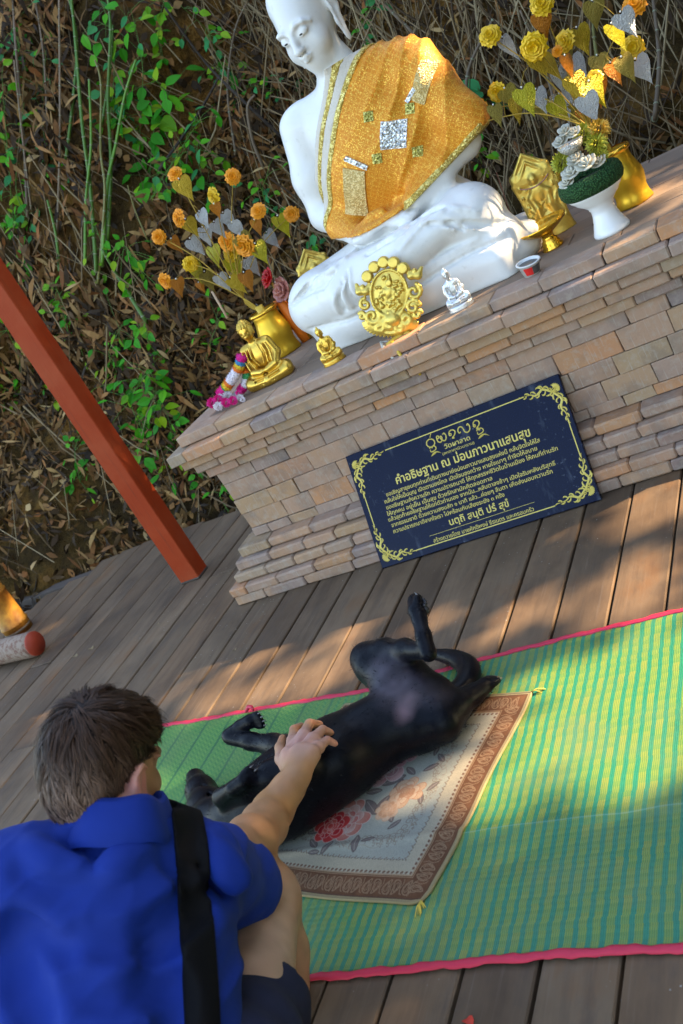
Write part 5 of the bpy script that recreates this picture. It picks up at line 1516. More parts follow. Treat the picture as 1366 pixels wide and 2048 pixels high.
M_PETALG = simple('pale_grey_petals', (0.50, 0.47, 0.38), (0.40, 0.375, 0.30), 30, 0.6, var=0.15)
M_PETALY = simple('lime_yellow_petals', (0.42, 0.40, 0.03), (0.30, 0.32, 0.03), 40, 0.6, bump=0.6, bscale=200)
M_PETALO = simple('ochre_petals', (0.50, 0.32, 0.03), (0.42, 0.24, 0.02), 40, 0.6)
def bloom(mb, c, r, seed, up=Vector((0, -0.5, 0.85))):
    g = random.Random(seed); up = up.normalized(); q_ = Vector((0, 0, 1)).rotation_difference(up).to_matrix()
    for (rad, n, tilt, pr) in ((0.72, 6, 0.5, 0.62), (0.44, 5, 0.9, 0.52), (0.18, 3, 1.25, 0.42)):
        for k in range(n):
            a = 2 * PI * k / n + g.uniform(-0.3, 0.3) + rad
            M = q_ @ Matrix.Rotation(a, 3, 'Z') @ Matrix.Rotation(-tilt, 3, 'Y')
            p = q_ @ Vector((math.cos(a) * rad * r * 0.8, math.sin(a) * rad * r * 0.8, (0.75 - rad) * r * 0.6))
            mb.ball(Vector(c) + p, (r * pr, r * pr * 0.85, r * 0.13), 9, 6, m=M)
for i, (x, y, z, r) in enumerate([(-0.030, -0.052, 0.222, 0.030), (0.020, -0.058, 0.228, 0.032), (-0.005, -0.045, 0.252, 0.026), (0.050, -0.04, 0.215, 0.026), (-0.055, -0.05, 0.200, 0.024)]):
    b = MB(); bloom(b, (x, y, z), r, i); b.build('carved_flower', M_PETALG, t)
b = MB(); b.lathe([(0.0, 0.272), (0.022, 0.274), (0.034, 0.286), (0.040, 0.302), (0.037, 0.303), (0.0, 0.290)], 26)
b.v = [(v[0] - 0.005, v[1] - 0.03, v[2]) for v in b.v]
m = NT('silver_cup'); vv = m.n('TexVoronoi'); vv.inputs['Scale'].default_value = 190; m.l(m.tc(), vv.inputs['Vector'])
b.build('small_cup', m.set((0.55, 0.53, 0.48), 0.35, 0.5, bump=vv.outputs['Distance'], bstr=1.0, bdist=0.004), t)
for i, (x, y, z, r) in enumerate([(-0.025, -0.04, 0.315, 0.024), (0.018, -0.035, 0.322, 0.022), (-0.004, -0.03, 0.338, 0.022)]):
    b = MB(); bloom(b, (x, y, z), r, i + 20); b.build('carved_flower', M_PETALG, t)
def pompom(mb, c, r, n, seed):
    g = random.Random(seed)
    for k in range(n):
        zz = 1 - 2 * (k + 0.5) / n; ph = k * 2.39996; R = math.sqrt(1 - zz * zz)
        d = Vector((R * math.cos(ph), R * math.sin(ph), zz))
        s = d.orthogonal().normalized(); u = d.cross(s)
        a = Vector(c) + d * r * 0.35; e = Vector(c) + d * r * g.uniform(0.9, 1.1); w = r * 0.17
        mb.add([a, (a + e) / 2 + s * w, e, (a + e) / 2 - s * w, (a + e) / 2 + u * w * 0.6], [(0, 1, 4), (4, 1, 2), (4, 2, 3), (0, 4, 3)], smooth=False)
for i, (x, y, z, r, mt) in enumerate([(0.060, -0.015, 0.262, 0.036, M_PETALY), (0.080, 0.01, 0.292, 0.036, M_PETALO), (-0.052, -0.02, 0.258, 0.034, M_PETALY), (0.058, -0.02, 0.228, 0.028, M_PETALY), (-0.068, -0.01, 0.222, 0.026, M_PETALO), (0.03, 0.02, 0.30, 0.035, M_PETALY)]):
    b = MB(); pompom(b, (x, y, z), r, 80, i); b.build('pompom_flower', mt, t)

# gilt votive stele with relief, round foot and a thin cord
def stele(h):
    T = SDF((-0.11, -0.05, -0.01), (0.11, 0.05, 0.31), h)
    T.rbox((0, 0, 0.12), (0.055, 0.010, 0.10), 0.010, k=0)
    T.rbox((0, 0, 0.232), (0.044, 0.010, 0.044), 0.006, k=0.01, rot=Matrix.Rotation(PI / 4, 4, 'Y'))
    T.rbox((0, 0, 0.222), (0.058, 0.010, 0.014), 0.010, k=0.01)
    g = random.Random(9)
    for s in (-1, 1):
        T.chain([(s * 0.058, -0.014, 0.04), (s * 0.060, -0.014, 0.14), (s * 0.066, -0.014, 0.21), (s * 0.045, -0.014, 0.25), (0, -0.014, 0.298)], [0.006, 0.006, 0.007, 0.006, 0.004], 0.004)
        T.chain([(s * 0.040, -0.016, 0.20), (s * 0.036, -0.018, 0.228), (s * 0.016, -0.018, 0.250), (0, -0.018, 0.27)], [0.004, 0.005, 0.005, 0.003], 0.003)
        T.chain([(s * 0.026, -0.018, 0.06), (s * 0.022, -0.021, 0.11), (s * 0.030, -0.019, 0.15), (s * 0.012, -0.02, 0.175)], [0.010, 0.011, 0.008, 0.006], 0.008)
        T.chain([(s * 0.05, -0.016, 0.13), (s * 0.036, -0.02, 0.10), (s * 0.05, -0.016, 0.07)], [0.005, 0.006, 0.004], 0.004)
    T.ell((0, -0.018, 0.208), (0.016, 0.014, 0.020), k=0.005); T.ell((0, -0.017, 0.160), (0.024, 0.012, 0.032), k=0.008)
    T.cone((0, -0.014, 0.225), (0, -0.014, 0.248), 0.009, 0.002, 0.005)
    for i in range(90):
        x, z = g.uniform(-0.055, 0.055), g.uniform(0.03, 0.20)
        if abs(x) < 0.03 and 0.14 < z: continue
        T.ell((x, -0.018, z), (g.uniform(0.002, 0.005), 0.006, g.uniform(0.003, 0.007)), k=0.003)
    T.cone((0, 0, 0.0), (0, 0, 0.022), 0.072, 0.066, 0.004, sq=((0, 1, 0), 0.6))
    T.cone((0, 0, 0.022), (0, 0, 0.040), 0.064, 0.06, 0.004, sq=((0, 1, 0), 0.5))
    T.a = np.maximum(T.a, -(T.ax[2][None, None, :]).astype(np.float32))
    return T.nets()
sv, sf = stele(0.0026)
sme = np_mesh('tablet', sv, sf); sme.materials.append(M_GOLDR)
t = thing('gilt_stele', 'tall gold relief tablet with pointed top standing behind the gold tray', 'votive tablet', (-0.880, 3.50, TOPZ), 0.22)
o = mobj('tablet', sme, None, t, scale=(1.02, 1.0, 0.99))
b = MB(); P = [(0.064 * math.cos(a), -0.030 * (1 if math.sin(a) < 0 else -0.6) * abs(math.sin(a)) - 0.004, 0.205 + 0.020 * math.cos(2 * a) * 0.3 - (0.018 if math.sin(a) < 0 else 0) * abs(math.sin(a))) for a in [2 * PI * i / 24 for i in range(25)]]
b.tube(P, 0.0022, 5, cap=False); b.build('cord', simple('pink_cord', (0.50, 0.25, 0.22), (0.42, 0.2, 0.15), 30, 0.8), t)
_sp = at_z(610, 502, TOPZ + 0.285)
t = thing('gilt_stele', 'gold relief tablet half hidden behind the statue right knee', 'votive tablet', (_sp.x, _sp.y, TOPZ), 0.45)
mobj('tablet', sme, None, t, scale=(1.1, 1.1, 0.98))

# gold paper vases
M_FOIL = mat_gold('crinkled_gold_foil', (0.75, 0.46, 0.035), (0.58, 0.32, 0.02), 0.36, 22, 0.9, 0.7)
def vase(name, loc, label, h, r0, r1, rz=0.0, tilt=0.0):
    t = thing(name, label, 'vase', loc, rz, rot=(0.0, tilt, rz))
    b = MB()
    prof = [(0.0, 0.0), (r0 * 0.95, 0.0), (r0, 0.006)] + [(r0 + (r1 - r0) * s - 0.006 * math.sin(s * PI * 3), 0.006 + (h - 0.006) * s) for s in [i / 9 for i in range(1, 10)]] + [(r1 * 0.8, h), (0, h * 0.96)]
    b.lathe(prof, 10, wob=lambda a, z: 1 + 0.05 * math.cos(5 * a + z * 9))
    b.build('foil_wrap', M_FOIL, t)
    b = MB(); b.lathe([(r1 * 1.02, h - 0.012), (r1 * 1.13, h - 0.006), (r1 * 1.08, h + 0.003), (r1 * 0.9, h + 0.004)], 20); b.build('rim', M_BRASS, t)
    return t
vase('gold_vase', (-0.590, 3.41, TOPZ), 'crinkled gold vase standing behind the white footed bowl', 0.185, 0.062, 0.050)
vase('gold_vase', (-2.125, 3.60, TOPZ), 'crinkled gold vase behind the gold seated figurine holding leaf sprays', 0.20, 0.074, 0.060)

# foil leaf and flower sprays
def heart_mesh():
    mb = MB(); n = 7; vs = [(0, 0, 0.004)]; L = []
    out = [(0, 0.0), (0.20, 0.16), (0.42, 0.13), (0.50, -0.08), (0.44, -0.34), (0.28, -0.62), (0.12, -0.88), (0.03, -1.10), (0, -1.22)]
    ctr = [(0, 0, 0.02), (0, -0.25, 0.045), (0, -0.55, 0.05), (0, -0.85, 0.03), (0, -1.22, 0.0)]
    for s in (1, -1):
        vs = [(x * s, y, -0.05 * abs(x) ** 1.5) for x, y in out]; b = len(mb.v)
        cs = list(ctr)
        mb.add(vs + cs, [f if s > 0 else tuple(reversed(f)) for f in [(9, 2, 1), (9, 10, 2), (10, 3, 2), (10, 4, 3), (10, 11, 4), (11, 5, 4), (11, 12, 5), (12, 6, 5), (12, 7, 6), (12, 13, 7), (9, 1, 0)]], smooth=False)
    return mb.mesh('foil_leaf')
def marigold_mesh(seed):
    g = random.Random(seed); mb = MB()
    for (R, n, lift, w) in ((0.50, 9, 0.02, 0.22), (0.40, 8, 0.10, 0.20), (0.28, 7, 0.17, 0.17), (0.15, 5, 0.22, 0.13)):
        for k in range(n):
            a = 2 * PI * k / n + g.uniform(-0.2, 0.2); d = Vector((math.cos(a), math.sin(a), 0)); s = Vector((-d.y, d.x, 0))
            z = lift + g.uniform(-0.03, 0.03)
            mb.add([d * R * 0.15 + Vector((0, 0, z * 0.7)), d * R * 0.65 + s * w + Vector((0, 0, z + 0.05)), d * R * g.uniform(0.92, 1.08) + s * w * 0.5 + Vector((0, 0, z - 0.02)), d * R * 0.93 + Vector((0, 0, z + 0.05)),
                    d * R * g.uniform(0.92, 1.08) - s * w * 0.5 + Vector((0, 0, z - 0.02)), d * R * 0.65 - s * w + Vector((0, 0, z + 0.05))], [(0, 1, 3), (1, 2, 3), (0, 3, 5), (3, 4, 5)], smooth=False)
    mb.ball((0, 0, 0.0), (0.12, 0.12, 0.14), 7, 4)
    return mb.mesh('foil_flower')
def foil(name, c, c2, rough=0.28, metal=0.85):
    m = NT(name); n = m.noise(9, 4)
    st = m.noise(1.0, 2, 0.5, m.vec((40, 6, 40), (0, 0, 0.6)))
    return m.set(m.mix(n, c, c2), rough, metal, bump=m.math('ADD', m.noise(14, 3), st), bstr=0.8, bdist=0.10)
FM = {'G': foil('gold_foil', (0.82, 0.56, 0.03), (0.66, 0.42, 0.02), 0.3, 0.3), 'S': foil('silver_foil', (0.84, 0.82, 0.78), (0.62, 0.61, 0.58), 0.26, 0.3), 'Y': foil('lemon_foil', (0.74, 0.64, 0.02), (0.60, 0.50, 0.015), 0.3, 0.25),
      'O': foil('orange_foil', (0.76, 0.27, 0.008), (0.62, 0.19, 0.005), 0.34, 0.25), 'B': foil('dull_bronze_foil', (0.50, 0.38, 0.06), (0.40, 0.29, 0.04), 0.38, 0.3),
      'F': simple('orange_flower_foil', (0.80, 0.30, 0.006), (0.62, 0.20, 0.004), 7, 0.45, metal=0.25, var=0.15), 'W': simple('yellow_flower_foil', (0.72, 0.45, 0.008), (0.58, 0.32, 0.006), 7, 0.45, metal=0.25, var=0.1)}
heart_me = {}; flower_me = {}
for k in 'GSYOB':
    heart_me[k] = heart_mesh(); heart_me[k].materials.append(FM[k])
for k in 'FW':
    for j in (0, 1):
        flower_me[k, j] = marigold_mesh(j + 1); flower_me[k, j].materials.append(FM[k])
M_WIRE = simple('gold_wire', (0.45, 0.30, 0.04), (0.35, 0.22, 0.03), 20, 0.45, metal=0.5)
M_BEAD = simple('clear_bead', (0.75, 0.74, 0.70), rough=0.15)
bead_me = MB().ball((0, 0, 0), 0.0032, 6, 4).mesh('bead'); bead_me.materials.append(M_BEAD)
def spray(name, label, base, y0, y1, hearts, flowers, px, scale, seed):
    g = random.Random(seed)
    t = thing(name, label, 'leaf spray', base)
    Bs = Vector(base)
    st = MB(); tips = []
    for (X, Y_, k, s) in hearts:
        p = at_y(*px(X, Y_), g.uniform(y0, y1)); tips.append((p, 'h'))
        o = mobj('foil_leaf', heart_me[k], None, t)
        # leaves hang tip down, turned more or less to the viewer
        yaw = math.atan2(p.x, -p.y) * 0 + g.uniform(-0.65, 0.65) + 0.50
        M = Matrix.Rotation(yaw, 4, 'Z') @ Matrix.Rotation(PI / 2 + g.uniform(-0.30, 0.30), 4, 'X') @ Matrix.Rotation(g.uniform(-0.2, 0.25), 4, 'Z')
        sc = 0.068 * s * scale
        o.matrix_local = Matrix.Translation(p - Bs + Vector((0, 0, sc * 0.5))) @ M @ Matrix.Scale(sc, 4)
        b = mobj('bead', bead_me, None, t); b.location = p - Bs + Vector((0, 0, sc * 0.62))
        tips[-1] = (p + Vector((0, 0, sc * 0.65)), 'h')
    for (X, Y_, k, s) in flowers:
        p = at_y(*px(X, Y_), g.uniform(y0, y1)); tips.append((p, 'f'))
        o = mobj('foil_flower', flower_me[k, g.randrange(2)], None, t)
        d = Vector((g.uniform(-0.35, 0.55), -0.8, g.uniform(-0.15, 0.6))).normalized()
        o.matrix_local = Matrix.Translation(p - Bs) @ Vector((0, 0, 1)).rotation_difference(d).to_matrix().to_4x4() @ Matrix.Rotation(g.uniform(0, 6), 4, 'Z') @ Matrix.Scale(0.066 * s * scale, 4)
        tips[-1] = (p - d * 0.006, 'f')
    # wires: flowers end the main branches, leaves hang off the nearest branch
    mains = [tp for tp in tips if tp[1] == 'f']
    top0 = Bs + Vector((0, 0, 0.16)); fork = Bs + Vector((-0.05 if Bs.x < -1.5 else -0.03, 0.0, 0.25))
    branches = []
    for p, _ in mains:
        c1 = fork + (p - fork) * 0.45 + Vector((0, 0, 0.05)); pts = [top0, fork, c1, p]
        pts = [Vector(v) for v in arc([tuple(v) for v in pts], 14)]
        st.tube([v - Bs for v in pts], [0.0032 - 0.0018 * i / len(pts) for i in range(len(pts))], 5); branches += pts[5:]
    for p, k in tips:
        if k == 'h':
            qn = min(branches, key=lambda v: (v - p).length)
            st.tube([qn - Bs, (qn + p) / 2 - Bs + Vector((0, 0, 0.012)), p - Bs], [0.0014, 0.0012, 0.0009], 4)
    st.build('wire_stems', M_WIRE, t)
    return t
z3 = lambda X, Y: (280 + X / 3.415, 320 + Y / 3.415)
z4 = lambda X, Y: (940 + X / 3.207, 0 + Y / 3.207)
spray('foil_leaf_spray', 'spray of gold and silver foil leaves with orange flowers left of the statue', (-2.125, 3.60, TOPZ + 0.03), 3.45, 3.72,
      [(310, 205, 'G', 1.15), (440, 410, 'S', .95), (350, 470, 'G', 1.05), (462, 520, 'S', 1.0), (540, 480, 'S', .95), (605, 425, 'S', 1.05), (668, 490, 'S', 1.0), (245, 590, 'O', .9), (380, 600, 'S', 1.05), (525, 655, 'Y', 1.1), (655, 740, 'Y', 1.2), (825, 640, 'Y', 1.1),
       (765, 735, 'S', 1.15), (405, 775, 'Y', 1.05), (480, 830, 'B', 1.15), (570, 845, 'S', 1.05), (655, 870, 'G', 1.1), (745, 830, 'O', 1.0), (280, 870, 'O', .95), (980, 455, 'Y', 1.15), (900, 555, 'S', 1.0), (810, 460, 'O', .8), (530, 345, 'O', .7), (725, 590, 'B', 1.2), (420, 870, 'O', .6)],
      [(240, 95, 'F', 1.0), (635, 115, 'F', 1.0), (505, 245, 'W', 1.1), (268, 395, 'F', 1.15), (130, 525, 'F', 1.0), (345, 710, 'W', 1.05), (175, 825, 'F', 1.15), (598, 560, 'F', 1.35), (712, 585, 'F', 1.4), (810, 350, 'F', 1.0), (1035, 370, 'F', 1.0), (620, 640, 'W', 1.2)], z3, 1.0, 3)
spray('foil_leaf_spray', 'spray of gold and silver foil leaves with yellow flowers above the white footed bowl', (-0.590, 3.41, TOPZ + 0.02), 3.30, 3.62,
      [(245, 325, 'S', 1.15), (480, 165, 'O', 1.05), (720, 265, 'G', 1.2), (945, 245, 'Y', 1.2), (1000, 165, 'S', 1.1), (1095, 465, 'S', 1.15), (1005, 450, 'B', 1.1), (930, 475, 'O', 1.0), (850, 440, 'B', 1.2), (685, 450, 'S', 1.15), (595, 510, 'S', 1.15), (510, 450, 'G', 1.2), (440, 420, 'G', 1.1),
       (610, 690, 'S', 1.3), (565, 720, 'Y', 1.1), (455, 650, 'S', 1.1), (370, 650, 'Y', 1.2), (320, 705, 'G', 1.1), (255, 640, 'B', 1.05), (180, 740, 'B', .95), (465, 705, 'B', 1.0), (690, 570, 'G', 1.2), (735, 605, 'G', 1.2), (800, 610, 'Y', 1.2), (855, 590, 'O', 1.15), (770, 700, 'S', 1.2), (820, 90, 'B', 1.15), (695, 740, 'B', 1.0), (640, 345, 'B', 1.0), (640, 430, 'O', 1.0), (745, 760, 'O', .9)],
      [(460, 30, 'W', 1.25), (130, 230, 'W', 1.2), (410, 300, 'W', 1.45), (1055, 35, 'F', 1.25), (1045, 305, 'W', 1.3), (612, 265, 'W', 1.2), (175, 590, 'W', 1.15), (50, 700, 'F', 1.3), (25, 800, 'F', 1.0), (560, 330, 'F', .6), (800, 500, 'W', .9)], z4, 0.92, 8)

# flower garland leaning on the gold figurine
t = thing('flower_garland', 'garland of white buds with rainbow bands and pink ends beside the gold figurine', 'garland', (-2.215, 3.165, TOPZ))
GB = Vector((-2.215, 3.165, TOPZ))
M_BUDW = simple('white_buds', (0.78, 0.74, 0.76), (0.66, 0.58, 0.62), 60, 0.8)
M_PINK = simple('hot_pink_petals', (0.80, 0.015, 0.28), (0.62, 0.01, 0.20), 50, 0.7)
RB = [simple('band_' + n, c, rough=0.8) for n, c in (('magenta', (0.7, 0.03, 0.25)), ('yellow', (0.75, 0.5, 0.03)), ('green', (0.05, 0.35, 0.12)), ('orange', (0.75, 0.2, 0.02)), ('blue', (0.05, 0.25, 0.45)))]
pG = lambda px_, py_, y: at_y(px_, py_, y) - GB
def petals_ring(mb, c, ax, r, n, L, g):
    ax = ax.normalized(); s = ax.orthogonal().normalized(); u = ax.cross(s)
    for k in range(n):
        a = 2 * PI * k / n + g.uniform(-0.2, 0.2); d = s * math.cos(a) + u * math.sin(a)
        e = Vector(c) + d * (r + L) + ax * g.uniform(-0.004, 0.006); b_ = Vector(c) + d * r * 0.5; w = ax.cross(d) * 0.0042
        mb.add([b_, (b_ + e) / 2 + w, e, (b_ + e) / 2 - w], [(0, 1, 2, 3)], smooth=False)
def bead_rope(pts, r, segs, seed):
    g = random.Random(seed)
    P = [Vector(p) for p in arc([tuple(p) for p in pts], 26)]; n = len(P)
    for (f0, f1, mt, nm) in segs:
        mb = MB(); i0, i1 = int(f0 * (n - 1)), max(int(f0 * (n - 1)) + 1, int(f1 * (n - 1)))
        for i in range(i0, i1):
            for q_ in (0, 0.5):
                petals_ring(mb, P[i].lerp(P[i + 1], q_), P[i + 1] - P[i], r, 15, 0.0035, g)
        mb.tube(P[i0:i1 + 1], r * 0.93, 10); mb.build(nm, mt, t)
rope1 = [pG(484, 712, 3.17), pG(478, 735, 3.165), pG(466, 755, 3.16), pG(452, 775, 3.155), pG(440, 790, 3.15)]
bead_rope(rope1, 0.021, [(0.0, 0.12, M_PINK, 'pink_end'), (0.12, 0.18, RB[4], 'band'), (0.18, 0.25, RB[1], 'band'), (0.25, 0.34, RB[3], 'band'), (0.34, 0.62, M_BUDW, 'bud_rope'), (0.62, 0.69, RB[3], 'band'), (0.69, 0.75, RB[1], 'band'), (0.75, 0.82, RB[2], 'band'), (0.82, 1.0, M_PINK, 'pink_end')], 1)
rope2 = [pG(490, 735, 3.20), pG(493, 752, 3.19), pG(490, 770, 3.18), pG(480, 782, 3.175), pG(474, 795, 3.17)]
bead_rope(rope2, 0.017, [(0.0, 0.2, RB[3], 'band'), (0.2, 0.35, RB[2], 'band'), (0.35, 0.55, M_BUDW, 'bud_rope'), (0.55, 0.75, M_PINK, 'pink_end'), (0.75, 1.0, M_BUDW, 'bud_rope')], 2)
for i, (x, y, yy_, mt, r, nm) in enumerate([(455, 792, 3.13, M_BUDW, 0.021, 'bud_tuft'), (440, 796, 3.12, M_BUDW, 0.018, 'bud_tuft'), (424, 806, 3.10, M_PINK, 0.024, 'pink_bloom'), (436, 798, 3.10, M_PINK, 0.019, 'pink_bloom'), (452, 805, 3.07, M_PINK, 0.022, 'pink_bloom'), (466, 801, 3.07, M_PINK, 0.020, 'pink_bloom'), (436, 813, 3.06, M_BUDW, 0.020, 'bud_tuft'), (480, 795, 3.09, M_BUDW, 0.015, 'bud_tuft'), (486, 800, 3.08, M_BUDW, 0.012, 'bud_tuft'), (477, 786, 3.11, M_PINK, 0.014, 'pink_bloom')]):
    b = MB(); c = at_y(x, y, yy_) - GB; c.z = max(c.z, r * 0.85); pompom(b, c, r, 70, i + 40); b.build(nm, mt, t)

# red glass lantern flower, orange cone, stick and incense
t = thing('red_lotus_candle', 'translucent red lotus candle behind the statue right knee', 'candle', (-2.03, 3.66, TOPZ))
M_RGL = simple('red_glass', (0.55, 0.01, 0.012), (0.35, 0.008, 0.01), 12, 0.2)
M_RCL = simple('clear_pink_plastic', (0.42, 0.16, 0.12), (0.30, 0.09, 0.07), 12, 0.22)
cpos = at_y(538, 556, 3.66) - Vector((-2.03, 3.66, TOPZ)); c2 = at_y(566, 580, 3.66) - Vector((-2.03, 3.66, TOPZ))
b = MB(); bloom(b, cpos, 0.040, 61, Vector((-0.5, -0.7, 0.6))); b.build('red_petals', M_RGL, t)
b = MB(); bloom(b, c2, 0.050, 62, Vector((-0.3, -0.8, 0.4))); b.build('pink_petals', M_RCL, t)
b = MB(); b.tube([(c2.x, c2.y, 0.0), (c2.x, c2.y, c2.z - 0.02)], [0.014, 0.010], 10); b.build('stand', M_BRASS, t)
b = MB(); b.tube([(cpos.x, cpos.y, 0.0), (cpos.x, cpos.y, cpos.z - 0.02)], [0.006, 0.005], 8); b.build('stem', M_WIRE, t)
t = thing('orange_paper_cone', 'bright orange folded paper cone at the statue right knee', 'paper cone', (-2.02, 3.66, TOPZ))
oc = at_y(566, 612, 3.66) - Vector((-2.02, 3.66, TOPZ))
b = MB(); b.tube([(oc.x + 0.02, 0, 0), (oc.x + 0.008, 0, oc.z * 0.6), (oc.x, 0, oc.z + 0.02), (oc.x - 0.03, 0, oc.z + 0.032)], [0.024, 0.026, 0.021, 0.003], 10); b.build('cone', simple('orange_paper', (0.90, 0.22, 0.01), (0.80, 0.16, 0.01), 9, 0.55), t)
t = thing('gold_candle', 'pale gold candle leaning in the vase behind the gold figurine', 'candle', (-2.115, 3.585, TOPZ))
gc0 = at_y(540, 652, 3.57) - Vector((-2.115, 3.585, TOPZ)); gc1 = at_y(517, 612, 3.57) - Vector((-2.115, 3.585, TOPZ))
b = MB(); b.tube([Vector((0.0, 0.0, 0.10)), gc0, gc1], [0.020, 0.021, 0.017], 12); b.build('wax_stick', simple('gold_wax', (0.75, 0.50, 0.06), (0.62, 0.38, 0.04), 10, 0.4, metal=0.3), t)
b = MB(); b.tube([gc1, gc1 + Vector((-0.006, 0, 0.012))], [0.004, 0.002], 6); b.build('wick', M_DARK, t)
ib = MB(); p0 = at_y(1018, 440, 3.62); p0.z = TOPZ; p1 = at_y(993, 345, 3.62)
ib.tube([p0, p1], [0.0022, 0.0016], 5)
o = ib.build('incense_stick', simple('incense_red', (0.32, 0.12, 0.07), (0.25, 0.09, 0.05), 20, 0.8)); tag(o, 'thin brown incense stick standing behind the statue left knee', 'incense stick')
sb = MB(); p0 = at_y(455, 636, 3.75); p1 = at_y(424, 583, 3.78)
sb.tube([p0, p1], [0.006, 0.005], 7)
o = sb.build('bamboo_splint', simple('pale_bamboo_splint', (0.55, 0.38, 0.24), (0.45, 0.30, 0.18), 20, 0.7)); tag(o, 'pale split bamboo stick hanging under the left leaf spray', 'stick')
# ------------------------------------------------------------------ black dog lying on its back
D = SDF((-2.16, 1.36, -0.01), (-0.98, 2.16, 0.40), 0.0052)
def ch(pts, k=0.03, op='u', sq=None):
    """chain of (px, py, height, radius)"""
    D.chain([tuple(at_z(p[0], p[1], p[2])) for p in pts], [p[3] for p in pts], k, op, sq)
ch([(530, 1612, .105, .090), (582, 1576, .110, .097), (640, 1538, .110, .096), (690, 1506, .106, .092), (761, 1461, .100, .080), (812, 1436, .095, .074), (862, 1414, .090, .072)], 0.045)
ch([(600, 1560, .150, .060), (670, 1518, .146, .058)], 0.05)
# neck and head turned aside, nose pointing along the mat
ch([(540, 1605, .110, .090), (485, 1640, .090, .072), (437, 1652, .078, .066)], 0.04)
ch([(432, 1650, .076, .068), (416, 1618, .068, .052), (402, 1582, .060, .038), (391, 1556, .052, .028)], 0.03)
ch([(425, 1600, .050, .030), (398, 1562, .040, .020)], 0.015)
ch([(388, 1549, .058, .015)], 0.01) if False else D.ell(tuple(at_z(388, 1550, .058)), (0.016, 0.014, 0.014), k=0.008)
D.cone(tuple(at_z(452, 1612, .050)), tuple(at_z(470, 1580, .020)), 0.022, 0.008, 0.02)
# hind leg with the foot in the air
ch([(850, 1400, .105, .070), (800, 1362, .145, .070), (748, 1330, .178, .048), (732, 1318, .188, .040)], 0.035)
ch([(733, 1314, .192, .038), (770, 1303, .207, .033), (810, 1300, .222, .027), (846, 1302, .235, .0215)], 0.018)
ch([(857, 1307, .236, .0215), (847, 1272, .262, .0195), (839, 1240, .280, .0185), (835, 1222, .290, .0230), (831, 1202, .300, .0210)], 0.010)
# hind leg stretched along the rug
ch([(845, 1448, .080, .068), (882, 1440, .086, .050), (912, 1415, .078, .030), (944, 1391, .058, .0215), (970, 1371, .046, .0225)], 0.03)
# tail curling round
tl = arc([tuple(at_z(*q_)) for q_ in [(885, 1402, .050), (915, 1388, .046), (936, 1360, .045), (936, 1334, .045), (912, 1318, .046), (885, 1311, .046), (862, 1308, .048)]], 42)
D.chain([tuple(v) for v in tl], [.040 - .011 * min(1, i / 10) - .018 * max(0, (i - 24) / (len(tl) - 25)) for i in range(len(tl))], 0.006)
# folded forelegs
ch([(588, 1505, .140, .048), (548, 1491, .128, .030), (503, 1483, .138, .0225), (462, 1476, .150, .0205)], 0.018)
ch([(458, 1472, .152, .0215), (480, 1453, .168, .0180), (502, 1442, .176, .0205)], 0.007)
ch([(602, 1535, .195, .048), (545, 1550, .205, .034), (492, 1576, .200, .0255), (446, 1598, .190, .0225)], 0.022)
ch([(442, 1594, .196, .0230), (468, 1577, .222, .0190), (490, 1562, .232, .0215)], 0.007)
claws = MB()
def paw(px, py, z, dirv, upv, r):
    c = at_z(px, py, z); d = Vector(dirv).normalized(); u = Vector(upv); u = (u - d * u.dot(d)).normalized(); s = d.cross(u)
    for k in range(4):
        o = (k - 1.5)
        tip = c + d * (r * (0.85 - 0.12 * abs(o))) + s * (o * r * 0.48)
        D.cone(tuple(c + s * (o * r * 0.40)), tuple(tip), r * 0.40, r * 0.34, 0.004)
        claws.tube([tip + u * r * 0.12, tip + d * r * 0.35 + u * r * 0.05, tip + d * r * 0.62 - u * r * 0.12], [r * 0.11, r * 0.09, r * 0.02], 5)
vz = lambda a, b: (at_z(*b) - at_z(*a))
paw(835, 1218, .292, vz((843, 1262, .265), (833, 1205, .302)), _r, 0.029)
paw(976, 1366, .045, vz((948, 1388, .058), (985, 1360, .045)), (0, 0, 1), 0.027)
paw(512, 1442, .173, vz((480, 1452, .165), (515, 1441, .175)), -_f, 0.025)
paw(496, 1558, .233, vz((468, 1578, .222), (503, 1552, .233)), -_f, 0.026)
# belly tuck, groin crease and chest keel
ch([(800, 1395, .215, .008), (845, 1375, .20, .010), (868, 1372, .18, .006)], 0.02, 's')
ch([(430, 1612, .128, .006), (406, 1572, .098, .005)], 0.01, 's')
D.a = np.maximum(D.a, -(D.ax[2][None, None, :] - 0.011)).astype(np.float32)
DV, DF = D.nets(); DV = relax(DV, DF, 2, 0.45)
cols = np.tile(np.array((0.0020, 0.0023, 0.0048)), (len(DV), 1))
def tint(px, py, z, r, c, a):
    global cols
    d = np.linalg.norm(DV - np.array(at_z(px, py, z)), axis=1)
    w = (np.clip(1 - d / r, 0, 1) ** 1.3 * a * (0.55 + 0.9 * vnoise(DV, 26, 3)))[:, None].clip(0, 1)
    cols = cols * (1 - w) + np.array(c) * w
tint(765, 1352, .200, .085, (0.075, 0.062, 0.076), 1.1); tint(800, 1378, .180, .085, (0.085, 0.066, 0.078), 1.0)
tint(806, 1422, .160, .035, (0.170, 0.105, 0.118), 1.3); tint(797, 1440, .158, .032, (0.190, 0.110, 0.125), 1.4); tint(788, 1460, .155, .032, (0.200, 0.112, 0.130), 1.4); tint(818, 1402, .16, .04, (0.13, 0.09, 0.10), 1.0)
tint(866, 1392, .14, .06, (0.060, 0.048, 0.056), .9); tint(835, 1260, .27, .05, (0.02, 0.02, 0.026), .5)
pass
streak = 0.75 + 0.5 * vnoise(DV * np.array((1.0, 1.0, 1.0)), 60, 8)
cols *= streak[:, None]
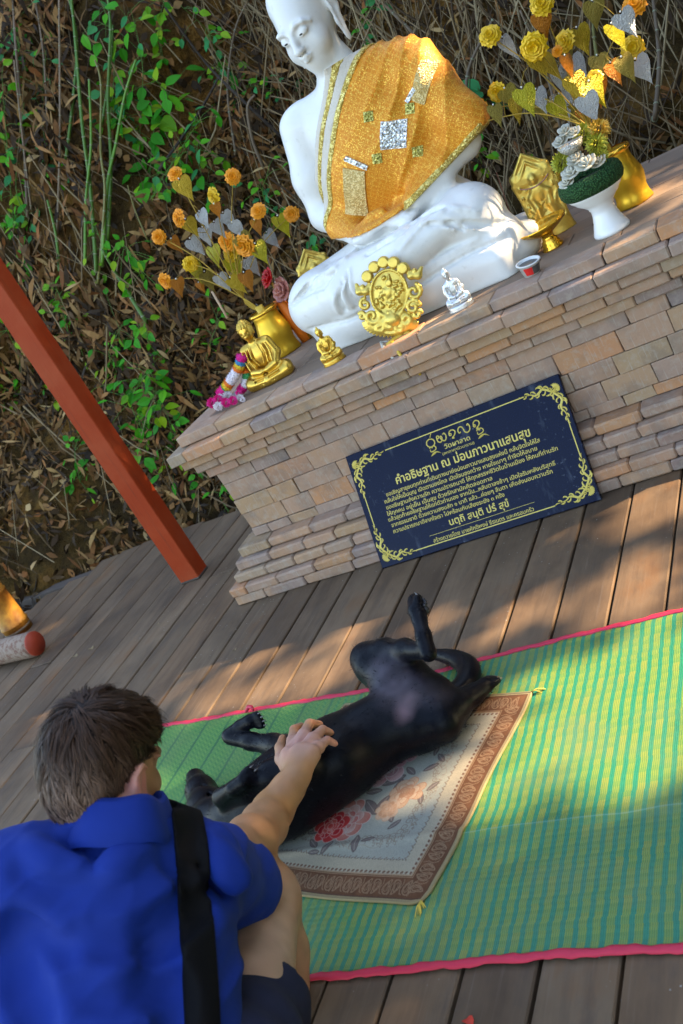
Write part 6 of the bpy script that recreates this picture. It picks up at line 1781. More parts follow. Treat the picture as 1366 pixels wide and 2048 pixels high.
m = NT('black_short_fur')
h = m.noise(1.0, 4, 0.6, m.vec((160, 60, 160), (0, 0, 0.5)))
M_FUR = m.set(m.attr(), 0.40, spec=0.13, bump=m.math('ADD', h, m.noise(35, 3)), bstr=0.22, bdist=0.002)
m.bsdf.inputs['Sheen Weight'].default_value = 0.02; m.bsdf.inputs['Sheen Roughness'].default_value = 0.4
dog = thing('black_dog', 'black short haired dog lying on its back on the rug having its chest stroked', 'dog', tuple(at_z(700, 1520, 0.0)))
Dm = Matrix.Translation(-dog.location)
def dpart(nm, V_, F_, mt, c_=None):
    return mobj(nm, np_mesh(nm, V_ - np.array(dog.location), F_, c_), mt, dog)
dpart('body', DV, DF, M_FUR, cols)
claws.v = [tuple(Vector(v) - dog.location) for v in claws.v]
claws.build('claws', simple('horn_claw', (0.25, 0.23, 0.21), (0.10, 0.09, 0.09), 40, 0.35), dog)['kind'] = 'stuff'
# wet nose, paw pads of the raised foot and a hanging ear
nb_ = MB(); nc = at_z(386, 1548, .060) - dog.location
nb_.ball(nc, (0.0135, 0.0125, 0.0115), 12, 8); nb_.ball(nc + _u * 0.004 - _r * 0.006 - _f * 0.009, 0.0035, 6, 4); nb_.ball(nc + _u * 0.004 + _r * 0.007 - _f * 0.009, 0.0035, 6, 4)
nb_.build('nose', simple('wet_black_nose', (0.006, 0.006, 0.007), (0.003, 0.003, 0.003), 60, 0.22, bump=0.4, bscale=500, bdist=0.001), dog)
pp = MB(); pc = at_z(838, 1219, .290) - dog.location
pp.ball(pc + _r * 0.016 - _f * 0.010, (0.010, 0.010, 0.012), 9, 6)
for k in range(4): pp.ball(pc + _r * (0.017 - 0.003 * abs(k - 1.5)) + _u * (0.012 + 0.004 * k) - _f * (0.014 - 0.007 * k), 0.0052, 7, 5)
pp.build('paw_pads', simple('paw_pad', (0.030, 0.026, 0.028), (0.018, 0.016, 0.018), 90, 0.6), dog)['kind'] = 'stuff'
# short hairs lying along the body, enough to soften the outline
fg = np.random.default_rng(4); nf = 12000
tri_c = DV[DF].mean(1); nrm = np.cross(DV[DF[:, 1]] - DV[DF[:, 0]], DV[DF[:, 2]] - DV[DF[:, 0]]); nrm /= np.maximum(np.linalg.norm(nrm, axis=1), 1e-9)[:, None]
ok = np.nonzero(cols[DF].mean((1, 2)) < 0.05)[0]
pick = fg.choice(ok, nf)
P = tri_c[pick] + fg.normal(0, 0.002, (nf, 3)); N = nrm[pick]
flow = np.array(at_z(862, 1415, .09) - at_z(560, 1590, .12)); flow /= np.linalg.norm(flow)
flow = flow * 0.7 + np.array((0, 0, -0.5))
Td = flow[None] - N * (N @ flow)[:, None] + 0.35 * fg.normal(0, 1, (nf, 3)); Td /= np.linalg.norm(Td, axis=1)[:, None]
Td = Td * 0.96 + N * 0.20
S_ = np.cross(Td, N + 0.4 * fg.normal(0, 1, (nf, 3))); S_ /= np.linalg.norm(S_, axis=1)[:, None]
L = fg.uniform(0.005, 0.011, nf)[:, None]; W = 0.0007
HV = np.stack([P - N * 0.001 - S_ * W, P - N * 0.001 + S_ * W, P + Td * L], 1).reshape(-1, 3)
hair_m = simple('black_hair', (0.0030, 0.0031, 0.0046), (0.006, 0.006, 0.009), 50, 0.40, spec=0.14)
o = dpart('short_fur', HV, np.arange(3 * nf).reshape(nf, 3), hair_m); o['kind'] = 'stuff'
# ------------------------------------------------------------------ crouching man seen from behind
def A3(px, py, t): return np.array(at_t(px, py, t))
HCm = Vector(at_t(206, 1532, 1.68))
fw = (_f * math.cos(math.radians(30)) + _r * math.sin(math.radians(30)) - _u * 0.16).normalized()
upv = (_u - _r * 0.10 + _f * 0.05); upv = (upv - fw * upv.dot(fw)).normalized(); sd = fw.cross(upv)     # sd: his right
HM = Matrix(((sd.x, fw.x, upv.x), (sd.y, fw.y, upv.y), (sd.z, fw.z, upv.z)))
def hm(x, y, z): return tuple(HCm + HM @ Vector((x, y, z)))
lo = np.array((-1.78, 0.30, 0.0)); hi = np.array((-0.92, 1.86, 0.92))
B = SDF(lo, hi, 0.0050)
# head, face, ears, neck
B.ell(hm(0, -0.012, 0.022), (0.074, 0.094, 0.092), HM, k=0)
B.ell(hm(0, 0.035, -0.035), (0.060, 0.062, 0.085), HM, k=0.03)
B.ell(hm(0, 0.060, -0.098), (0.034, 0.034, 0.028), HM, k=0.03)
for s in (-1, 1):
    B.chain([hm(s * 0.060, 0.0, -0.055), hm(s * 0.052, 0.035, -0.088), hm(s * 0.02, 0.075, -0.105)], [0.024, 0.022, 0.018], 0.02)
    B.ell(hm(s * 0.040, 0.070, -0.032), (0.024, 0.020, 0.024), HM, k=0.02)
    B.ell(hm(s * 0.031, 0.092, 0.002), (0.018, 0.012, 0.011), HM, k=0.012, op='s')
    B.ell(hm(s * 0.031, 0.083, 0.001), (0.014, 0.012, 0.012), HM, k=0.005)
    B.chain([hm(s * 0.012, 0.098, 0.017), hm(s * 0.034, 0.096, 0.021), hm(s * 0.055, 0.078, 0.014)], [0.006, 0.007, 0.005], 0.012)
    B.ell(hm(s * 0.082, -0.004, -0.028), (0.012, 0.021, 0.033), HM @ Matrix.Rotation(s * 0.25, 3, 'Z'), k=0.006)
    B.ell(hm(s * 0.093, 0.002, -0.024), (0.007, 0.012, 0.020), HM @ Matrix.Rotation(s * 0.25, 3, 'Z'), k=0.005, op='s')
    B.chain([hm(s * 0.089, 0.008, -0.003), hm(s * 0.092, -0.008, 0.002), hm(s * 0.092, -0.022, -0.016), hm(s * 0.088, -0.014, -0.046)], [0.0035, 0.0045, 0.0045, 0.004], 0.004)
B.chain([hm(0, 0.096, 0.010), hm(0, 0.108, -0.014), hm(0, 0.116, -0.034)], [0.008, 0.009, 0.012], 0.010)
B.ell(hm(0, 0.094, -0.066), (0.022, 0.012, 0.006), HM, k=0.008); B.ell(hm(0, 0.092, -0.076), (0.019, 0.012, 0.007), HM, k=0.008)
NB = Vector(A3(240, 1668, 1.63))
B.chain([tuple(NB), hm(0, -0.030, -0.065)], [0.062, 0.056], 0.03)
# right arm stretched to the dog
SRj, ELj, FMj, WRj = A3(400, 1752, 1.80), A3(505, 1688, 1.98), A3(545, 1622, 2.17), np.array(at_z(594, 1551, .262))
B.chain([SRj, (SRj * 0.4 + ELj * 0.6), ELj, ELj * 0.45 + FMj * 0.55, FMj, FMj * 0.35 + WRj * 0.65, WRj], [0.062, 0.050, 0.047, 0.0475, 0.043, 0.034, 0.0275], 0.02)
B.ell(A3(492, 1668, 1.985), (0.034, 0.034, 0.034), k=0.03)
# hand: palm, four fingers bent over the chest, thumb at its side
HZ = lambda px, py, z: tuple(at_z(px, py, z))
palm = [(HZ(580, 1512, .262), .024), (HZ(602, 1506, .270), .025), (HZ(622, 1508, .264), .023)]
for p, r in palm: B.cone(tuple(WRj), p, 0.026, r, 0.012)
FING = {'index': [(586, 1482, .258, .0145), (588, 1459, .240, .0115), (603, 1452, .212, .0098)],
        'middle': [(608, 1470, .262, .0145), (619, 1447, .245, .0120), (640, 1449, .214, .0098)],
        'ring': [(627, 1477, .258, .0135), (645, 1459, .238, .0112), (662, 1466, .210, .0092)],
        'little': [(637, 1495, .250, .0120), (655, 1480, .232, .0100), (670, 1487, .210, .0082)]}
for i, (nm, f_) in enumerate(FING.items()):
    root = palm[min(i * 2 // 3, 2)][0] if i else palm[0][0]
    P_ = [HZ(*q_[:3]) for q_ in f_]
    B.cone(root, P_[0], 0.0165, f_[0][3], 0.008)
    B.cone(P_[0], P_[1], f_[0][3], f_[1][3], 0.0022); B.cone(P_[1], P_[2], f_[1][3], f_[2][3], 0.003)
    B.ell(P_[0], (0.0155,) * 3, k=0.006)
    B.cone(tuple(np.array(root) * 0.6 + np.array(P_[0]) * 0.4 + np.array((0, 0, 0.010))), tuple(np.array(P_[0]) + np.array((0, 0, 0.008))), 0.005, 0.007, 0.008)
B.chain([HZ(576, 1535, .255), HZ(563, 1518, .248), HZ(560, 1495, .240), HZ(565, 1476, .228)], [.019, .0155, .0125, .0095], 0.007)
# legs: right thigh and shin folded, left leg folded out of sight
KN = A3(526, 1808, 1.97); HPr = A3(455, 2190, 1.56); AK = A3(590, 2060, 2.00)
B.chain([HPr, KN * 0.45 + HPr * 0.55, KN], [0.092, 0.085, 0.072], 0.03)
B.ell(A3(530, 1788, 1.98), (0.064, 0.064, 0.064), k=0.03)
CF = KN * 0.62 + AK * 0.38 + np.array(_r) * 0.012
B.chain([KN + np.array(_r) * 0.012, CF, AK], [0.056, 0.054, 0.036], 0.016)
B.chain([AK, AK + np.array((0.0, -0.01, -0.06)), AK + np.array((-0.05, 0.14, -0.085))], [0.034, 0.036, 0.026], 0.02)
KL = A3(40, 1990, 1.86); HPl = A3(60, 2200, 1.50); AL = A3(90, 2120, 1.90)
B.chain([HPl, KL], [0.09, 0.066], 0.03); B.chain([KL, AL], [0.056, 0.04], 0.02)
B.a = np.maximum(B.a, -(B.ax[2][None, None, :] - 0.012)).astype(np.float32)
BVv, BFf = B.nets(); BVv = relax(BVv, BFf, 1, 0.4)
sk_c = np.tile(np.array((0.42, 0.215, 0.115)), (len(BVv), 1))
def skt(p, r, c, a):
    global sk_c
    w = (np.clip(1 - np.linalg.norm(BVv - np.array(p), axis=1) / r, 0, 1) * a)[:, None]
    sk_c = sk_c * (1 - w) + np.array(c) * w
skt(HZ(605, 1495, .26), .10, (0.50, 0.265, 0.20), 1.6); skt(FMj, .17, (0.38, 0.175, 0.055), 1.0); skt(ELj, .12, (0.38, 0.165, 0.055), .9)
skt(KN * 0.6 + HPr * 0.4, .24, (0.46, 0.31, 0.22), 1.4); skt(KN, .10, (0.46, 0.29, 0.19), .8); skt(hm(0.083, 0, -0.028), .045, (0.66, 0.25, 0.22), 1.3)
for nm, f_ in FING.items():
    skt(HZ(*f_[1][:3]), .022, (0.62, 0.27, 0.20), .8); skt(HZ(*f_[2][:3]), .022, (0.64, 0.27, 0.19), .9)
sk_c *= (0.86 + 0.28 * vnoise(BVv, 45, 2))[:, None]
blot_ = (np.clip(vnoise(BVv, 22, 9) - 0.5, 0, 1) * 0.5)[:, None]; sk_c = sk_c * (1 - blot_) + sk_c * np.array((1.08, 0.86, 0.84)) * blot_
m = NT('skin')
m.set(m.attr(), 0.5, spec=0.4, bump=m.math('ADD', m.noise(160, 4), m.math('MULTIPLY', m.noise(45, 4), 1.2)), bstr=0.22, bdist=0.002)
m.bsdf.inputs['Subsurface Weight'].default_value = 0.12; m.bsdf.inputs['Subsurface Radius'].default_value = (0.012, 0.005, 0.003); m.bsdf.inputs['Subsurface Scale'].default_value = 0.5
M_SKIN = m.mat
MB0 = Vector((float(NB.x), float(NB.y), 0.0))
man = thing('person', 'person with short brown hair in blue shirt and dark shorts crouching to stroke the dog', 'person', tuple(MB0))
def mpart(nm, V_, F_, mt, c_=None, parent=None):
    return mobj(nm, np_mesh(nm, np.asarray(V_) - np.array(MB0), F_, c_), mt, parent or man)
mpart('body', BVv, BFf, M_SKIN, sk_c)

# shirt
T = SDF(np.array((-1.86, 0.16, 0.02)), np.array((-0.92, 1.32, 0.86)), 0.0058)
bk = Vector(ray(230, 1880)).normalized()
bks = tuple(bk)
T.chain([A3(232, 1762, 1.68), A3(232, 1900, 1.585), A3(236, 2060, 1.51), A3(240, 2260, 1.46), A3(246, 2420, 1.45)], [0.135, 0.172, 0.170, 0.165, 0.165], 0.06, sq=(bks, 0.68))
T.chain([A3(80, 1765, 1.60), A3(232, 1735, 1.66), A3(380, 1742, 1.70)], [0.075, 0.080, 0.075], 0.06)
T.chain([A3(70, 1765, 1.58), A3(5, 1800, 1.60), A3(-40, 1900, 1.66), A3(-60, 1990, 1.74)], [0.080, 0.082, 0.078, 0.074], 0.05)
SA, SB = A3(372, 1752, 1.70), A3(458, 1768, 1.89)
T.chain([SA, SA * 0.5 + SB * 0.5, SB], [0.078, 0.082, 0.087], 0.05)
T.cone(SB, SB + np.array((0, 0, -0.02)), 0.085, 0.07, 0.03)
T.chain([tuple(NB + Vector(-_f) * 0.0), tuple(NB + (Vector(hm(0, -0.03, -0.065)) - NB) * 0.35)], [0.085, 0.074], 0.035)
def t_hit(px, py, t0=1.1, t1=2.2):
    ts = np.arange(t0, t1, 0.003); P = np.array([A3(px, py, t) for t in ts])
    I = np.round((P - T.lo) / T.h).astype(int); okk = ((I >= 0) & (I < T.n)).all(1)
    v = np.full(len(ts), 0.2); I = I[okk]; v[okk] = T.a[I[:, 0], I[:, 1], I[:, 2]]
    j = np.nonzero(v < 0)[0]
    return P[j[0]] if len(j) else None
def crease(pix, r, dep, op, k=0.02):
    pts = []
    for p in arc([(x, y, 0) for x, y in pix], 16):
        h_ = t_hit(p.x, p.y)
        if h_ is not None: pts.append(h_ + np.array(bk) * ((r - 0.0055) * (1 if op == 'u' else -1)))
    n = len(pts)
    if n > 1: T.chain(pts, [r * (0.3 + 0.7 * math.sin(PI * (0.1 + 0.8 * i / (n - 1)))) for i in range(n)], k, op)
# folds: yoke fold across the shoulders, drags from the arm, soft back wrinkles
crease([(40, 1712), (45, 1742), (110, 1768), (200, 1782), (290, 1783), (365, 1768)], 0.022, 0, 's', 0.016)
crease([(60, 1690), (90, 1722), (170, 1745), (260, 1752), (340, 1742)], 0.026, 0, 'u', 0.02)
crease([(70, 1792), (180, 1806), (300, 1802), (380, 1782)], 0.026, 0, 'u', 0.02)
crease([(235, 1668), (262, 1672), (296, 1662)], 0.016, -0.004, 's', 0.015)
crease([(140, 1672), (190, 1700), (215, 1726)], 0.014, -0.002, 's', 0.02)
crease([(285, 1700), (250, 1722), (225, 1745)], 0.014, 0.003, 'u', 0.02)
crease([(330, 1728), (372, 1752), (385, 1790)], 0.013, -0.002, 's', 0.02)
crease([(280, 1838), (340, 1822), (400, 1790), (440, 1755)], 0.012, -0.001, 's', 0.02)
crease([(300, 1868), (360, 1848), (420, 1812)], 0.012, -0.001, 's', 0.02)
crease([(410, 1690), (428, 1735), (420, 1790)], 0.013, -0.001, 's', 0.02)
crease([(430, 1665), (455, 1710), (452, 1770)], 0.012, 0.002, 'u', 0.02)
crease([(20, 1850), (60, 1880), (140, 1900)], 0.014, -0.001, 's', 0.03)
crease([(310, 1920), (350, 1980), (360, 2060)], 0.016, -0.001, 's', 0.04)
crease([(15, 1900), (30, 1960), (70, 2040)], 0.016, 0.0, 's', 0.04)
rc = random.Random(5)
for pts_ in ([(150, 1860), (240, 1880), (330, 1866)], [(120, 1960), (230, 1985), (340, 1962)], [(300, 1900), (345, 1850), (400, 1815)]):
    crease(pts_, 0.026, 0, 's', 0.025)
for (sx_, sy_) in ((0, 0), (8, 14), (-6, 26)):
    crease([(395 + sx_, 1700 + sy_), (425 + sx_, 1742 + sy_), (452 + sx_, 1772 + sy_)], 0.008, -0.001, 's', 0.016)
    crease([(418 + sx_, 1672 + sy_), (452 + sx_, 1712 + sy_), (478 + sx_, 1750 + sy_)], 0.008, 0.001, 'u', 0.016)


X, Y, Zt = T.full()
wv = 0.0035 * np.sin(22 * (X * 0.7 + Y * 0.4 - Zt) + 4 * np.sin(9 * Zt + 5 * X)) + 0.002 * np.sin(47 * (X + 0.3 * Zt) + 3 * np.sin(13 * Y))
base = T.a + wv.astype(np.float32)
ax_ = (SB - SA) / np.linalg.norm(SB - SA)
endp = SB + ax_ * 0.035
cutpl = (X - endp[0]) * ax_[0] + (Y - endp[1]) * ax_[1] + (Zt - endp[2]) * ax_[2]
T.a = np.maximum(base, cutpl).astype(np.float32)
# hollow sleeve mouth
T.cone(endp - ax_ * 0.018, endp + ax_ * 0.03, 0.062, 0.074, 0.006, 's')
nk = (_u * 0.95 - _r * 0.02 + _f * 0.22).normalized(); ne = NB + nk * 0.024
dn2 = (X - NB.x) ** 2 + (Y - NB.y) ** 2 + (Zt - NB.z) ** 2
T.a = np.where(dn2 < 0.115 ** 2, np.maximum(T.a, (X - ne.x) * nk.x + (Y - ne.y) * nk.y + (Zt - ne.z) * nk.z), T.a).astype(np.float32)
TV, TF = T.nets(); TV = relax(TV, TF, 2, 0.4)
# pulled cloth: ridges that run from the right shoulder across the back and hang down the sides
fN = np.cross(TV[TF[:, 2]] - TV[TF[:, 0]], TV[TF[:, 3]] - TV[TF[:, 1]])
vN = np.stack([np.bincount(TF.ravel(), weights=np.repeat(fN[:, q_], 4), minlength=len(TV)) for q_ in range(3)], 1)
vN /= np.maximum(np.linalg.norm(vN, axis=1), 1e-9)[:, None]
cu_, cr_, cf_ = TV @ np.array(_u), TV @ np.array(_r), TV @ np.array(_f)
def ridged(ang, s_long, s_across, seed):
    a_ = cr_ * math.cos(ang) + cu_ * math.sin(ang); b_ = -cr_ * math.sin(ang) + cu_ * math.cos(ang)
    Q2 = np.stack([a_ * s_long, b_ * s_across, cf_ * 4.0], 1)
    Q2 += 0.35 * np.stack([vnoise(TV, 9, seed + 1), vnoise(TV, 9, seed + 2), 0 * a_], 1)
    return (1 - np.abs(2 * vnoise(Q2, 1.0, seed) - 1)) ** 2.5
sr_ = (TV - np.array(A3(400, 1760, 1.72))); nearR = np.exp(-((sr_ ** 2).sum(1)) / 0.17 ** 2)
disp = 0.0095 * ridged(0.42, 4.5, 16, 3) * (0.35 + 0.9 * nearR) + 0.0070 * ridged(-0.25, 3.5, 13, 11) * (1 - 0.6 * nearR) + 0.0065 * ridged(1.25, 4.0, 15, 19) * (0.35 + nearR) + 0.0028 * ridged(0.7, 12, 34, 27)
TV = TV + vN * (disp - 0.006)[:, None]
TV = relax(TV, TF, 1, 0.3)
m = NT('blue_cotton_shirt')
n = m.noise(6, 4); c = m.mix(n, (0.0008, 0.026, 0.235), (0.0008, 0.018, 0.175))
wv_ = m.noise(1.0, 2, 0.5, m.vec((900, 900, 900)))
M_SHIRT = m.set(c, 0.75, spec=0.25, bump=m.math('ADD', m.math('MULTIPLY', wv_, 0.35), m.math('MULTIPLY', m.noise(1.0, 4, 0.5, m.vec((34, 34, 12), (0.4, 0.3, 0.5)), 0.4), 0.8)), bstr=0.30, bdist=0.004)
m.bsdf.inputs['Sheen Weight'].default_value = 0.05; m.bsdf.inputs['Sheen Tint'].default_value = (0.3, 0.5, 1.0, 1)
mpart('shirt', TV, TF, M_SHIRT)
# standing collar folded round the neck
cb = MB(); e1_ = nk.orthogonal().normalized(); e2_ = nk.cross(e1_)
vs = []; nC = 40
for i in range(nC):
    a = 2 * PI * i / nC; d = e1_ * math.cos(a) + e2_ * math.sin(a); wob_ = 0.0025 * math.sin(3 * a) + 0.002 * math.sin(5 * a + 1)
    for (rr_, hh) in ((0.060, 0.030), (0.064, 0.054), (0.069, 0.061), (0.076, 0.053), (0.087, 0.026), (0.097, 0.000), (0.094, -0.012)):
        vs.append(NB + d * (rr_ + wob_) + nk * (hh + wob_ * 1.5) - MB0)
fs = []
for i in range(nC):
    j = (i + 1) % nC
    for k in range(6): fs.append((i * 7 + k, i * 7 + k + 1, j * 7 + k + 1, j * 7 + k))
cb.add(vs, fs); cb.build('collar', M_SHIRT, man)
# black bag strap over the right shoulder blade
p0, p1 = A3(376, 1650, 1.6), A3(397, 2060, 1.5)
nrm_ = np.cross(p1 - p0, np.array(bk)); nrm_ /= np.linalg.norm(nrm_)
dst = np.abs((X - p0[0]) * nrm_[0] + (Y - p0[1]) * nrm_[1] + (Zt - p0[2]) * nrm_[2] + 0.006 * np.sin(9 * Zt)) - 0.0275
ST = SDF.__new__(SDF); ST.h = T.h; ST.lo = T.lo; ST.n = T.n; ST.ax = T.ax
ST.a = np.maximum(np.maximum(T.a - 0.0110, dst), cutpl + 0.10).astype(np.float32)
sv_, sf_ = ST.nets(); sv_ = relax(sv_, sf_, 2, 0.4)
M_STRAP = simple('black_webbing', (0.0022, 0.0022, 0.003), (0.004, 0.004, 0.005), 30, 0.8, spec=0.15, bump=0.5, bscale=420, bdist=0.002)
mpart('bag_strap', sv_, sf_, M_STRAP)
# dark shorts over the thighs
Q_ = SDF(np.array((-1.75, 0.16, 0.0)), np.array((-0.95, 1.1, 0.55)), 0.0058)
hemP = A3(512, 1990, 1.78); TA = (HPr - KN) / np.linalg.norm(HPr - KN)
Q_.chain([HPr - TA * 0.0, hemP], [0.118, 0.098], 0.03)
Q_.cone(HPr, tuple(np.array(HPr) + np.array((-0.25, -0.08, 0.02))), 0.13, 0.14, 0.05)
Q_.chain([HPl, HPl * 0.4 + KL * 0.6], [0.118, 0.096], 0.04)
X, Y, Zt = Q_.full()
Q_.a = (Q_.a + 0.004 * np.sin(30 * (X + Zt) + 4 * np.sin(11 * Y))).astype(np.float32)
hn = (-TA * 0.86 + np.array(_r) * 0.10); hn /= np.linalg.norm(hn)
cut2 = (X - hemP[0]) * hn[0] + (Y - hemP[1]) * hn[1] + (Zt - hemP[2]) * hn[2]
near = (X + 0 * Y + 0 * Zt) > hemP[0] - 0.22
Q_.a = np.where(near, np.maximum(Q_.a, cut2), Q_.a).astype(np.float32)
Q_.cone(hemP + TA * 0.05, hemP - TA * 0.04, 0.080, 0.094, 0.004, 's')
Q_.a = np.maximum(Q_.a, -(Q_.ax[2][None, None, :] - 0.014)).astype(np.float32)
qv, qf = Q_.nets(); qv = relax(qv, qf, 2, 0.4)
mpart('shorts', qv, qf, simple('navy_shorts_cloth', (0.003, 0.007, 0.036), (0.002, 0.005, 0.025), 12, 0.85, bump=0.4, bscale=300, bdist=0.002))
# hair: cap plus thousands of locks combed down from the crown
Hc = SDF(np.array(HCm) - 0.17, np.array(HCm) + 0.17, 0.005)
Hc.ell(hm(0, -0.012, 0.026), (0.083, 0.102, 0.100), HM, k=0)
Hc.ell(hm(0, -0.058, -0.030), (0.062, 0.048, 0.068), HM, k=0.03)
Hc.ell(hm(0, 0.045, 0.070), (0.068, 0.055, 0.045), HM, k=0.03)
Xh, Yh, Zh = Hc.full()
lx = (Xh - HCm.x) * sd.x + (Yh - HCm.y) * sd.y + (Zh - HCm.z) * sd.z
ly = (Xh - HCm.x) * fw.x + (Yh - HCm.y) * fw.y + (Zh - HCm.z) * fw.z
lz = (Xh - HCm.x) * upv.x + (Yh - HCm.y) * upv.y + (Zh - HCm.z) * upv.z
line_ = np.where(ly > 0.02, 0.035 + 0.0 * ly, np.where(ly > -0.03, 0.010 - 0.9 * (0.02 - ly) * 0 , -0.055 - 0.35 * (-0.03 - ly)))
line_ = np.interp(np.broadcast_to(ly, np.broadcast(lx, ly, lz).shape).ravel(), [-0.12, -0.055, -0.032, -0.01, 0.03, 0.06, 0.12], [-0.10, -0.085, -0.05, 0.004, 0.012, 0.045, 0.055]).reshape(np.broadcast(lx, ly, lz).shape)
Hc.a = np.maximum(Hc.a, (line_ - lz)).astype(np.float32)
hv, hf = Hc.nets(); hv = relax(hv, hf, 1, 0.4)
hl = (hv - np.array(HCm)) @ np.array(HM)     # local x right, y forward, z up
def mat_hair(name):
    m = NT(name)
    c = m.mix(1.0, m.attr(), _grey(m, m.math('MULTIPLY_ADD', m.island(), 1.1, 0.45)), 'MULTIPLY')
    return m.set(c, 0.5, spec=0.18)
M_HAIR = mat_hair('brown_hair')
def hair_col(L_):
    t = np.clip((L_[:, 2] + 0.085) / 0.13, 0, 1)[:, None]; f_ = np.clip((L_[:, 1] - 0.0) / 0.08, 0, 1)[:, None]
    c = np.array((0.180, 0.110, 0.075)) * (1 - t) + np.array((0.044, 0.022, 0.012)) * t
    return c * (1 - f_) + np.array((0.034, 0.017, 0.008)) * f_
hair = mpart('hair', hv, hf, M_HAIR, hair_col(hl) * 0.5)
hgn = np.random.default_rng(12)
fc = hv[hf].mean(1); fn = np.cross(hv[hf[:, 1]] - hv[hf[:, 0]], hv[hf[:, 2]] - hv[hf[:, 0]]); fn /= np.maximum(np.linalg.norm(fn, axis=1), 1e-9)[:, None]
fl = (fc - np.array(HCm)) @ np.array(HM); nl = fn @ np.array(HM)
okh = np.nonzero((np.abs(fl[:, 0]) + np.abs(fl[:, 1]) > 0.0) & (((fl / np.array((0.083, 0.102, 0.1))) ** 2).sum(1) > 0.75))[0]
nh = 13000; pk = hgn.choice(okh, nh)
crown = np.array((0.012, -0.070, 0.085))
p = fl[pk] + hgn.normal(0, 0.002, (nh, 3)); nn_ = nl[pk]
rad = p - crown; rad -= nn_ * (rad * nn_).sum(1)[:, None]; rad /= np.maximum(np.linalg.norm(rad, axis=1), 1e-6)[:, None]
swirl = np.cross(nn_, rad)
clump = vnoise(p, 38, 5) - 0.5; clump2 = vnoise(p, 38, 6) - 0.5
dirn = rad + swirl * (0.35 + 1.3 * clump[:, None]) + np.array((0, 0, -0.45)) + 0.18 * hgn.normal(0, 1, (nh, 3))
dirn -= nn_ * (dirn * nn_).sum(1)[:, None]; dirn /= np.linalg.norm(dirn, axis=1)[:, None]
low = np.clip((0.03 - p[:, 2]) / 0.10, 0, 1)
Lh = hgn.uniform(0.030, 0.058, nh) * (1 - 0.55 * low)
lift = (0.30 + 0.75 * np.clip(clump2 + 0.25, 0, 1)) * (1 - 0.6 * low)
ng = 620
gi = hgn.choice(nh, ng, replace=False)
d2 = ((p[:, None, :] - p[None, gi, :]) ** 2).sum(2); own = gi[d2.argmin(1)]
gd = dirn[gi] + 0.24 * hgn.normal(0, 1, (ng, 3)); gd -= nn_[gi] * (gd * nn_[gi]).sum(1)[:, None]; gd /= np.linalg.norm(gd, axis=1)[:, None]
gdir = np.zeros((nh, 3)); gdir[gi] = gd
glift = np.zeros(nh); glift[gi] = hgn.uniform(0.0, 0.45, ng) + 0.35 * (hgn.random(ng) < 0.12); gL = np.zeros(nh); gL[gi] = hgn.uniform(0.75, 1.25, ng)
dirn = dirn * 0.25 + gdir[own] * 0.75; dirn -= nn_ * (dirn * nn_).sum(1)[:, None]; dirn /= np.linalg.norm(dirn, axis=1)[:, None]
lift = glift[own] * (1 - 0.7 * low) + 0.08
Lh = Lh * gL[own]
near_ear = (np.abs(p[:, 0]) > 0.05) & (p[:, 1] > -0.035) & (p[:, 1] < 0.04) & (p[:, 2] < 0.05)
Lh = np.where(near_ear, Lh * 0.35, Lh); Lh = np.where(p[:, 1] > 0.035, Lh * 0.5, Lh); lift = np.where(near_ear, 0.1, lift)
pull = (p[own] - p)
seg = 5; vs = np.zeros((nh, seg * 2, 3)); side = np.cross(dirn, nn_)
for i in range(seg):
    s = i / (seg - 1)
    q_ = p + dirn * (Lh * s)[:, None] + nn_ * (Lh * (lift * s - (lift * 0.75 + 0.22) * s * s))[:, None] + side * (clump[:, None] * 0.010 * s * s) + pull * (0.75 * s)
    w = (0.0009 * (1 - 0.75 * s))
    vs[:, 2 * i] = q_ - side * w; vs[:, 2 * i + 1] = q_ + side * w
base_i = (np.arange(nh) * seg * 2)[:, None]
hfaces = np.concatenate([np.stack([base_i[:, 0] + 2 * i, base_i[:, 0] + 2 * i + 1, base_i[:, 0] + 2 * i + 3, base_i[:, 0] + 2 * i + 2], 1) for i in range(seg - 1)])
hw = vs.reshape(-1, 3) @ np.array(HM).T + np.array(HCm)
o = mpart('hair_strands', hw, hfaces, M_HAIR, np.repeat(hair_col(p) * 1.15, seg * 2, axis=0), hair)
o['kind'] = 'stuff'
# ------------------------------------------------------------------ overhanging trees uphill to the right: they shade the place and let through patches of sun
cg = np.random.default_rng(21)
SD = np.array(SUN_DIR); CA = np.array((-SD[1], SD[0], 0)); CA /= np.linalg.norm(CA); CB = np.cross(SD, CA); CB *= np.sign(CB[2])
C0 = np.array((-1.4, 2.4, 0.4))
def cab(p): 
    p = np.array(p) - C0; return (p @ CA, p @ CB)
gaps = []
def gap(px, py, z, ra, rb, s=1.0):
    a, b = cab(at_z(px, py, z)); gaps.append((a, b, ra, rb, s))
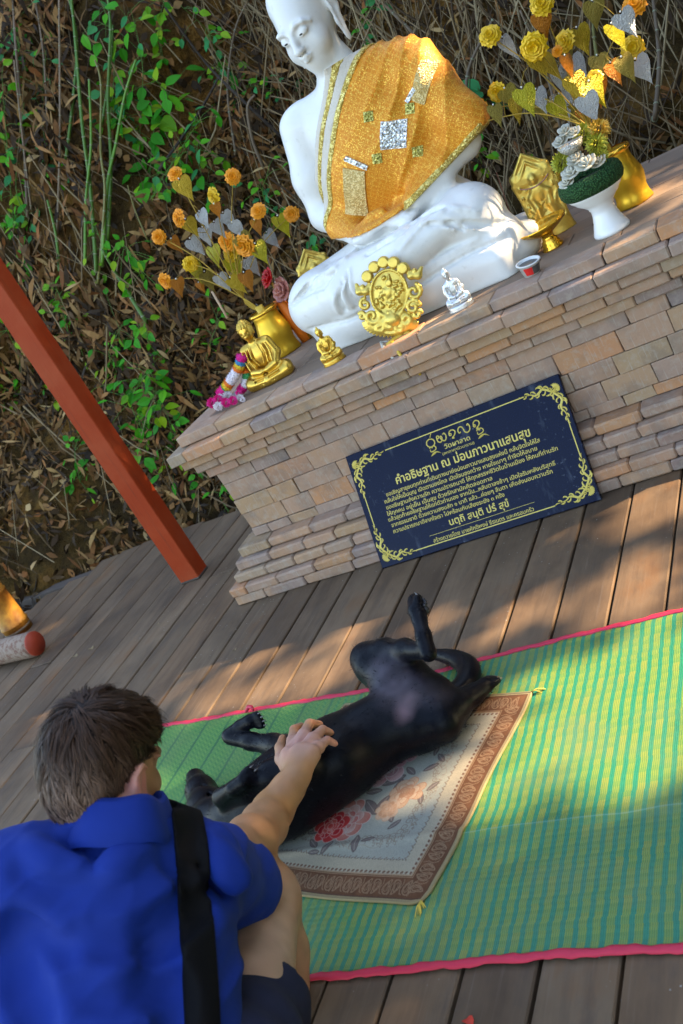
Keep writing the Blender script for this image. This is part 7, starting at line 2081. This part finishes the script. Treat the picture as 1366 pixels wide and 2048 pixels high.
# px, py, height, half widths across and along the sun, strength
for g_ in [(1180, 1020, 0, .10, .05, .6), (1330, 1000, 0, .16, .09, .9), (1250, 1180, 0, .14, .08, .8), (1040, 1230, 0, .12, .07, .75), (860, 1240, 0, .07, .05, .5), (1330, 1130, 0, .10, .06, .6),
           (1300, 1330, 0, .20, .09, .95), (1130, 1400, 0, .16, .10, .85), (1050, 1560, 0, .11, .10, .9), (1230, 1500, 0, .16, .10, .9), (980, 1590, 0, .06, .06, .8), (1330, 1450, 0, .10, .07, .5), (1320,1560,0,.05,.05,.6),
           (960, 1640, 0, .05, .06, .7), (820, 1600, 0, .06, .05, .7), (980, 1430, 0, .05, .04, .6),
           (640, 1350, 0, .10, .06, .85), (520, 1380, 0, .12, .06, .85), (420, 1400, 0, .09, .05, .8), (560, 1320, 0, .05, .035, .6), (720, 1350, 0, .04, .04, .5),
           (220, 1130, 0, .12, .05, .9), (140, 1190, 0, .10, .05, .8), (290, 1170, 0, .16, .06, .8), (120, 1230, 0, .2, .05, .6), (220, 1320, 0, .14, .05, .75), (90, 1420, 0, .16, .06, .75), (150, 1370, 0, .10, .05, .6), (30, 1380, 0, .14, .05, .7),
           (60, 1530, 0, .07, .04, .5), (30, 1230, .15, .10, .05, .95), (30, 1240, .05, .12, .06, .9), (330, 1130, 0, .05, .03, .4), (440, 1070, 0, .10, .05, .5),
           (1330, 390, .70, .20, .09, 1), (1250, 430, .70, .12, .07, .8), (1290, 350, .7, .1, .04, .5), (1180, 480, .70, .05, .03, .4), (1010, 560, .70, .06, .03, .8), (1030, 490, .74, .09, .07, 1), (1015, 430, .88, .08, .09, 1),
           (1130, 215, 1.15, .07, .06, .95), (1015, 100, 1.25, .06, .06, .95), (1160, 150, 1.2, .07, .05, .5), (1060, 455, .85, .07, .06, .8), (1260, 420, .78, .06, .06, .9), (1080, 360, .95, .10, .1, .5)]:
    gap(*g_)
for (p, ra, rb, s) in [((-5.2, 4.3, 0.5), .5, .2, .6), ((-4.0, 4.7, 1.6), .25, .2, .5), ((-1.2, 4.9, 1.9), .3, .2, .5), ((-0.4, 4.6, 1.2), .3, .2, .55), ((-2.6, 4.9, 2.2), .3, .2, .4), ((-3.2, 4.4, .5), .2, .2, .4),
                       ((-6.0, 4.2, .6), .5, .3, .5)]:
    a, b = cab(p); gaps.append((a, b, ra, rb, s))
SHADE = [cab(at_y(px, py, 3.27)) + (.2,) for (px, py) in ((60, 620), (160, 760), (250, 890), (310, 990), (370, 1090))] + [cab(at_z(400, 1585, .06)) + (.2,)] + [cab(at_z(px, py, z)) + (r_,) for (px, py, z, r_) in ((700, 1470, .22, .22), (590, 1530, .24, .2), (830, 1380, .2, .12), (240, 1850, .6, .35), (210, 1500, .8, .2), (790, 250, 1.3, .12), (250, 900, .8, .22), (330, 1050, .35, .2), (100, 680, 1.5, .22), (640, 950, .3, .25), (900, 870, .35, .18))]
GA = np.array(gaps)
def leaves(n, seed):
    g = np.random.default_rng(seed)
    a = g.uniform(-6.2, 3.6, n); b = g.uniform(-2.6, 4.2, n); d = g.uniform(6.0, 9.0, n)
    T = np.zeros(n)
    for (ga, gb_, ra, rb, s) in GA:
        T = np.maximum(T, s * np.clip(1.5 * np.exp(-(((a - ga) / (0.85 * ra + 0.02)) ** 2 + ((b - gb_) / (0.85 * rb + 0.02)) ** 2) ** 1.5), 0, 1))
    sp = vnoise(np.stack([a, b, 0 * a], 1), 3.0, 8)
    T = np.maximum(T, 0.30 * np.clip((sp - 0.70) / 0.1, 0, 1))
    for (ga, gb_, ra) in SHADE:
        T = T * (1 - np.exp(-(((a - ga) / ra) ** 2 + ((b - gb_) / ra) ** 2) ** 2))
    keep = g.random(n) < (1 - T) ** 2.6
    P = C0 + a[:, None] * CA + b[:, None] * CB + d[:, None] * SD
    keep &= P[:, 2] > 0.3
    # keep the view of the camera free
    q_ = P - np.array(CAMP); dep = q_ @ np.array(_f); px_ = q_ @ np.array(_r); 
    keep &= ~((dep > 0) & (px_ < dep * 0.55))
    P = P[keep]; n = len(P)
    N = g.normal(0, 1, (n, 3)) + SD * 1.0; N /= np.linalg.norm(N, axis=1)[:, None]
    t = np.cross(N, g.normal(0, 1, (n, 3))); t /= np.linalg.norm(t, axis=1)[:, None]; s_ = np.cross(N, t)
    L = g.uniform(0.05, 0.09, n)[:, None]; W = L * 0.42
    V = np.stack([P - t * L, P + s_ * W, P + t * L, P - s_ * W], 1).reshape(-1, 3)
    return V, np.arange(4 * n).reshape(n, 4)
V, F = leaves(140000, 5)
canopy = mobj('overhead_foliage', np_mesh('overhead_foliage', V, F, smooth=False), M_CANOPY); canopy['kind'] = 'stuff'
canopy['label'] = 'leafy branches overhanging the deck from the right'

# the wood closing the view on the right of the deck: dense leaves from ground to canopy
def thicket(n, seed):
    g = np.random.default_rng(seed)
    P = np.stack([g.uniform(2.6, 5.8, n), g.uniform(-3.5, 9.0, n), g.uniform(-0.3, 6.5, n)], 1)
    rel = P - C0; a = rel @ CA; b = rel @ CB
    T = np.zeros(n)
    for (ga, gb_, ra, rb, s) in GA:
        T = np.maximum(T, (np.abs(a - ga) < 1.6 * ra + 0.16) & (np.abs(b - gb_) < 1.6 * rb + 0.16))
    q_ = P - np.array(CAMP); dep = q_ @ np.array(_f); px_ = q_ @ np.array(_r)
    keep = (T < 0.5) & ~((dep > 0) & (px_ < dep * 0.62)) & (P[:, 2] < 0.6 + 5.9 * vnoise(P, 0.5, 4) + 1.5)
    P = P[keep]; n = len(P)
    N = g.normal(0, 1, (n, 3)); N /= np.linalg.norm(N, axis=1)[:, None]
    t = np.cross(N, g.normal(0, 1, (n, 3))); t /= np.linalg.norm(t, axis=1)[:, None]; s_ = np.cross(N, t)
    L = g.uniform(0.10, 0.20, n)[:, None]; W = L * 0.45
    return np.stack([P - t * L, P + s_ * W, P + t * L, P - s_ * W], 1).reshape(-1, 3), np.arange(4 * n).reshape(n, 4)
V, F = thicket(16000, 9)
th = mobj('thicket', np_mesh('thicket', V, F, smooth=False), M_CANOPY); th['kind'] = 'stuff'
th['label'] = 'dense leafy thicket beside the deck'
# ------------------------------------------------------------------ plants on the bank
def leaf_mesh(kind):
    mb = MB()
    prof = {'ovate': [(0, 0.0), (0.16, 0.10), (0.31, 0.30), (0.30, 0.52), (0.19, 0.76), (0.0, 1.0)],
            'long': [(0, 0.0), (0.09, 0.12), (0.15, 0.35), (0.14, 0.58), (0.08, 0.8), (0.0, 1.0)],
            'broad': [(0, 0.0), (0.28, 0.04), (0.44, 0.28), (0.40, 0.52), (0.24, 0.78), (0.0, 1.0)]}[kind]
    bend = lambda y: -0.22 * y * y
    for s in (1, -1):
        e = [(x * s, y, bend(y) + 0.16 * x) for x, y in prof]; c = [(0, y, bend(y)) for _, y in prof]
        n = len(prof); fs = [(n + i, i, i + 1, n + i + 1) for i in range(n - 1)]
        mb.add(e + c, fs if s > 0 else [tuple(reversed(f)) for f in fs])
    return mb.mesh('leaf')
LEAFME = {}
for k in ('ovate', 'long', 'broad'):
    for mn, mm in (('g', M_LEAF), ('y', M_LEAF_Y), ('t', M_LEAF_T)):
        LEAFME[k, mn] = leaf_mesh(k); LEAFME[k, mn].materials.append(mm)
def bank_pt(px, py, off):
    p = bank_hit(px, py); return p - ray(px, py).normalized() * off
def plant(label, stem_px, n, spread, size, kinds, seed, off=(0.02, 0.22), nm='leafy_plant', up=0.5):
    g = random.Random(seed); n = int(n * 1.35) if n > 10 else n; size *= 1.08
    k = len(stem_px)
    P = [bank_pt(x, y, off[0] + (off[1] - off[0]) * i / max(1, k - 1)) for i, (x, y) in enumerate(stem_px)]
    P0 = bank_pt(*stem_px[0], -0.02)
    t = thing(nm, label, 'plant', tuple(P0), group='green plants on the earth bank')
    S_ = [Vector(v) for v in arc([tuple(P0)] + [tuple(p) for p in P], 16)]
    st = MB(); st.tube([v - P0 for v in S_], [0.0035 - 0.0022 * i / len(S_) for i in range(len(S_))], 5)
    for i in range(n):
        f = g.uniform(0.12, 1.0); j = min(int(f * (len(S_) - 1)), len(S_) - 2); b = S_[j].lerp(S_[j + 1], g.random())
        a = g.uniform(0, 2 * PI); rr = abs(g.gauss(0, 0.6)) * spread / FPX * (b - CAMP).length
        d = _r * math.cos(a) + _u * math.sin(a) - _f * g.uniform(-0.2, 0.7)
        p = b + d.normalized() * rr
        if rr > 0.012: st.tube([b - P0, (b + p) / 2 + Vector((0, 0, 0.01)) - P0, p - P0], [0.0014, 0.0012, 0.001], 4, cap=False)
        kd, mn = g.choice(kinds)
        if mn == 'g' and g.random() < 0.22: mn = 'y'
        o = mobj('leaf', LEAFME[kd, mn], None, t)
        nrm = (Vector((0, 0, 1)) * up + Vector((0.35, -0.8, 0.2)) * 0.8 + Vector((g.gauss(0, .4), g.gauss(0, .4), g.gauss(0, .4)))).normalized()
        dr = (d + Vector((0, 0, -0.5)) + Vector((g.gauss(0, .5), g.gauss(0, .5), g.gauss(0, .3)))); dr = (dr - nrm * dr.dot(nrm)).normalized()
        sx = dr.cross(nrm)
        M = Matrix(((sx.x, dr.x, nrm.x, p.x - P0.x), (sx.y, dr.y, nrm.y, p.y - P0.y), (sx.z, dr.z, nrm.z, p.z - P0.z), (0, 0, 0, 1)))
        o.matrix_local = M @ Matrix.Scale(size * g.uniform(0.6, 1.25), 4)
    st.build('stem', M_STEM_G, t)
    return t
OV, LO, BR = ('ovate', 'g'), ('long', 'g'), ('broad', 'g')
OY, LY, OT, BT = ('ovate', 'y'), ('long', 'y'), ('ovate', 't'), ('broad', 't')
plant('leafy creeper climbing the tall canes at the very top left of the bank', [(222, 230), (228, 110), (205, 5)], 34, 45, .068, [OV, OV, OT, BR], 1)
plant('leafy creeper with round leaves just right of the tall canes', [(280, 260), (285, 130), (262, 20)], 30, 42, .066, [OV, OT, BR], 2)
plant('creeper with large broad leaves hanging below the tall canes', [(300, 350), (310, 250), (345, 205), (300, 150)], 26, 38, .080, [BR, OV, OV], 3)
plant('small creeper over bare soil between the canes and the statue', [(335, 345), (370, 285), (400, 240)], 18, 36, .062, [OV, LO, OT], 4)
plant('green plant at the left edge of the bank above the red post', [(25, 430), (15, 300), (5, 170)], 26, 30, .070, [OV, OV, LO], 5)
plant('sprig of bluish leaves left of the tall green canes', [(60, 440), (32, 375), (48, 205)], 16, 30, .060, [OV, OT], 6)
plant('drooping green plant just above the top of the red post', [(62, 575), (45, 500), (25, 450)], 20, 34, .066, [OV, LO], 7)
plant('thin vine with scattered leaves crossing toward the statue head', [(485, 205), (455, 125), (410, 65)], 20, 34, .052, [OT, OV], 8)
plant('small vine leaves beside the statue bare shoulder', [(600, 190), (545, 178), (490, 172)], 22, 30, .046, [OV, OT], 9)
plant('broad leaved plant behind the top of the left leaf spray', [(455, 400), (410, 365), (392, 300)], 20, 40, .066, [OV, BR, OT], 10)
plant('small plant between the left leaf spray and the statue elbow', [(545, 440), (525, 385), (535, 350)], 16, 44, .056, [OV, OT], 11)
plant('bright green plant beside the upper end of the red post', [(155, 670), (130, 615), (105, 560)], 28, 42, .056, [OV, LO, OY], 12)
plant('low green plant in the litter right of the red post', [(235, 745), (218, 705), (245, 650)], 22, 40, .058, [OV, LO], 13)
plant('largest green bush on the bank left of the plinth corner', [(290, 870), (262, 800), (300, 740)], 44, 58, .070, [LO, OV, OV], 14)
plant('dense bush touching the left corner of the plinth', [(350, 905), (335, 830), (310, 780)], 40, 52, .068, [LO, OV, OV], 15)
plant('yellow green bush at the left edge below the red post', [(25, 800), (40, 730), (12, 655)], 24, 40, .060, [OY, LY, OV], 16)
plant('small green plant in dry litter left of the gold figurine', [(432, 725), (420, 690), (440, 640)], 16, 40, .052, [OV, LO], 17)
plant('green tuft in the gap under the plinth left end', [(462, 1030), (440, 990), (455, 950)], 14, 30, .052, [OV, LO], 18)
plant('large bluish green leaves just right of the gold robe', [(985, 215), (965, 195), (955, 175)], 5, 18, .095, [BT, BT], 19)
plant('pair of bright green leaves behind the statue left knee', [(1005, 410), (1000, 392)], 4, 12, .055, [OV], 20)
plant('straggling yellowish sprig in the shade at the left edge', [(120, 790), (75, 765), (60, 720)], 10, 34, .055, [OY, OV], 21)
plant('sparse vine with small leaves right of the statue head', [(735, 100), (722, 55), (742, 15)], 11, 30, .050, [OV, OT], 22)
plant('dark green leaves in shade behind the statue left elbow', [(965, 330), (955, 300)], 9, 26, .055, [OV], 23)
plant('few green leaves behind the statue right elbow', [(645, 500), (625, 465)], 9, 26, .050, [OV, OT], 24)
plant('leafy vine hanging at the top between canes and statue', [(440, 150), (420, 70), (360, 10)], 16, 40, .050, [OV, OT], 25)
plant('seedling with narrow leaves among brown litter above the bush', [(330, 720), (300, 690), (290, 640)], 14, 36, .050, [LO, OV], 26)
plant('shoots growing at the foot of the tall green canes', [(195, 560), (205, 500), (190, 450)], 12, 34, .050, [OV, OY], 27)
plant('small sprout beside the plinth back edge below the robe', [(1060, 330), (1050, 300)], 5, 20, .045, [OV, OY], 28)

plant('tangle of small leaves filling the gap left of the tall canes', [(95, 330), (85, 220), (92, 100)], 24, 44, .054, [OV, OT], 31)
plant('leafy mound low behind the red post near the deck edge', [(160, 960), (150, 900), (170, 850)], 20, 46, .056, [OV, LO], 32)
plant('vine with bright leaves running along the bank above the left spray', [(470, 330), (400, 300), (350, 320), (300, 400)], 26, 40, .056, [OV, OY], 33)
plant('bright leafy sprigs between the clump foot and the left spray', [(285, 560), (262, 510), (240, 480)], 22, 44, .054, [OV, OY, LO], 34)
plant('upright leafy shoot at the top between the creepers', [(325, 110), (318, 50), (330, -5)], 20, 36, .058, [OV, OY], 35)
plant('hanging leaves at the top edge near the left corner', [(45, 120), (30, 60), (15, 5)], 20, 40, .056, [OV, OT], 36)
plant('leafy sprigs in the shade just above the deck edge beside the plinth', [(400, 960), (390, 900), (410, 860)], 16, 36, .052, [LO, OV], 37)

# canes: jointed stalks standing on the bank
def cane(label, px_pts, r, mt, off=0.12, nodes=True, nm='bamboo_cane'):
    k = len(px_pts); base = bank_pt(*px_pts[0], -0.03)
    P = [tuple(base)] + [tuple(bank_pt(x, y, off + 0.05 * i)) for i, (x, y) in enumerate(px_pts)]
    t = thing(nm, label, 'cane', tuple(base), group='canes standing on the earth bank')
    S_ = [Vector(v) - base for v in arc(P, 20)]
    b = MB(); b.tube(S_, [1.25 * r * (1 - 0.45 * i / len(S_)) for i in range(len(S_))], 8); b.build('culm', mt, t)
    if nodes:
        nb = MB(); acc = 0.0; L = [0]
        for i in range(1, len(S_)):
            acc += (S_[i] - S_[i - 1]).length
            if acc > 0.075:
                acc = 0; d = (S_[i] - S_[i - 1]).normalized(); rr_ = 1.25 * r * (1 - 0.45 * i / len(S_))
                nb.tube([S_[i] - d * 0.003, S_[i], S_[i] + d * 0.003], [rr_ * 1.02, rr_ * 1.28, rr_ * 1.02], 8)
        if nb.v: nb.build('node_rings', M_NODE, t)['kind'] = 'stuff'
    return t
cane('leftmost tall green cane reaching the top of the view', [(133, 310), (147, 190), (154, 82), (138, -5)], .0085, M_STEM_G)
cane('green cane bending up from the foot of the clump', [(192, 530), (180, 370), (164, 246), (150, 74), (143, -5)], .0095, M_STEM_G)
cane('short green cane with leaning tip in the clump', [(205, 240), (221, 135), (226, 50)], .0075, M_STEM_G)
cane('green cane slanting up to the right from the clump foot', [(205, 520), (215, 370), (232, 287), (250, 190), (272, 120)], .009, M_STEM_G)
cane('yellow cane down the middle of the clump', [(197, 555), (210, 390), (201, 300), (202, 170), (190, 120)], .007, M_STEM_Y)
cane('pale dry cane left of the green clump', [(115, 455), (119, 330), (120, 205), (118, -5)], .007, M_STEM_B)
cane('brown cane near the left edge of the bank', [(55, 420), (45, 240), (32, 100), (25, -5)], .008, M_STEM_B)
cane('second brown cane leaning beside the left edge', [(62, 410), (48, 300), (28, 120)], .006, M_STEM_B)
cane('dark leaning branch between the canes and the statue', [(325, 330), (395, 230), (440, 150)], .008, M_BARK, nodes=False, nm='dead_branch')
cane('long dark branch crossing the bank beside the statue shoulder', [(575, 285), (490, 205), (415, 130), (330, 15)], .008, M_BARK, nodes=False, nm='dead_branch')
cane('pale curved root hanging on bare soil left of the statue', [(525, 330), (505, 280), (495, 215), (510, 190)], .009, M_STEM_B, nodes=False, nm='hanging_root')
cane('slanting dry cane right of the robe', [(930, 200), (940, 130), (985, 40)], .008, M_STEM_B, off=.2)
cane('pale dry cane at the top right corner', [(1310, 230), (1318, 120), (1306, -5)], .009, M_STEM_B, off=.2)
cane('grey cane above the statue left shoulder', [(830, 70), (780, 20), (750, -10)], .008, M_STEM_B, off=.15)
cane('green brown cane behind the right leaf spray', [(1205, 190), (1190, 90), (1180, -5)], .008, M_STEM_Y, off=.1)
cane('thin yellow shoot with narrow leaves below the clump', [(295, 480), (270, 420), (255, 370)], .004, M_STEM_Y, nodes=False)

cane('green cane at the right side of the clump rising straight', [(216, 470), (222, 330), (216, 200), (221, 60), (215, -5)], .009, M_STEM_G)
cane('dark green cane crossing low behind the clump', [(170, 520), (172, 400), (182, 290), (178, 160)], .008, M_STEM_G)
cane('short green cane broken off above the red post', [(120, 560), (112, 470), (95, 400)], .009, M_STEM_G)
cane('slanting green cane between the red post and the left spray', [(290, 640), (240, 560), (205, 500)], .010, M_STEM_G)
cane('dry cane hanging over the top left corner', [(95, 260), (88, 120), (70, -5)], .006, M_STEM_B)
cane('bent straw coloured cane left of the statue head', [(470, 300), (455, 180), (470, 60), (500, -5)], .006, M_STEM_B)
cane('straw coloured cane leaning behind the right spray', [(1120, 250), (1090, 140), (1040, 20)], .006, M_STEM_B, off=.2)

# cut bamboo stump and painted offcut at the left edge of the deck
m = NT('lacquered_bamboo'); n1b = m.noise(1.0, 4, 0.6, m.vec((60, 60, 4))); nb2 = m.ramp(m.noise(11, 5, 0.6), [(0.35, 0.0), (0.62, 1.0)])
cbm = m.mix(nb2, (0.55, 0.26, 0.03), (0.26, 0.085, 0.010)); cbm = m.mix(m.ramp(n1b, [(0.55, 0.0), (0.7, 0.6)]), cbm, (0.20, 0.07, 0.01))
M_BAMB = m.set(cbm, 0.55, spec=0.35, bump=n1b, bstr=0.3, bdist=0.004)
t = thing('bamboo_stump', 'golden bamboo post standing at the left edge of the deck', 'bamboo post', (-4.245, 3.330, 0.0))
b = MB(); b.lathe([(0.0, 0.0), (0.074, 0.0), (0.075, 0.05), (0.079, 0.055), (0.079, 0.063), (0.074, 0.068), (0.073, 0.24), (0.077, 0.245), (0.077, 0.255), (0.072, 0.26), (0.070, 0.46), (0.064, 0.46), (0.062, 0.40), (0.0, 0.40)], 28); b.build('culm', M_BAMB, t)
b = MB(); b.lathe([(0.0755, 0.02), (0.0768, 0.022), (0.0768, 0.030), (0.0755, 0.032)], 28); b.build('binding', M_STEM_B, t)
t = thing('painted_offcut', 'short round wood offcut with red painted end and flaking white side on the deck', 'wood offcut', (-3.775, 2.985, 0.064), rotz=0.0)
m = NT('flaking_white_paint'); fl_ = m.noise(38, 6, 0.7)
M_FLAKE = m.set(m.mix(m.ramp(fl_, [(0.42, 0.0), (0.52, 1.0)]), (0.150, 0.070, 0.045), (0.24, 0.175, 0.130)), 0.8, bump=fl_, bstr=0.6, bdist=0.004)
M_REDEND = simple('red_painted_end', (0.42, 0.05, 0.015), (0.28, 0.03, 0.012), 20, 0.6, bump=0.4, bscale=60)
b = MB(); b.tube([(0.0, 0.0, 0.0), (-0.02, 0, 0), (-0.28, 0.03, 0.0), (-0.62, 0.08, 0.0)], [0.060, 0.063, 0.062, 0.060], 18); b.build('log', M_FLAKE, t)
b = MB(); b.tube([(0.006, 0, 0), (-0.004, 0, 0)], [0.0590, 0.0605], 18); b.build('cut_end', M_REDEND, t)
# small things dropped on the deck
def petal(px, py, r, mt, label, nm, cat):
    p = at_z(px, py, 0.0); b = MB(); g = random.Random(int(px))
    vs = [(r * math.cos(a) * g.uniform(.7, 1.2), r * math.sin(a) * g.uniform(.5, 1.0), 0.002 + 0.004 * math.sin(2 * a)) for a in [2 * PI * i / 8 for i in range(8)]]
    b.add(vs + [(0, 0, 0.001)], [(i, (i + 1) % 8, 8) for i in range(8)]); o = b.build(nm, mt); o.location = p; tag(o, label, cat); return o
petal(937, 2042, .012, simple('red_petal', (0.5, 0.03, 0.01)), 'small red petal on the deck plank below the mat', 'fallen_petal', 'petal')
for i, (px, py, lb) in enumerate([(150, 1312, 'curled brown leaf on the deck right of the painted offcut'), (182, 1297, 'pale dead leaf lying along a deck gap near the offcut'), (316, 1248, 'tiny dry leaf on the deck below the red post'), (470, 1300, 'brown leaf scrap on the deck below the plinth corner')]):
    petal(px, py, .018 if i < 2 else .010, M_TWIG, lb, 'dead_leaf', 'leaf')
